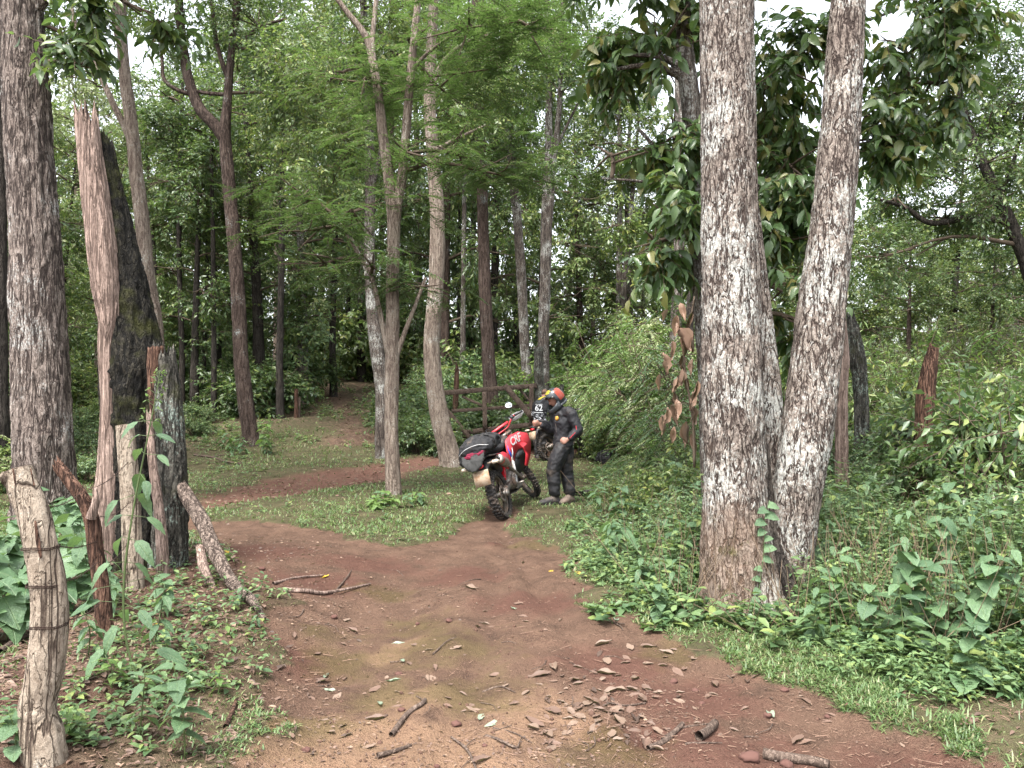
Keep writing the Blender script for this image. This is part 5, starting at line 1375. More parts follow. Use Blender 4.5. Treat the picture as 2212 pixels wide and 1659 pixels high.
snag_part('charred_edge', [(262, 1150, 26), (262, 1000, 26), (256, 860, 26), (250, 760, 22), (250, 690, 14)], [-.06] * 5, 309, W_CHAR, 40, .03, .3, .05, 'plate')
snag_part('lichened_stub', [(362, 1240, 80), (368, 1120, 72), (370, 1000, 60), (366, 900, 56), (360, 830, 54), (355, 775, 46)], [.02, 0, -.02, -.02, 0, 0], 313, W_LICH, 80, .025, .26, .14, 'plate')
snag_part('splintered_stub', [(340, 930, 20), (336, 850, 30), (335, 790, 34), (336, 755, 34)], [-.02, -.04, -.05, -.05], 316, W_RED, 40, .025, .22, .03)
snag_part('splinter', [(352, 1290, 26), (350, 1180, 24), (340, 1080, 20), (328, 990, 18), (324, 900, 14)], [-.35, -.32, -.28, -.25, -.2], 318, W_GREY, 36, .025, .26, .06)
pr, rr = [G(572, 1338) + [0, 0, .0], G(545, 1312) + [0, 0, .045], P(500, 1255, 5.8), P(464, 1190, 5.98), P(436, 1125, 6.18), P(404, 1072, 6.38), P(380, 1030, 6.52)], [.012, .028, .041, .05, .056, .054, .036]
V, F, bh = jag_tube(np.array(pr), np.array(rr), 72, .014, 322, .55, 0)
o = part('propped_root', V, F, W_OLD, sn, attrs={'bh': bh}); o['label'] = 'bleached root slanting down to the path'
V, F, bh = jag_tube(np.array([P(460, 1275, 5.85), P(440, 1225, 5.9), P(432, 1180, 6.0)]), np.array([.03, .035, .03]), 30, .02, 325, .3, 0)
part('root', V, F, W_GREY, sn, attrs={'bh': bh})

# fence posts
def post(label, d, pts, mat, seed, seg=56, dz=.014, amp=.12, jag=0.0, style='plate', cut=True, dd=None, cells=None):
    p, r = pxline(pts, d, dd)
    z0 = H(p[0][0], p[0][1])
    if p[0][2] > z0 - .05:
        p = np.vstack([[p[0][0], p[0][1], z0 - .12], p]); r = np.concatenate([[r[0]], r])
    t_ = thing('fence_post', label, 'fence post', (p[0][0], p[0][1], z0))
    V, F, bh = jag_tube(p, r, seg, dz, seed, amp, jag, style, cells=cells)
    if cut:
        keepf = F[0]; part('post', V[:-1], [keepf], mat, t_, attrs={'bh': bh[:-1]})
        ring = V[:-1][-seg:]; c = ring.mean(0); cen = c + [0, 0, .004]
        CV = np.vstack([ring + [0, 0, .001], (ring - c) * .5 + cen, cen])
        a = np.arange(seg); b = (a + 1) % seg
        part('cut_top', CV, [np.stack([a, b, b + seg, a + seg], -1), np.stack([a + seg, b + seg, np.full(seg, 2 * seg)], -1)], W_CUT, t_)
    else:
        part('post', V, F, mat, t_, attrs={'bh': bh})
    return t_, p
p1_, c1 = post('thick crooked fence post with pale peeling bark and a cut top', 3.1, [(100, 1700, 92), (92, 1600, 86), (80, 1530, 74), (98, 1440, 72), (106, 1340, 70), (102, 1260, 68), (88, 1180, 66), (72, 1110, 64), (52, 1055, 62), (40, 1012, 58)], W_PALE, 401, cells=13)
# a knot and lifted strips of bark on it
for k, (px, py, w) in enumerate([(72, 1540, 60), (14, 1030, 34)]):
    V, F, bh = bark_tube(np.array([P(px + 14, py + 10, 3.1), P(px, py, 3.06), P(px - 8, py - 6, 3.04)]), np.array([w, w * .8, w * .35]) * PXM(3.1) / 2, 24, .008, 'plate', 410 + k, .2)
    part('knot', V, F, W_PALE, p1_, attrs={'bh': bh})
for k, (pts, w) in enumerate([([(76, 1125), (82, 1170), (88, 1205)], .02), ([(28, 1012), (34, 1050)], .016), ([(78, 1480), (84, 1420), (92, 1360)], .022), ([(66, 1012), (74, 1050)], .014)]):
    q = [P(a, b, 3.1 - .058) for a, b in pts]
    part('bare_wood_strip', *tube(q, [w * .2, *([w * .5] * (len(q) - 2)), w * .25], 8, 14, flat=.35), W_RED, p1_)
p2_, c2 = post('thin rusty brown fence post bent over at the top', 4.55, [(236, 1442, 40), (228, 1370, 36), (220, 1280, 32), (206, 1190, 30), (200, 1130, 30), (182, 1085, 27), (152, 1045, 22), (122, 1010, 15)], W_RED, 403, seg=40, amp=.3, jag=.05, style='ridge', cut=False, cells=12)
V, F, bh = jag_tube(np.array([P(196, 1120, 4.5), P(206, 1085, 4.5), P(204, 1060, 4.5)]), np.array([.03, .022, .01]), 20, .012, 405, .3, .03)
part('stub', V, F, W_GREY, p2_, attrs={'bh': bh})
p3_, c3 = post('straight fence post with mottled bark in front of the snag', 5.9, [(290, 1330, 44), (288, 1250, 42), (284, 1150, 40), (280, 1050, 40), (274, 960, 38), (270, 918, 36)], W_PALE, 407, seg=48, dz=.018, cells=11)

# barbed wire strung from post to post
WIRE = plain('rusty_wire', (0.055, 0.035, 0.028), .7, .3, .6, var=.5)
def wire(a, b, k, sag=.03):
    a = np.array(a); b = np.array(b); m = (a + b) / 2 - [0, 0, sag]
    t_ = thing('barbed_wire', ['top strand', 'second strand', 'third strand', 'lowest strand'][k % 4] + ' of rusty barbed wire between the ' + ('thick crooked post and the bent rusty post' if k < 4 else 'bent rusty post and the mottled post'), 'wire', a)
    part('strand', *tube([a, m, b], [.0022] * 3, 5, 40), WIRE, t_)
    C = catmull([a, m, b], 60); mb = MB(); rg_ = np.random.default_rng(k)
    for i in range(4, 60, 5):
        c = C[i]
        for q in range(2):
            d_ = rand_dir(rg_, 1)[0] * .014; mb.put(*tube([c - d_, c + d_], [.0011, .0008], 4, 2))
    V, F = mb.get(); part('barbs', V, F, WIRE, t_)['kind'] = 'stuff'
for k, (a, b) in enumerate([((62, 1095), (176, 1066)), ((88, 1170), (208, 1170)), ((104, 1260), (212, 1215)), ((108, 1345), (222, 1300))]):
    wire(P(*a, 3.03), P(*b, 4.5), k)
for k, (a, b) in enumerate([((180, 1064), (276, 1000)), ((208, 1118), (282, 1085)), ((216, 1230), (285, 1160))]):
    wire(P(*a, 4.5), P(*b, 5.82), 4 + k)
for k, (px, py) in enumerate([(88, 1185), (98, 1265), (106, 1352)]):     # wire ends twisted round the thick post
    c = P(px, py, 3.1); th = np.linspace(0, 12.6, 40); r_ = 36 * PXM(3.1)
    q = np.stack([c[0] + np.cos(th) * r_, c[1] + np.sin(th) * r_, c[2] + .004 * np.sin(th * 3) + th * .001], -1)
    part('wire_tie', *tube(q, [.002] * 40, 4, 60), WIRE, p1_)

# broken brown post on the right, and small stakes
p4_, _ = post('tall broken red brown post standing alone in the undergrowth', 8.6, [(1978, 1120, 34), (1988, 1000, 34), (1996, 930, 36), (2000, 860, 38), (2008, 800, 32), (2018, 755, 18)], W_RED, 420, seg=44, dz=.02, amp=.22, jag=.06, style='ridge', cut=False, cells=12)
post('short dark stake at the side of the leafy trail', 24.0, [(640, 872, 9), (640, 840, 9)], W_RED, 424, seg=14, dz=.04, amp=.1)
post('pale grey stake beside the short dark stake by the trail', 24.2, [(646, 872, 6), (647, 858, 6)], W_GREY, 425, seg=12, dz=.04, amp=.1)
post('splintered stump sticking up behind the left end of the gate', 22.0, [(984, 880, 12), (986, 830, 11), (988, 800, 8)], W_RED, 426, seg=20, dz=.04, amp=.25, jag=.25, style='ridge', cut=False)
post('weathered post standing in the shrubs right of the rider', 20.5, [(1256, 925, 14), (1256, 880, 13), (1255, 845, 13)], W_LICH, 427, seg=20, dz=.04, amp=.15)
post('thin weathered post behind the rider in the shrubs', 20.8, [(1212, 930, 12), (1213, 870, 11), (1213, 835, 9)], W_LICH, 428, seg=16, dz=.04, amp=.2, jag=.08, cut=False)
# burnt stump leaning behind the twin trunks, and a mossy one on the hillside
for lb, d, pts, m, sd_ in [('dark burnt leaning stump behind the leaning trunk', 10.5, [(1860, 860, 30), (1852, 780, 36), (1844, 725, 28), (1838, 690, 14)], W_LICH, 431), ('mossy rotten stump at the back beside the leafy trail', 29.0, [(640, 812, 34), (640, 790, 32), (642, 768, 26)], W_CHAR, 432),
                           ('pale stub of dead wood behind the leaning trunk', 9.6, [(1818, 870, 26), (1822, 780, 24), (1818, 700, 18)], W_GREY, 433)]:
    p, r = pxline(pts, d); z0 = H(p[0][0], p[0][1]); p = np.vstack([[p[0][0], p[0][1], z0 - .1], p]); r = np.concatenate([[r[0] * 1.1], r])
    V, F, bh = jag_tube(p, r, 40, .03, sd_, .25, .12, 'plate')
    solo('stump', V, F, m, (p[0][0], p[0][1], z0), lb, 'stump', attrs={'bh': bh})

# the wooden gate
GD = 20.2
gl, gr = P(962, 860, GD), P(1160, 860, GD)
gate = thing('wooden_gate', 'brown wooden field gate with diagonal braces at the edge of the wood', 'gate', (gl[0], GD, H(gl[0], GD)))
def board(name, a, b, w, dy=0.0, th=.045, seed=0):
    A, B = P(*a, GD + dy), P(*b, GD + dy)
    up = (0, 0, 1) if abs(A[0] - B[0]) > abs(A[2] - B[2]) * .3 else (1, 0, 0)
    V, F = beam(A, B, w, th, up, .03, seed, 6)
    return part(name, V, F, W_BOARD, gate, attrs={'bh': np.random.default_rng(seed).uniform(.3, .8) * np.ones(len(V))})
board('rail', (940, 850), (1160, 833), .13, 0, .05, 1)
board('rail', (975, 888), (1160, 875), .09, .012, .04, 2)
board('rail', (985, 936), (1165, 915), .13, .02, .05, 3)
board('rail', (985, 950), (1080, 938), .13, .03, .05, 4)
board('upright', (1046, 846), (1048, 928), .12, -.05, .045, 5)
board('upright', (1148, 832), (1148, 922), .12, -.05, .05, 6)
board('brace', (1090, 832), (1152, 905), .15, -.11, .045, 7)
board('brace', (960, 880), (1018, 950), .12, -.11, .045, 8)
board('brace', (998, 856), (1046, 878), .07, .06, .04, 9)
board('brace', (1118, 836), (1150, 872), .06, .07, .04, 10)
pp, prr = pxline([(1165, 960, 24), (1165, 880, 23), (1164, 800, 22), (1163, 752, 20)], GD, [.15] * 4)
pp[0][2] = H(pp[0][0], pp[0][1]) - .15
V, F, bh = jag_tube(pp, prr, 30, .03, 441, .1, .05, 'ridge')
gp = thing('gate_post', 'stout grey brown post that the wooden gate hangs on', 'gate post', (pp[0][0], pp[0][1], H(pp[0][0], pp[0][1])))
part('post', V, F, W_LICH, gp, attrs={'bh': bh})

# sticks, bark scraps, stones and roots on the ground
STICK = bark_mat('stick_wood', (0.034, 0.024, 0.019), (0.105, 0.076, 0.060), (0.19, 0.145, 0.118), (0.3, 0.3, 0.28), -1.5, 40, .3, .25)
def stick(label, pts, r0, seed, r1=None, mat=None, name='stick', side=None):
    q = []
    rg_ = np.random.default_rng(seed)
    for px, py in pts:
        g = G(px, py); q.append([g[0], g[1], H(g[0], g[1]) + r0 * .7 + abs(rg_.normal(0, .006))])
    q = np.array(q); r = np.linspace(r0, r1 or r0 * .45, len(q))
    V, F, bh = bark_tube(q, r, 12, max(.012, r0), 'ridge', seed, .25)
    mb = MB().put(V, F, bh=bh)
    if side:
        for a, b in side:
            A = q[a]; g = G(*b); B = np.array([g[0], g[1], H(g[0], g[1]) + r0])
            V, F, bh = bark_tube(np.array([A, (A + B) / 2 + [0, 0, .008], B]), np.array([r0 * .5, r0 * .4, r0 * .25]), 8, .02, 'ridge', seed + 5, .2); mb.put(V, F, bh=bh)
    V, F = mb.get()
    return solo(name, V, F, mat or STICK, tuple(q[0]), label, 'stick', attrs=mb.attrs())
stick('knobbly dark stick lying on the sandy middle of the path', [(845, 1565), (880, 1535), (910, 1520), (918, 1498)], .014, 501, .012)
stick('dark stick half buried in the sandy front of the path', [(815, 1618), (850, 1610), (890, 1600)], .014, 502)
stick('thin pale forked twig curving across the sandy path', [(975, 1565), (1005, 1595), (1020, 1630), (1032, 1655)], .006, 503, .006, side=[(1, (1030, 1575)), (2, (990, 1640))])
stick('straight twig with a broken end on the sandy path', [(1050, 1570), (1075, 1590), (1100, 1600), (1118, 1606)], .007, 504, .006, side=[(3, (1128, 1578))])
stick('long straight pale straw lying on the path', [(1310, 1495), (1350, 1500), (1395, 1505)], .0045, 505, .004)
stick('thin dark twig beside the leaf heap', [(1065, 1560), (1110, 1572), (1150, 1585)], .005, 506)
stick('bent twig at the edge of the moss patch', [(935, 1400), (965, 1385), (985, 1378)], .006, 507)
stick('short stick lying across the mossy hollow', [(725, 1262), (750, 1240), (760, 1225)], .009, 508)
stick('thin stick on the trail in front of the moss patch', [(900, 1480), (915, 1500), (930, 1528)], .004, 509)
stick('curved root crossing the path edge near the bleached root', [(615, 1270), (660, 1275), (700, 1272), (760, 1262), (800, 1250)], .022, 510, .008, W_GREY)
stick('dark root at the gully beside the bleached root', [(590, 1250), (640, 1240), (700, 1232)], .014, 511, .006, W_GREY)
stick('grey fallen branch lying below the red brown tree', [(420, 985), (455, 990), (490, 1000), (520, 1005)], .03, 512, .015, side=[(1, (490, 985))])
stick('thin dead branch slanting out of the litter by the thick post', [(0, 1415), (30, 1392), (62, 1375), (95, 1360)], .018, 513, .012)
stick('splinter of rotten wood at the path edge by the litter', [(488, 1570), (500, 1540), (512, 1510)], .014, 514, .008, W_RED)
stick('log lying in the grass at the heels of the rider', [(1245, 1072), (1285, 1070), (1330, 1073)], .05, 515, .045, W_LICH)
stick('brown stick on the red earth near the leaf heap', [(1430, 1572), (1470, 1558), (1545, 1560)], .007, 516, .005)
stick('flat strip of pale bark on the red earth', [(1400, 1592), (1440, 1575), (1475, 1556)], .014, 517, .012)
stick('rolled piece of pale bark on the red earth beside the strip', [(1510, 1590), (1528, 1575), (1545, 1562)], .022, 518, .020)
stick('thick pale piece of root on the red earth at the front', [(1650, 1612), (1690, 1620), (1740, 1628), (1790, 1642)], .026, 519, .02)
stick('dark stick beside the bark roll', [(1480, 1600), (1520, 1598), (1560, 1596)], .006, 520)
stick('thin twig near the purple earth', [(1835, 1480), (1850, 1500), (1862, 1520)], .004, 521)
rg = random.Random(71)
for k in range(26):
    while True:
        px, py = rg.uniform(560, 2050), rg.uniform(1200, 1640); g = G(px, py)
        if masks(np.array([g[0]]), np.array([g[1]]))[0][0] > .5: break
    a = rg.uniform(0, 3.14); L_ = rg.uniform(12, 38)
    stick('small loose twig scattered on the bare earth of the path', [(px, py), (px + math.cos(a) * L_, py + math.sin(a) * L_ * .35), (px + math.cos(a + .3) * 2 * L_, py + math.sin(a + .3) * L_ * .7)], rg.uniform(.0025, .006), 540 + k)['group'] = 'loose twigs on the path'
EARTH = plain('stone_red_earth', (0.10, 0.052, 0.042), .9, .15, var=.6, scale=9, bump=.5)
def lump(name, label, cat, px, py, s, seed, mat=EARTH, sq=.6, group=None):
    g = G(px, py); u, v = np.meshgrid(np.linspace(0, 2 * math.pi, 14, endpoint=False), np.linspace(-1.5, 1.5, 9))
    d_ = np.stack([np.cos(u) * np.cos(v), np.sin(u) * np.cos(v), np.sin(v)], -1).reshape(-1, 3)
    r = s * (1 + .35 * fbm(d_[:, 0] * 1.6 + seed, d_[:, 1] * 1.6, d_[:, 2] * 1.6, seed=seed, octv=3))
    V = d_ * r[:, None] * [1, .9, sq] + [g[0], g[1], H(g[0], g[1]) + s * sq * .45]
    i = np.arange(8)[:, None] * 14; j = np.arange(14)[None]
    F = np.stack([i + j, i + (j + 1) % 14, i + 14 + (j + 1) % 14, i + 14 + j], -1).reshape(-1, 4)
    c = len(V); V = np.vstack([V, V[:14].mean(0), V[-14:].mean(0)]); a = np.arange(14)
    F2 = np.concatenate([np.stack([np.full(14, c), (a + 1) % 14, a], -1), np.stack([np.full(14, c + 1), 112 + a, 112 + (a + 1) % 14], -1)])
    return solo(name, V, [F, F2], mat, (g[0], g[1], H(g[0], g[1])), label, cat, group)
lump('stone', 'dark rounded stone on the red earth at the front of the path', 'stone', 1618, 1622, .045, 1)
lump('stone', 'small earthy stone beside the dark rounded stone', 'stone', 1700, 1635, .03, 2)
lump('stone', 'low stone beside the mossy hollow', 'stone', 860, 1425, .022, 3)
lump('stone', 'little stone on the trail below the motorcycle', 'stone', 970, 1330, .025, 4)
for k in range(14):
    while True:
        px, py = rg.uniform(560, 2050), rg.uniform(1200, 1640); g = G(px, py)
        if masks(np.array([g[0]]), np.array([g[1]]))[0][0] > .5: break
    lump('earth_clod', 'small clod of red earth lying on the bare path', 'clod', px, py, rg.uniform(.012, .03), 20 + k, group='clods on the path')
# ------------------------------------------------------------------ motorcycles
MUD = (0.13, 0.088, 0.062)
M_RED = plain('red_plastic', (0.50, 0.030, 0.042), .35, .5, var=.12, dirt=MUD, dirt_amt=.12)
M_BLACK = plain('black_plastic', (0.018, 0.018, 0.02), .45, .4, dirt=MUD, dirt_amt=.25)
M_RUBBER = plain('muddy_rubber', (0.028, 0.026, 0.025), .85, .2, dirt=(0.12, 0.092, 0.074), dirt_amt=.42, scale=30)
M_RIM = plain('muddy_rim', (0.10, 0.085, 0.07), .6, .4, .3, dirt=MUD, dirt_amt=.7)
M_METAL = plain('muddy_metal', (0.22, 0.2, 0.18), .45, .5, .7, dirt=(0.15, 0.09, 0.062), dirt_amt=.5)
M_ALU = plain('muffler_alloy', (0.38, 0.34, 0.30), .4, .5, .8, dirt=(0.2, 0.135, 0.1), dirt_amt=.35)
M_WHITE = plain('white_plastic', (0.42, 0.42, 0.42), .4, .4, var=.15, dirt=MUD, dirt_amt=.15)
M_BLUE = plain('blue_graphic', (0.02, 0.05, 0.35), .4, .4, var=.1)
M_CLOTH = plain('black_nylon', (0.016, 0.016, 0.018), .75, .3, var=.5, bump=.3, dirt=(0.07, 0.055, 0.045), dirt_amt=.2)
M_PLATE = plain('muddy_plate', (0.32, 0.25, 0.18), .6, .3, var=.3, dirt=(0.22, 0.13, 0.075), dirt_amt=.55, scale=25)
M_MIRROR = NT('mirror_glass'); M_MIRROR = M_MIRROR.done(M_MIRROR.bsdf((0.9, 0.92, 0.93), .03, .5, 1.0))
M_LAMP = plain('red_lamp', (0.5, 0.01, 0.02), .2, .6, var=.1)
M_TURN = plain('turn_lamp', (0.45, 0.38, 0.30), .3, .5, var=.2, dirt=MUD, dirt_amt=.4)
M_MAROON = plain('maroon_cloth', (0.14, 0.012, 0.03), .8, .2)
M_GREYC = plain('dark_grey_cloth', (0.045, 0.045, 0.044), .9, .1, var=.4, bump=.3)

def rotm(axis_, a):
    return np.array(Matrix.Rotation(a, 3, Vector(axis_)))
def lathe(profile, n=32, axis_='y'):
    """profile rows (radius, offset along the axle)"""
    pr_ = np.array(profile); th = np.linspace(0, 2 * math.pi, n, endpoint=False)
    V = np.stack([pr_[:, None, 0] * np.cos(th)[None], np.repeat(pr_[:, 1:2], n, 1), pr_[:, None, 0] * np.sin(th)[None]], -1).reshape(-1, 3)
    m = len(pr_)
    i = np.arange(m - 1)[:, None] * n; j = np.arange(n)[None]
    return V, np.stack([i + j, i + n + j, i + n + (j + 1) % n, i + (j + 1) % n], -1).reshape(-1, 4)
def plate2(outline, th, y):
    """flat panel in the x-z plane, th thick, about y; y may vary per point"""
    o_ = np.array(outline, float); n = len(o_); yy = np.broadcast_to(np.asarray(y, float), (n,))
    V = np.concatenate([np.stack([o_[:, 0], yy - th / 2, o_[:, 1]], -1), np.stack([o_[:, 0], yy + th / 2, o_[:, 1]], -1)])
    a = np.arange(n); b = (a + 1) % n
    F = [np.stack([a, b, b + n, a + n], -1), np.array([list(range(n - 1, -1, -1))]), np.array([list(range(n, 2 * n))])]
    return V, F
def loft(rings, seg=16, cap=True):
    """rings of (centre, u, v): ellipses with half axes u and v"""
    th = np.linspace(0, 2 * math.pi, seg, endpoint=False)
    V = np.concatenate([np.asarray(c, float) + np.cos(th)[:, None] * np.asarray(u, float) + np.sin(th)[:, None] * np.asarray(v, float) for c, u, v in rings])
    m = len(rings); i = np.arange(m - 1)[:, None] * seg; j = np.arange(seg)[None]
    Fs = [np.stack([i + j, i + (j + 1) % seg, i + seg + (j + 1) % seg, i + seg + j], -1).reshape(-1, 4)]
    if cap:
        k = len(V); V = np.vstack([V, rings[0][0], rings[-1][0]]); a = np.arange(seg); e = (m - 1) * seg
        Fs.append(np.concatenate([np.stack([np.full(seg, k), (a + 1) % seg, a], -1), np.stack([np.full(seg, k + 1), e + a, e + (a + 1) % seg], -1)]))
    return V, Fs
def text_mesh(s, size, mat, shear=.25):
    cu = bpy.data.curves.new('lettering', 'FONT'); cu.body = s; cu.size = size; cu.extrude = .001; cu.shear = shear; cu.align_x = 'CENTER'; cu.offset = size * .02
    ob = bpy.data.objects.new('lettering', cu); COL.objects.link(ob)
    dg = bpy.context.evaluated_depsgraph_get(); me = bpy.data.meshes.new_from_object(ob.evaluated_get(dg))
    bpy.data.objects.remove(ob); me.materials.clear(); me.materials.append(mat); me.name = 'lettering'
    return me

def L(name, VF, mat, root, parent=None, T=None, smooth=True):
    V, F = VF; V = np.asarray(V, float)
    if T is not None: V = T(V)
    return add(name, mesh_np(name, V, F, smooth=smooth), mat, parent or root)

def build_wheel(root, name, c, R, w, T=None, knobs=38):
    T = T or (lambda v: v)
    c = np.array(c)
    tf = lambda v: T(np.asarray(v) + c)
    prof = [(R - .075, -w * .36), (R - .05, -w * .5), (R - .02, -w * .46), (R - .008, -w * .25), (R - .004, 0), (R - .008, w * .25), (R - .02, w * .46), (R - .05, w * .5), (R - .075, w * .36)]
    V, F = lathe(prof, 56)
    wh = L(name, lathe([(.02, -.05), (.035, -.05), (.035, .05), (.02, .05), (.02, -.05)], 18), M_METAL, root, T=tf)
    ty = L('tyre', (V, F), M_RUBBER, root, wh, T=tf)
    mb = MB()
    for k in range(knobs):
        a = 2 * math.pi * k / knobs
        for row, (yy, hw, lean_) in enumerate([(-.42, .11, .35), (-.14, .12, .1), (.14, .12, -.1), (.42, .11, -.35)]):
            a2 = a + (math.pi / knobs if row in (1, 2) else 0)
            v, f = box((0, 0, 0), (.026, w * hw * 2, .022))
            v = v @ rotm((1, 0, 0), lean_ * 1.5).T
            v = v + [0, yy * w, R - (.002 if row in (1, 2) else .018)]
            mb.put(v @ rotm((0, 1, 0), a2).T, f)
    o_ = L('knobs', mb.get(), M_RUBBER, root, wh, T=tf, smooth=False); o_['kind'] = 'stuff'
    L('rim', lathe([(R - .072, -.03), (R - .085, -.026), (R - .09, -.012), (R - .09, .012), (R - .085, .026), (R - .072, .03), (R - .072, -.03)], 48), M_RIM, root, wh, T=tf)
    mb = MB()
    for k in range(32):
        a = 2 * math.pi * k / 32; s = (-1) ** k; b = a + s * .25 * (1 if k % 4 < 2 else -1)
        mb.put(*tube([[.035 * math.cos(a), s * .035, .035 * math.sin(a)], [(R - .088) * math.cos(b), s * .008, (R - .088) * math.sin(b)]], [.0022, .0022], 4, 2))
    o_ = L('spokes', mb.get(), M_RIM, root, wh, T=tf); o_['kind'] = 'stuff'
    L('brake_disc', lathe([(.07, -.058), (.115, -.058), (.115, -.062), (.07, -.062), (.07, -.058)], 36), M_METAL, root, wh, T=tf)
    return wh

def build_bike(label, steer, group=None):
    root = thing('dirt_motorcycle', label, 'motorcycle', (0, 0, 0), group)
    RA, FA = np.array([0, 0, .325]), np.array([1.43, 0, .345])
    H0 = np.array([1.075, 0, 1.02]); rk = math.radians(27.5); sa = (-math.sin(rk), 0, math.cos(rk)); RM = rotm(sa, steer)
    S = lambda v: (np.asarray(v) - H0) @ RM.T + H0
    build_wheel(root, 'rear_wheel', RA, .33, .125)
    build_wheel(root, 'front_wheel', FA, .35, .09, S, 42)
    # swing arm, frame, engine
    for s in (-1, 1):
        L('swing_arm', beam((-.05, s * .095, .325), (.56, s * .085, .43), .07, .03, n=4), M_METAL, root)
        L('fork_leg', tube([FA + [0, s * .095, -.02], FA + [-.18, s * .095, .35], FA + [-.36, s * .095, .70]], [.028, .03, .026], 12, 9), M_METAL if s < 0 else M_METAL, root, T=S)
        L('fork_guard', loft([(FA + [.02, s * .10, .02], (.045, 0, .01), (0, .03, 0)), (FA + [-.10, s * .102, .26], (.035, 0, .01), (0, .028, 0)), (FA + [-.14, s * .10, .34], (.02, 0, 0), (0, .02, 0))], 12), M_WHITE, root, T=S)
        L('frame_tube', tube([(1.0, s * .03, .98), (.75, s * .12, .86), (.6, s * .13, .6), (.55, s * .12, .42)], [.02] * 4, 8, 14), M_METAL, root)
        L('frame_tube', tube([(1.02, s * .03, .90), (.98, s * .08, .6), (.88, s * .1, .33), (.56, s * .1, .30)], [.018] * 4, 8, 14), M_METAL, root)
        L('sub_frame', tube([(.66, s * .11, .78), (.2, s * .11, .84), (-.2, s * .09, .88)], [.013] * 3, 8, 8), M_METAL, root)
        L('footpeg', tube([(.52, s * .12, .36), (.50, s * .25, .37)], [.016, .014], 8, 2), M_METAL, root)
    mb = MB(); mb.put(*loft([((.56, -.10, .42), (.15, 0, 0), (0, 0, .12)), ((.60, 0, .43), (.19, 0, 0), (0, 0, .15)), ((.58, .10, .42), (.15, 0, 0), (0, 0, .12))], 20))
    mb.put(*loft([((.70, 0, .50), (.10, 0, 0), (0, .09, 0)), ((.74, 0, .64), (.10, 0, 0), (0, .09, 0)), ((.77, 0, .74), (.085, 0, 0), (0, .08, 0))], 20))
    en = L('engine', mb.get(), M_METAL, root)
    L('clutch_cover', lathe([(.0, -.145), (.08, -.142), (.095, -.12), (.095, -.09), (.0, -.09)], 24), M_METAL, root, en, T=lambda v: v + [.52, 0, .42])
    mb = MB()
    for k in range(7): mb.put(*box((.735 + .003 * k, 0, .56 + .022 * k), (.24, .21, .007), rotm((0, 1, 0), .15)))
    L('cooling_fins', mb.get(), M_METAL, root, en, smooth=False)['kind'] = 'stuff'
    L('skid_plate', loft([((.93, 0, .40), (.02, 0, .05), (0, .10, 0)), ((.80, 0, .29), (.06, 0, .04), (0, .12, 0)), ((.5, 0, .26), (.06, 0, .01), (0, .11, 0))], 14), M_BLACK, root)
    L('radiator', box((.93, 0, .78), (.05, .26, .24), rotm((0, 1, 0), -.2)), M_BLACK, root, smooth=False)
    # chain side, brake
    L('chain', tube([(0, .1, .40), (.3, .1, .43), (.55, .1, .46), (.58, .1, .42), (.55, .1, .38), (.3, .1, .30), (0, .1, .25)], [.009] * 7, 5, 30), M_METAL, root)
    L('sprocket', lathe([(.05, .095), (.105, .095), (.105, .101), (.05, .101), (.05, .095)], 36), M_METAL, root, T=lambda v: v + RA)
    L('brake_caliper', loft([((.08, -.085, .40), (.05, 0, .02), (0, .03, 0)), ((.12, -.09, .36), (.055, 0, .03), (0, .035, 0)), ((.13, -.09, .31), (.04, 0, .03), (0, .03, 0))], 12), M_METAL, root)
    L('brake_hose_guard', loft([((.0, -.11, .33), (.05, 0, 0), (0, 0, .05)), ((.0, -.135, .33), (.045, 0, 0), (0, 0, .045)), ((.0, -.15, .33), (.02, 0, 0), (0, 0, .02))], 14), M_METAL, root)
    L('brake_pedal', tube([(.5, -.13, .34), (.62, -.15, .33), (.72, -.17, .37)], [.010, .009, .012], 8, 8), M_METAL, root)
    L('shock_absorber', tube([(.42, 0, .46), (.50, 0, .62), (.55, 0, .80)], [.035, .045, .03], 12, 12), M_LAMP, root)
    L('side_stand', tube([(.48, .13, .32), (.45, .30, .10), (.44, .36, .015)], [.013, .012, .018], 8, 6), M_METAL, root)
    # exhaust
    L('header_pipe', tube([(.82, -.05, .60), (.94, -.08, .52), (.93, -.13, .40), (.72, -.17, .40), (.50, -.17, .52), (.30, -.15, .66)], [.02, .02, .02, .021, .022, .024], 10, 36), M_METAL, root)
    mz = np.array([-.10, -.185, .80]); mx_ = np.array([.34, -.15, .66])
    ax_ = norm(mx_ - mz); u_ = norm(np.cross(ax_, [0, 0, 1.])); v_ = np.cross(u_, ax_)
    mf = L('muffler', loft([(mz - ax_ * .012, u_ * .035, v_ * .038), (mz, u_ * .055, v_ * .06), (mz + ax_ * .03, u_ * .06, v_ * .066), (mz + ax_ * .30, u_ * .06, v_ * .066), (mz + ax_ * .38, u_ * .045, v_ * .05), (mz + ax_ * .47, u_ * .024, v_ * .024)], 24), M_ALU, root)
    L('muffler_band', loft([(mz + ax_ * .05, u_ * .062, v_ * .068), (mz + ax_ * .075, u_ * .062, v_ * .068)], 24), M_RED, root, mf)
    L('tail_pipe', loft([(mz - ax_ * .03, u_ * .022, v_ * .022), (mz - ax_ * .013, u_ * .022, v_ * .022)], 16), M_BLACK, root, mf)
    # tank, seat, plastics
    L('fuel_tank', loft([((1.0, 0, .97), (.0, 0, .05), (0, .07, 0)), ((.92, 0, .98), (-.02, 0, .08), (0, .10, 0)), ((.78, 0, .95), (-.02, 0, .08), (0, .10, 0)), ((.66, 0, .92), (-.02, 0, .07), (0, .09, 0))], 20), M_BLACK, root)
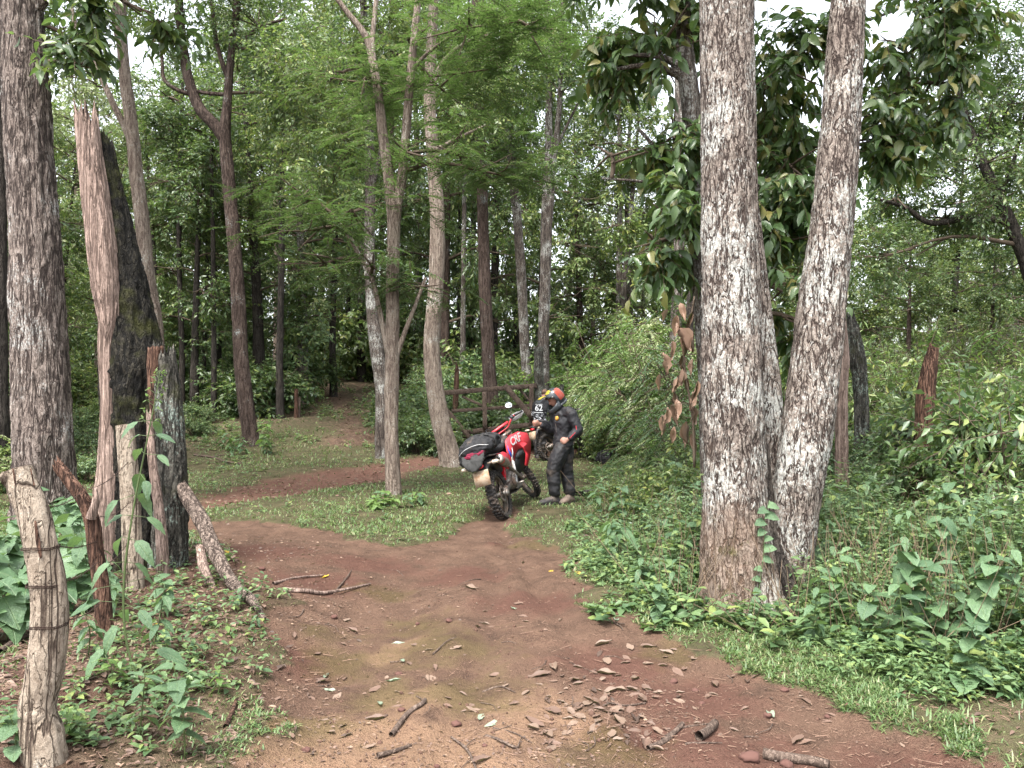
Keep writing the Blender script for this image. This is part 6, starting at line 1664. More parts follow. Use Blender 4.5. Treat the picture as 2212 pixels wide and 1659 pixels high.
    L('seat', loft([((.76, 0, .95), (0, 0, .05), (0, .07, 0)), ((.55, 0, .91), (0, 0, .055), (0, .10, 0)), ((.25, 0, .91), (0, 0, .06), (0, .12, 0)), ((-.05, 0, .95), (0, 0, .06), (0, .12, 0)), ((-.18, 0, .97), (0, 0, .03), (0, .08, 0))], 20), M_CLOTH, root)
    fd_ = []
    for k in range(9):
        a = k / 8; fd_.append(((.12 - .58 * a, 0, .83 + .07 * math.sin(a * 2.2) - .05 * a * a), (0, 0, .018), (0, .11 - .03 * a, 0)))
    rf = L('rear_fender', loft(fd_, 14), M_BLACK, root)
    L('inner_fender', loft([((.30, 0, .62), (.06, 0, .05), (0, .07, 0)), ((.12, 0, .74), (.07, 0, .05), (0, .085, 0)), ((-.12, 0, .80), (.06, 0, .04), (0, .09, 0)), ((-.34, 0, .74), (.03, 0, .08), (0, .085, 0)), ((-.40, 0, .60), (.02, 0, .06), (0, .07, 0))], 14), M_BLACK, root)
    np_ = L('number_plate', box((-.46, 0, .63), (.006, .215, .20), rotm((0, 1, 0), .22)), M_PLATE, root, smooth=False)
    L('tail_lamp', loft([((-.47, 0, .78), (.005, 0, 0), (0, 0, .02)), ((-.45, 0, .78), (0, .06, 0), (0, 0, .03)), ((-.40, 0, .78), (0, .06, 0), (0, 0, .03))], 14), M_LAMP, root)
    for s in (-1, 1):
        L('turn_signal', loft([((-.36, s * .10, .79), (.012, 0, 0), (0, 0, .012)), ((-.37, s * .17, .79), (.014, 0, 0), (0, 0, .014)), ((-.38, s * .18, .79), (.035, 0, 0), (0, 0, .028)), ((-.385, s * .25, .79), (.03, 0, 0), (0, 0, .024)), ((-.385, s * .265, .79), (.012, 0, 0), (0, 0, .01))], 12), M_TURN, root)
    for s in (-1, 1):
        # radiator shroud: flares outward to the front, with a dark air opening
        out = [(.58, .84), (.64, .98), (.80, 1.03), (.98, 1.04), (1.14, .98), (1.17, .84), (1.10, .66), (1.00, .52), (.95, .55), (1.0, .70), (.96, .80), (.84, .80), (.74, .74), (.66, .62), (.60, .70)]
        yy = [s * q for q in (.11, .12, .17, .24, .32, .33, .28, .22, .20, .25, .24, .20, .16, .13, .11)]
        sh = L('shroud', plate2(out, .012, yy), M_RED, root)
        L('shroud_vent', plate2([(.66, .60), (.73, .765), (.84, .835), (.98, .835), (1.03, .70), (.96, .53), (.84, .46)], .02, [s * q for q in (.115, .14, .18, .215, .225, .18, .13)]), M_BLACK, root, sh)
        L('shroud_fin', plate2([(.74, .70), (.84, .77), (.94, .77), (.97, .71), (.86, .66)], .014, [s * q for q in (.155, .195, .235, .245, .18)]), M_BLACK, root, sh)
        L('shroud_graphic', plate2([(.60, .80), (.63, .90), (.70, .93), (.76, .80), (.70, .72), (.64, .70)], .004, [s * q for q in (.129, .129, .134, .158, .150, .133)]), M_BLUE, root, sh)
        L('shroud_graphic', plate2([(.62, .70), (.66, .71), (.75, .80), (.72, .86), (.70, .80)], .004, [s * q for q in (.138, .146, .163, .156, .152)]), M_WHITE, root, sh)
        if s < 0:
            tm = text_mesh('CRF', .16, M_WHITE)
            lt = add('lettering', tm, None, sh)
            # on the upper part of the panel, which leans out toward the front
            ex = norm(np.array([.34, -.125, .05])); nrm_ = norm(np.cross(ex, [0, 0.02, 1.])); ez = np.cross(nrm_, ex)
            lt.matrix_local = Matrix(((ex[0], ez[0], nrm_[0], .83), (ex[1], ez[1], nrm_[1], -.214), (ex[2], ez[2], nrm_[2], .895), (0, 0, 0, 1)))
        L('side_panel', plate2([(.55, .80), (.50, .62), (.30, .60), (.02, .80), (.04, .86), (.35, .85)], .012, [s * q for q in (.12, .13, .14, .13, .125, .12)]), M_RED if s < 0 else M_WHITE, root)
        L('frame_guard', plate2([(.66, .66), (.62, .48), (.52, .36), (.49, .40), (.57, .52), (.61, .68)], .012, s * .145), M_WHITE, root)
    # front: fender, lamp, bars
    ff = []
    for k in range(9):
        a = -.55 + k / 8 * 1.55; r_ = .46
        ff.append((FA + [math.sin(a) * r_ + .02, 0, math.cos(a) * r_ + .05], (math.sin(a) * .014, 0, math.cos(a) * .014), (0, .075 - .03 * abs(k - 3) / 5, 0)))
    L('front_fender', loft(ff, 12), M_RED, root, T=S)
    L('headlight_cowl', loft([((1.22, 0, .86), (.02, 0, 0), (0, .05, 0)), ((1.21, 0, .93), (.05, 0, 0), (0, .11, 0)), ((1.17, 0, 1.05), (.05, 0, 0), (0, .10, 0)), ((1.12, 0, 1.14), (.02, 0, 0), (0, .06, 0))], 16), M_RED, root, T=S)
    L('instrument', box((1.08, 0, 1.13), (.03, .13, .08), rotm((0, 1, 0), -.5)), M_BLACK, root, T=S, smooth=False)
    L('triple_clamp', box((1.06, 0, 1.05), (.07, .24, .035), rotm((0, 1, 0), -.48)), M_METAL, root, T=S, smooth=False)
    hb = L('handlebar', tube([(.96, -.40, 1.19), (.99, -.25, 1.20), (1.04, -.12, 1.12), (1.045, 0, 1.11), (1.04, .12, 1.12), (.99, .25, 1.20), (.96, .40, 1.19)], [.0125] * 7, 10, 40), M_RED, root, T=S)
    L('cross_bar', tube([(1.02, -.15, 1.175), (1.02, .15, 1.175)], [.02, .02], 10, 4), M_RED, root, hb, T=S)
    for s in (-1, 1):
        L('grip', tube([(.985, s * .28, 1.205), (.955, s * .415, 1.19)], [.019, .019], 12, 4), M_BLACK, root, hb, T=S)
        L('lever', tube([(1.0, s * .22, 1.20), (1.05, s * .30, 1.19), (1.02, s * .42, 1.18)], [.009, .007, .007], 8, 10), M_BLACK, root, hb, T=S)
        L('hand_guard', loft([((1.03, s * .20, 1.19), (.012, 0, 0), (0, 0, .03)), ((1.09, s * .28, 1.18), (.014, 0, 0), (0, 0, .055)), ((1.07, s * .38, 1.17), (.014, 0, 0), (0, 0, .05)), ((.99, s * .43, 1.18), (.012, 0, 0), (0, 0, .02))], 12), M_RED if s > 0 else M_WHITE, root, hb, T=S)
        L('control_block', box((.995, s * .235, 1.2), (.05, .05, .05)), M_BLACK, root, hb, T=S, smooth=False)
        L('cable', tube([(1.0, s * .22, 1.2), (1.12, s * .16, 1.26), (1.16, s * .05, 1.15), (1.08, 0, 1.0)], [.005] * 4, 6, 20), M_BLACK, root, T=S)
    L('mirror_stalk', tube([(.99, -.24, 1.21), (1.0, -.27, 1.28), (.99, -.29, 1.33)], [.006] * 3, 8, 8), M_BLACK, root, hb, T=S)
    mc = S(np.array([[.985, -.295, 1.375]]))[0]
    # round glass facing back along the machine and a little up
    mfw = norm(np.array([-.80, -.42, .42])); mu = norm(np.cross(mfw, [0, 0, 1.])); mv = np.cross(mu, mfw)
    mi = L('mirror', loft([(mc - mfw * .02, mu * .03, mv * .03), (mc - mfw * .012, mu * .05, mv * .05), (mc, mu * .055, mv * .055)], 24), M_BLACK, root)
    L('mirror_glass', loft([(mc + mfw * .001, mu * .051, mv * .051), (mc + mfw * .003, mu * .050, mv * .050)], 24), M_MIRROR, root, mi)
    return root

def remesh(pieces, voxel, smooth_it=4, name='figure'):
    """melt overlapping closed pieces into one continuous skin; returns V, F"""
    mb = MB()
    for q in pieces: mb.put(*q)
    V, F = mb.get(); ob = bpy.data.objects.new('tmp', mesh_np('tmp', V, F)); COL.objects.link(ob)
    m = ob.modifiers.new('r', 'REMESH'); m.mode = 'VOXEL'; m.voxel_size = voxel
    s = ob.modifiers.new('s', 'SMOOTH'); s.factor = .5; s.iterations = smooth_it
    dg = bpy.context.evaluated_depsgraph_get(); me = bpy.data.meshes.new_from_object(ob.evaluated_get(dg))
    old = ob.data; bpy.data.objects.remove(ob); bpy.data.meshes.remove(old)
    n = len(me.vertices); V = np.empty(n * 3); me.vertices.foreach_get('co', V); V = V.reshape(-1, 3)
    N = np.empty(n * 3); me.vertices.foreach_get('normal', N)
    F = np.array([tuple(p.vertices) for p in me.polygons if len(p.vertices) == 4]); T3 = [tuple(p.vertices) for p in me.polygons if len(p.vertices) == 3]
    Fs = [F] + ([np.array(T3)] if T3 else [])
    bpy.data.meshes.remove(me)
    return V, Fs, N.reshape(-1, 3)
def wrinkle(V, N, amp, scale, seed, zs=2.5):
    f = fbm(V[:, 0] * scale, V[:, 1] * scale, V[:, 2] * scale * zs, seed=seed, octv=3)
    return V + N * (amp * (1 - 2 * np.abs(f)))[:, None]
def copy_tree(o_, parent=None):
    c = o_.copy(); COL.objects.link(c); c.parent = parent
    for ch in list(o_.children): copy_tree(ch, c)
    return c
def tree_of(o_):
    yield o_
    for ch in o_.children: yield from tree_of(ch)

bike = build_bike('muddy red dirt motorcycle with black luggage leaning on its stand on the turf', math.radians(38))
bike2 = copy_tree(bike); bike2['label'] = 'muddy dirt motorcycle parked behind the rider in front of the gate'
M_GREYP = plain('grey_plastic', (0.10, 0.10, 0.105), .5, .4, dirt=MUD, dirt_amt=.35)
for q in tree_of(bike2):                                    # the second machine is dark and pale, not red
    if q.type == 'MESH' and q.data.materials and q.data.materials[0] in (M_RED, M_BLUE):
        q.material_slots[0].link = 'OBJECT'; q.material_slots[0].material = M_GREYP if q.name.startswith(('shroud', 'tank', 'fuel')) else M_BLACK
for q in [q for q in tree_of(bike2) if q.name.startswith('lettering')]: bpy.data.objects.remove(q)
def place_bike(o_, px, py, heading, lean, d=None):
    g = G(px, py, h) if d is None else np.array([*P(px, py, d)[:2], 0])
    g[2] = H(g[0], g[1])
    f = np.array([math.sin(heading), math.cos(heading)])
    fz = H(g[0] + f[0] * 1.43, g[1] + f[1] * 1.43); pit = math.atan2(fz - g[2], 1.43)
    o_.matrix_world = Matrix.Translation(Vector(g)) @ Matrix.Rotation(math.pi / 2 - heading, 4, 'Z') @ Matrix.Rotation(-pit, 4, 'Y') @ Matrix.Rotation(-lean, 4, 'X')
    o_.location.z -= .012
    return g
bg_ = place_bike(bike, 1093, 1127, math.radians(15), math.radians(17), 10.3)
place_bike(bike2, 1186, 980, math.radians(44), math.radians(12), 18.6)
# luggage strapped across the tail (a thing of its own, lying on the seat)
bag_pieces = [loft([((.22, .0, 1.02), (0, .16, 0), (0, 0, .06)), ((.12, .0, 1.05), (0, .22, 0), (0, 0, .11)), ((-.10, .01, 1.05), (0, .235, 0), (0, 0, .125)), ((-.30, .01, 1.02), (0, .22, 0), (0, 0, .11)), ((-.40, .01, 1.0), (0, .15, 0), (0, 0, .06))], 24),
              loft([((-.12, .24, .98), (.10, 0, 0), (0, 0, .08)), ((-.12, .28, .93), (.13, 0, 0), (0, 0, .11)), ((-.14, .31, .88), (.10, 0, 0), (0, 0, .07))], 16)]
V, F, N = remesh(bag_pieces, .012, 3); V = wrinkle(V, N, .022, 6, 3, 1.6); V = wrinkle(V, N, .008, 16, 4, 1)
lug = thing('luggage_bag', 'black nylon bag strapped across the tail of the red motorcycle', 'bag', (0, 0, 0))
add('bag', mesh_np('bag', V, F), M_CLOTH, lug)
for k, (x0, m_) in enumerate([(.05, M_BLACK), (-.2, M_GREYC)]):
    th = np.linspace(-.5, 3.64, 24)
    add('strap', mesh_np('strap', *tube(np.stack([np.full(24, x0), np.cos(th) * .245, 1.04 + np.sin(th) * .135], -1), [.012] * 24, 6, 48, flat=.35)), m_, lug)
add('piping', mesh_np('piping', *tube([(-.40, -.2, 1.02), (-.43, -.05, 1.06), (-.43, .12, 1.04), (-.36, .25, .98)], [.004] * 4, 6, 20)), M_WHITE, lug)
V, F, N = remesh([loft([((-.34, .02, .965), (0, .15, 0), (0, 0, .05)), ((-.415, .03, .945), (0, .14, 0), (0, 0, .035)), ((-.43, .03, .93), (0, .10, 0), (0, 0, .02))], 16)], .01, 2)
add('pocket', mesh_np('pocket', wrinkle(V, N, .014, 14, 8), F), M_MAROON, lug)
V, F, N = remesh([loft([((-.40, .04, .95), (0, .16, 0), (.02, 0, .012)), ((-.45, .05, .88), (0, .15, 0), (.02, 0, .012)), ((-.475, .055, .80), (0, .11, 0), (.018, 0, .012)), ((-.48, .06, .755), (0, .05, 0), (.012, 0, .01))], 18)], .01, 2)
add('flap', mesh_np('flap', wrinkle(V, N, .02, 9, 9, .5), F), M_GREYC, lug)
add('bottle', mesh_np('bottle', *loft([((.2, .10, 1.12), (0, .02, 0), (0, 0, .02)), ((.19, .16, 1.12), (0, 0, .035), (.035, 0, 0)), ((.17, .26, 1.10), (0, 0, .035), (.035, 0, 0)), ((.165, .28, 1.10), (0, 0, .01), (.01, 0, 0))], 14)), M_TURN, lug)
lug.matrix_world = bike.matrix_world.copy()

# ------------------------------------------------------------------ people
SKIN = plain('skin', (0.29, 0.15, 0.11), .5, .35, var=.2, scale=30)
C_JACKET = plain('jacket_black', (0.014, 0.014, 0.017), .62, .35, var=.5, scale=8, dirt=(0.055, 0.046, 0.042), dirt_amt=.12, bump=.15)
C_TROUS = plain('trousers_muddy_black', (0.016, 0.016, 0.018), .6, .35, var=.5, scale=9, dirt=(0.085, 0.065, 0.05), dirt_amt=.34, bump=.2)
C_BOOT = plain('boots_muddy', (0.035, 0.033, 0.033), .7, .25, var=.4, scale=14, dirt=(0.13, 0.105, 0.088), dirt_amt=.5)
C_BOOT2 = plain('boots_caked', (0.09, 0.075, 0.064), .85, .15, var=.4, scale=14, dirt=(0.17, 0.13, 0.105), dirt_amt=.8)
C_ORANGE = plain('helmet_orange', (0.27, 0.048, 0.028), .3, .5, var=.15)
C_YELLOW = plain('helmet_yellow', (0.34, 0.27, 0.03), .3, .5, var=.1)
C_HELM = plain('helmet_dark', (0.035, 0.04, 0.045), .25, .5, var=.3)
C_PIPE = plain('red_piping', (0.45, 0.02, 0.035), .6, .3)
C_BADGE = plain('badge_orange', (0.5, 0.26, 0.05), .6, .3)
C_HAIR = plain('hair_short', (0.10, 0.06, 0.045), .8, .2)

def limb(pts, rad, seg=14):
    return tube(pts, rad, seg, max(8, len(pts) * 4))
def ball(c, r, squash=(1, 1, 1)):
    r = np.array(squash, float) * r
    rings = [(np.array(c) + [0, 0, r[2] * math.sin(a)], (r[0] * math.cos(a), 0, 0), (0, r[1] * math.cos(a), 0)) for a in np.linspace(-1.5, 1.5, 9)]
    return loft(rings, 16)
def hand(w, f, s, n_, curl, size=1.0):
    """palm, four fingers of unequal length and a thumb; f along the hand, s toward the thumb, n_ the way the fingers curl"""
    w = np.array(w); f = norm(np.array(f, float)); s = norm(np.array(s, float) - f * np.dot(s, f)); n_ = norm(np.array(n_, float) - f * np.dot(n_, f) - s * np.dot(n_, s))
    out = [loft([(w - f * .02, s * .026, n_ * .02), (w + f * .015, s * .03, n_ * .018), (w + f * .05, s * .042, n_ * .016), (w + f * .088, s * .043, n_ * .014), (w + f * .098, s * .03, n_ * .008)], 14)]
    for i, ln in enumerate((.074, .084, .078, .060)):
        p = w + f * (.086 - .004 * abs(i - 1.2)) + s * (.033 - .0215 * i); d_ = f.copy(); pts = [p - f * .02, p]
        for k, q in enumerate((.45, .32, .23)):
            a = curl * (1 + .08 * i) * (1, 1.25, .8)[k]
            d_ = d_ * math.cos(a) + n_ * math.sin(a) if k == 0 else norm(d_ * math.cos(a) + (n_ * np.dot(d_, f) - f * np.dot(d_, n_)) * math.sin(a))
            p = p + d_ * ln * q; pts.append(p)
        out.append(tube(pts, [.0105, .0105, .0095, .0085, .0065], 10, 16))
    tb_ = w + f * .025 + s * .03
    out.append(tube([tb_ - s * .012, tb_ + s * .018 + f * .02 + n_ * .008, tb_ + s * .022 + f * .05 + n_ * .022, tb_ + s * .010 + f * .075 + n_ * .03], [.014, .0125, .0105, .008], 10, 14))
    return out

def make_person(label, base, J, cloth, group=None, rotz=0.0):
    """J: named joints in metres, x right in the picture, y away, z up"""
    root = thing('person', label, 'person', base, group, rotz)
    A = {k: np.array(v, float) for k, v in J.items()}
    k_ = cloth.get('bulk', 1.0)
    fw = norm(np.array(cloth['face'], float)); sdv = norm(np.cross([0, 0, 1.], fw)); upv = np.cross(fw, sdv)     # sdv: the figure's left
    ch = norm(np.array(cloth['chest'], float)); cs = norm(np.cross([0, 0, 1.], ch))
    hc = A['head']
    # ---- body: one continuous skin
    pcs = [loft([(hc - upv * .11 + fw * .035, sdv * .03, fw * .03), (hc - upv * .085 + fw * .03, sdv * .05, fw * .055), (hc - upv * .04 + fw * .015, sdv * .066, fw * .085), (hc + fw * .0, sdv * .074, fw * .096), (hc + upv * .05, sdv * .073, fw * .094), (hc + upv * .09 - fw * .005, sdv * .055, fw * .07), (hc + upv * .113, sdv * .02, fw * .03)], 20),
           limb([hc - upv * .03 - fw * .02, A['neck'] + [0, 0, .03], A['neck'] - [0, 0, .05]], [.055, .055, .07]),
           tube([hc + fw * .085 + upv * .02, hc + fw * .112 - upv * .015, hc + fw * .09 - upv * .022], [.008, .015, .011], 8, 8),
           loft([(hc + fw * .072 - upv * .055, sdv * .03, upv * .008), (hc + fw * .094 - upv * .057, sdv * .024, upv * .010), (hc + fw * .1 - upv * .058, sdv * .01, upv * .004)], 10),
           loft([(hc + fw * .075 + upv * .035, sdv * .055, upv * .012), (hc + fw * .096 + upv * .032, sdv * .04, upv * .008)], 10)]
    for s in (-1, 1):
        pcs.append(loft([(hc + sdv * s * .068 - fw * .01, fw * .02, upv * .03), (hc + sdv * s * .085 - fw * .015, fw * .018, upv * .028)], 10))
    pcs.append(loft([(A['pelvis'] - [0, 0, .08], cs * .10, ch * .08), (A['pelvis'], cs * .14, ch * .10), (A['waist'], cs * .125, ch * .09), (A['chest'], cs * .15, ch * .105), (A['neck'] - [0, 0, .06], cs * .12, ch * .08), (A['neck'], cs * .06, ch * .06)], 20))
    for q in 'LR':
        pcs.append(limb([A['neck'] * .55 + A['sh' + q] * .45, A['sh' + q], (A['sh' + q] + A['el' + q]) / 2, A['el' + q], (A['el' + q] * .6 + A['wr' + q] * .4), A['wr' + q]], [.05, .055, .046, .04, .038, .027]))
        pcs += hand(A['wr' + q], *cloth['hand' + q])
        pcs.append(limb([A['pelvis'] * .4 + A['hip' + q] * .6, A['hip' + q], (A['hip' + q] + A['kn' + q]) / 2, A['kn' + q], A['kn' + q] * .65 + A['an' + q] * .35, A['an' + q]], [.08, .085, .07, .055, .056, .038]))
        pcs.append(limb([A['an' + q] - [0, 0, .02], A['an' + q] * .5 + A['toe' + q] * .5, A['toe' + q]], [.034, .026, .016]))
    V, F, N = remesh(pcs, cloth.get('voxel', .0095), 2)
    add('body', mesh_np('body', V, F), SKIN, root)
    # ---- jacket or jersey
    tj = [loft([(A['pelvis'] + [0, 0, cloth.get('hem', -.02)], cs * .165 * k_, ch * .125 * k_), (A['pelvis'] + [0, 0, .06], cs * .168 * k_, ch * .128 * k_), (A['waist'], cs * .158 * k_, ch * .122 * k_), (A['chest'], cs * .185 * k_, ch * .14 * k_), (A['neck'] - [0, 0, .07], cs * .155 * k_, ch * .105 * k_), (A['neck'] - [0, 0, .0], cs * .085, ch * .085), (A['neck'] + fw * .005 + [0, 0, .045], cs * .072, ch * .072)], 24)]
    for q in 'LR':
        w_ = A['wr' + q]; e_ = A['el' + q]
        tj.append(limb([A['neck'] * .6 + A['sh' + q] * .4 - [0, 0, .03], A['sh' + q], (A['sh' + q] + e_) / 2, e_, e_ * .5 + w_ * .5, w_ + norm(e_ - w_) * .01], np.array([.075, .082, .071, .068, .058, .042]) * k_))
    V, F, N = remesh(tj, .014, 2); V = wrinkle(V, N, .009, 8, 5, 1.1); V = wrinkle(V, N, .004, 18, 6, 1.3)
    jk = add(cloth['top_name'], mesh_np(cloth['top_name'], V, F), cloth['top'], root)
    # ---- trousers
    tr = [loft([(A['pelvis'] - [0, 0, .10], cs * .11, ch * .10), (A['pelvis'] - [0, 0, .05], cs * .155 * k_, ch * .118 * k_), (A['pelvis'] + [0, 0, .05], cs * .155 * k_, ch * .115 * k_), (A['pelvis'] + [0, 0, .10], cs * .14 * k_, ch * .105 * k_)], 24)]
    for q in 'LR':
        tr.append(limb([A['pelvis'] * .35 + A['hip' + q] * .65, A['hip' + q] - [0, 0, .03], (A['hip' + q] + A['kn' + q]) / 2, A['kn' + q], A['kn' + q] * .5 + A['an' + q] * .5, A['an' + q] + [0, 0, .045], A['an' + q] + [0, 0, .02]], np.array([.10, .116, .112, .100, .088, .078, .062]) * k_))
    V, F, N = remesh(tr, .015, 2); V = wrinkle(V, N, .010, 7, 15, 1.0); V = wrinkle(V, N, .005, 17, 16, 1.3)
    add('trousers', mesh_np('trousers', V, F), cloth['legs'], root)
    # ---- boots
    for q in 'LR':
        a_, t_ = A['an' + q], A['toe' + q]; d_ = norm((t_ - a_) * [1, 1, 0]); sd2 = np.cross([0, 0, 1.], d_)
        L_ = cloth.get('boot', .26)
        hl = a_ * [1, 1, 0] - d_ * .06
        pb = [loft([(hl + d_ * .0 + [0, 0, .01], sd2 * .038, d_ * .05), (hl + d_ * .03 + [0, 0, .05], sd2 * .042, d_ * .062), (a_ * [1, 1, 0] + [0, 0, .12], sd2 * .05, d_ * .06), (a_ + [0, 0, .05], sd2 * .056, d_ * .062), (a_ + [0, 0, cloth.get('shaft', .08)], sd2 * .058, d_ * .066)], 18),
              loft([(hl - d_ * .045 + [0, 0, .035], sd2 * .03, np.array([0, 0, .03])), (hl + [0, 0, .045], sd2 * .046, np.array([0, 0, .045])), (hl + d_ * .10 + [0, 0, .065], sd2 * .052, np.array([0, 0, .065])), (hl + d_ * (L_ - .09) + [0, 0, .042], sd2 * .062, np.array([0, 0, .048])), (hl + d_ * (L_ - .03) + [0, 0, .036], sd2 * .054, np.array([0, 0, .036])), (hl + d_ * (L_ + .005) + [0, 0, .028], sd2 * .022, np.array([0, 0, .016]))], 18)]
        V, F, N = remesh(pb, .011, 2)
        bo = add('boot', mesh_np('boot', V, F), cloth['boot' + q], root)
        add('sole', mesh_np('sole', *loft([(hl - d_ * .055 + [0, 0, .012], sd2 * .03, np.array([0, 0, .014])), (hl + [0, 0, .012], sd2 * .05, np.array([0, 0, .014])), (hl + d_ * .09 + [0, 0, .012], sd2 * .046, np.array([0, 0, .014])), (hl + d_ * (L_ - .09) + [0, 0, .012], sd2 * .06, np.array([0, 0, .014])), (hl + d_ * (L_ + .01) + [0, 0, .014], sd2 * .025, np.array([0, 0, .012]))], 14)), M_RUBBER, bo)
    return root, dict(fw=fw, sd=sdv, up=upv, hc=hc, ch=ch, cs=cs, A=A, jacket=jk)

# the rider in black beside the motorcycle
RD = 11.3
rx = P(1213.5, 1085, RD)[0]
RJ = dict(head=(-.105, -.02, 1.535), neck=(-.03, 0, 1.385), chest=(.015, 0, 1.22), waist=(.025, 0, 1.0), pelvis=(.02, 0, .86),
          shL=(.115, -.16, 1.335), elL=(.225, -.21, 1.085), wrL=(.075, -.27, .955), shR=(-.07, .13, 1.31), elR=(-.15, .10, 1.08), wrR=(-.315, -.02, 1.165),
          hipL=(-.02, -.08, .82), knL=(-.125, -.11, .49), anL=(-.105, -.10, .10), toeL=(-.27, -.16, .03), hipR=(.07, .08, .82), knR=(.075, .09, .49), anR=(.125, .06, .10), toeR=(.035, -.05, .03))
rider, rf = make_person('person in black jacket and motocross helmet standing beside the red motorcycle', (rx, RD, H(rx, RD)), RJ,
    dict(face=(-.78, -.32, -.66), chest=(-.80, -.60, 0), bulk=1.0, hem=-.03, top=C_JACKET, top_name='jacket', legs=C_TROUS, bootL=C_BOOT, bootR=C_BOOT2, shaft=.12, boot=.31,
         handL=((-.85, -.15, -.40), (-.35, .2, .9), (-.2, .9, -.2), .85), handR=((-.85, -.35, -.05), (.1, -.4, .9), (-.3, .6, -.75), .8)))
def helmet(root, f, shell_mat, back_mat, top_mat):
    hc, fw, sd_, up = f['hc'] + f['up'] * .012, f['fw'], f['sd'], f['up']
    u, v = np.meshgrid(np.linspace(0, 2 * math.pi, 48, endpoint=False), np.linspace(-1.15, math.pi / 2, 22))
    D = np.stack([np.cos(v) * np.cos(u), np.cos(v) * np.sin(u), np.sin(v)], -1).reshape(-1, 3)      # forward, side, up
    R = D * [.150, .128, .148]; R[:, 0] -= .012 + .02 * (D[:, 2] < 0) * (-D[:, 2])
    V = hc + R[:, :1] * fw + R[:, 1:2] * sd_ + R[:, 2:] * up
    i = np.arange(21)[:, None] * 48; j = np.arange(48)[None]
    F = np.stack([i + j, i + (j + 1) % 48, i + 48 + (j + 1) % 48, i + 48 + j], -1).reshape(-1, 4)
    c = D[F].mean(1)
    hole = (c[:, 0] > .42) & (c[:, 2] < .36)
    F = F[~hole]; c = c[~hole]
    me = mesh_np('helmet', V - 0, F); me.materials.append(shell_mat); me.materials.append(back_mat); me.materials.append(top_mat)
    mi = np.where((c[:, 0] < -.05) & (c[:, 0] > -.75) & (c[:, 2] > -.35) & (c[:, 2] < .80) & (np.abs(c[:, 1]) > .22), 1, 0)
    mi = np.where((c[:, 2] > .78) & (c[:, 0] > .12) & (np.abs(c[:, 1]) < .42), 2, mi)
    me.polygons.foreach_set('material_index', mi.astype(np.int32))
    ob = add('helmet', me, None, root)
    so = ob.modifiers.new('thick', 'SOLIDIFY'); so.thickness = .012; so.offset = -1
    E = lambda a, b, c_: hc + a * fw + b * sd_ + c_ * up
    add('chin_bar', mesh_np('chin_bar', *loft([(E(.02, .125, -.085), up * .05, sd_ * .014), (E(.10, .108, -.105), up * .042, sd_ * .016), (E(.165, .065, -.118), up * .036, fw * .016 + sd_ * .01), (E(.19, 0, -.12), up * .036, fw * .018), (E(.165, -.065, -.118), up * .036, fw * .016 - sd_ * .01), (E(.10, -.108, -.105), up * .042, -sd_ * .016), (E(.02, -.125, -.085), up * .05, -sd_ * .014)], 14)), shell_mat, ob)
    pk = []
    for k in range(7):
        a = k / 6; pk.append((E(.10 + .17 * a, 0, .105 + .030 * math.sin(a * 2.6) - .02 * a), sd_ * (.112 - .028 * a), up * .006 + fw * .004))
    pv = add('peak', mesh_np('peak', *loft(pk, 20)), shell_mat, ob)
    add('peak_patch', mesh_np('peak_patch', *loft([(E(.11 + .10 * a, 0, .1165 + .030 * math.sin(a * 1.53) - .012 * a), sd_ * (.06 - .02 * a), up * .003) for a in np.linspace(0, 1, 5)], 12)), top_mat, pv)
    for s in (-1, 1):
        add('screw', mesh_np('screw', *loft([(E(.06, s * .118, .06), fw * .015, up * .015), (E(.06, s * .130, .06), fw * .012, up * .012)], 12)), M_METAL, ob)
    add('neck_roll', mesh_np('neck_roll', *tube([E(.02, .105, -.12), E(-.09, .08, -.125), E(-.125, 0, -.125), E(-.09, -.08, -.125), E(.02, -.105, -.12)], [.02, .022, .022, .022, .02], 10, 24)), shell_mat, ob)
    return ob
helmet(rider, rf, C_HELM, C_ORANGE, C_YELLOW)
A = rf['A']
add('sleeve_piping', mesh_np('sleeve_piping', *tube([A['shL'] * .25 + A['elL'] * .75 + [-.01, -.072, 0], A['elL'] + [-.035, -.072, -.01], A['elL'] * .5 + A['wrL'] * .5 + [0, -.058, .005], A['wrL'] + [.02, -.042, .015]], [.005] * 4, 6, 24)), C_PIPE, rf['jacket'])
bc = A['chest'] + rf['ch'] * .150 - rf['cs'] * -.035 + np.array([0, 0, .03])
add('badge', mesh_np('badge', *loft([(bc - rf['ch'] * .02, rf['cs'] * .034, np.array([0, 0, .034])), (bc, rf['cs'] * .03, np.array([0, 0, .032])), (bc + rf['ch'] * .002, rf['cs'] * .012, np.array([0, 0, .012]))], 8)), C_BADGE, rf['jacket'])
zp = [A['neck'] + rf['ch'] * .085 + [0, 0, .03], A['chest'] + rf['ch'] * .146 + [0, 0, .04], A['waist'] + rf['ch'] * .128, A['pelvis'] + rf['ch'] * .134]
add('zip', mesh_np('zip', *tube(zp, [.004] * 4, 6, 24)), M_METAL, rf['jacket'])

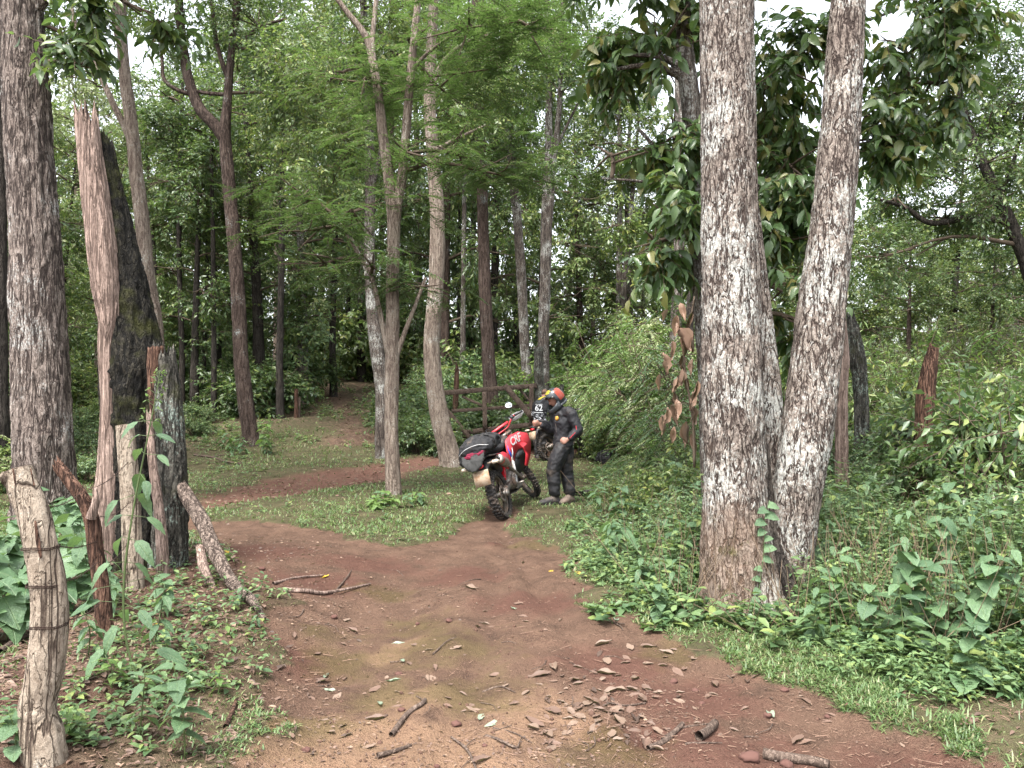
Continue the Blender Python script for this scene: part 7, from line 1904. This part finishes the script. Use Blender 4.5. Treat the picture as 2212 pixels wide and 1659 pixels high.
# the second rider behind the parked machine
PD = 19.3
qx = P(1166, 980, PD)[0]
QJ = dict(head=(.13, .06, 1.62), neck=(.09, .02, 1.44), chest=(.04, 0, 1.22), waist=(0, 0, 1.02), pelvis=(0, 0, .90), shL=(-.10, .04, 1.34), elL=(-.14, .10, 1.08), wrL=(-.02, .28, 1.0), shR=(.21, .02, 1.34), elR=(.32, .10, 1.10), wrR=(.34, .32, 1.02),
          hipL=(-.08, 0, .84), knL=(-.09, .05, .48), anL=(-.06, 0, .10), toeL=(-.08, .18, .03), hipR=(.09, 0, .84), knR=(.12, .06, .48), anR=(.13, 0, .10), toeR=(.16, .18, .03))
rid2, qf = make_person('person in black and white numbered jersey bending behind the parked motorcycle', (qx, PD, H(qx, PD)), QJ,
    dict(face=(.35, .85, -.35), chest=(.25, 1, 0), bulk=.95, hem=-.02, top=None, top_name='jersey', legs=C_TROUS, bootL=C_BOOT, bootR=C_BOOT, shaft=.26, boot=.28, voxel=.018,
         handL=((.3, .8, -.3), (.8, -.2, .2), (0, .2, -1), .7), handR=((0, .9, -.3), (-.8, 0, .2), (0, .2, -1), .7)))
t = NT('jersey_black_white')
co = t.coord('Object'); nz = t.noise(t.mapping(co, (1, 1, 2)), 9, 3, .6, 1.5)
sp = t.n('ShaderNodeSeparateXYZ'); t.l(co, sp.inputs[0])
low_ = t.ramp(sp.outputs[2], [(.0, 1.0), (1.0, 0.0)])
pat = t.math('GREATER_THAN', nz, .54)
msk = t.math('MULTIPLY', pat, t.math('LESS_THAN', sp.outputs[2], 1.17))
qf['jacket'].data.materials.clear(); qf['jacket'].data.materials.append(t.done(t.bsdf(t.mix(msk, (0.012, 0.012, 0.014), (0.36, 0.37, 0.4)), .8, .2)))
C_WHITE = plain('jersey_white', (0.42, 0.43, 0.45), .8, .2, var=.15)
tm = text_mesh('62', .20, C_WHITE, 0)
lt = add('number', tm, None, qf['jacket'])
bk_ = norm(np.array([-.25, -1, 0])); exx = norm(np.cross([0, 0, 1.], bk_)); 
pc_ = qf['A']['chest'] + bk_ * .165 + np.array([0, 0, -.02]) - exx * .03
lt.matrix_local = Matrix(((exx[0], 0, bk_[0], pc_[0]), (exx[1], 0, bk_[1], pc_[1]), (0, 1, 0, pc_[2]), (0, 0, 0, 1)))
for dz_, w_ in ((.155, .09), (-.05, .11)):
    add('stripe', mesh_np('stripe', *box(pc_ + np.array([0, 0, dz_]), (w_ * 2, .01, .018), np.stack([exx, bk_, [0, 0, 1.]], -1))), C_WHITE, qf['jacket'])
hc, fw, sd_, up = qf['hc'], qf['fw'], qf['sd'], qf['up']
add('hair', mesh_np('hair', *loft([(hc - fw * .03 - up * .02, sd_ * .076, fw * .075), (hc - fw * .015 + up * .05, sd_ * .078, fw * .09), (hc - fw * .01 + up * .09, sd_ * .058, fw * .07), (hc + up * .116, sd_ * .022, fw * .03)], 18)), C_HAIR, qf['A'] is None or rid2)

# black pack lying at the edge of the bushes
g = np.array([*P(1305, 965, 18.0)[:2], 0]); g[2] = H(g[0], g[1])
V, F, N = remesh([loft([((0, 0, .0), (.17, 0, 0), (0, .12, 0)), ((0, 0, .12), (.19, 0, 0), (0, .14, 0)), ((.01, 0, .24), (.16, 0, 0), (0, .12, 0)), ((.02, 0, .31), (.08, 0, 0), (0, .07, 0))], 18), loft([((-.16, -.05, .05), (.04, 0, 0), (0, .08, 0)), ((-.17, -.05, .16), (.04, 0, 0), (0, .08, 0))], 12)], .014, 3)
pk = thing('backpack', 'black backpack lying at the edge of the shrubs right of the rider', 'backpack', g)
add('bag', mesh_np('bag', wrinkle(V, N, .012, 9, 33), F), M_CLOTH, pk)
for s in (-1, 1):
    add('strap', mesh_np('strap', *tube([(s * .08, -.1, .3), (s * .10, -.17, .2), (s * .09, -.15, .05)], [.014] * 3, 6, 12, flat=.4)), M_GREYC, pk)
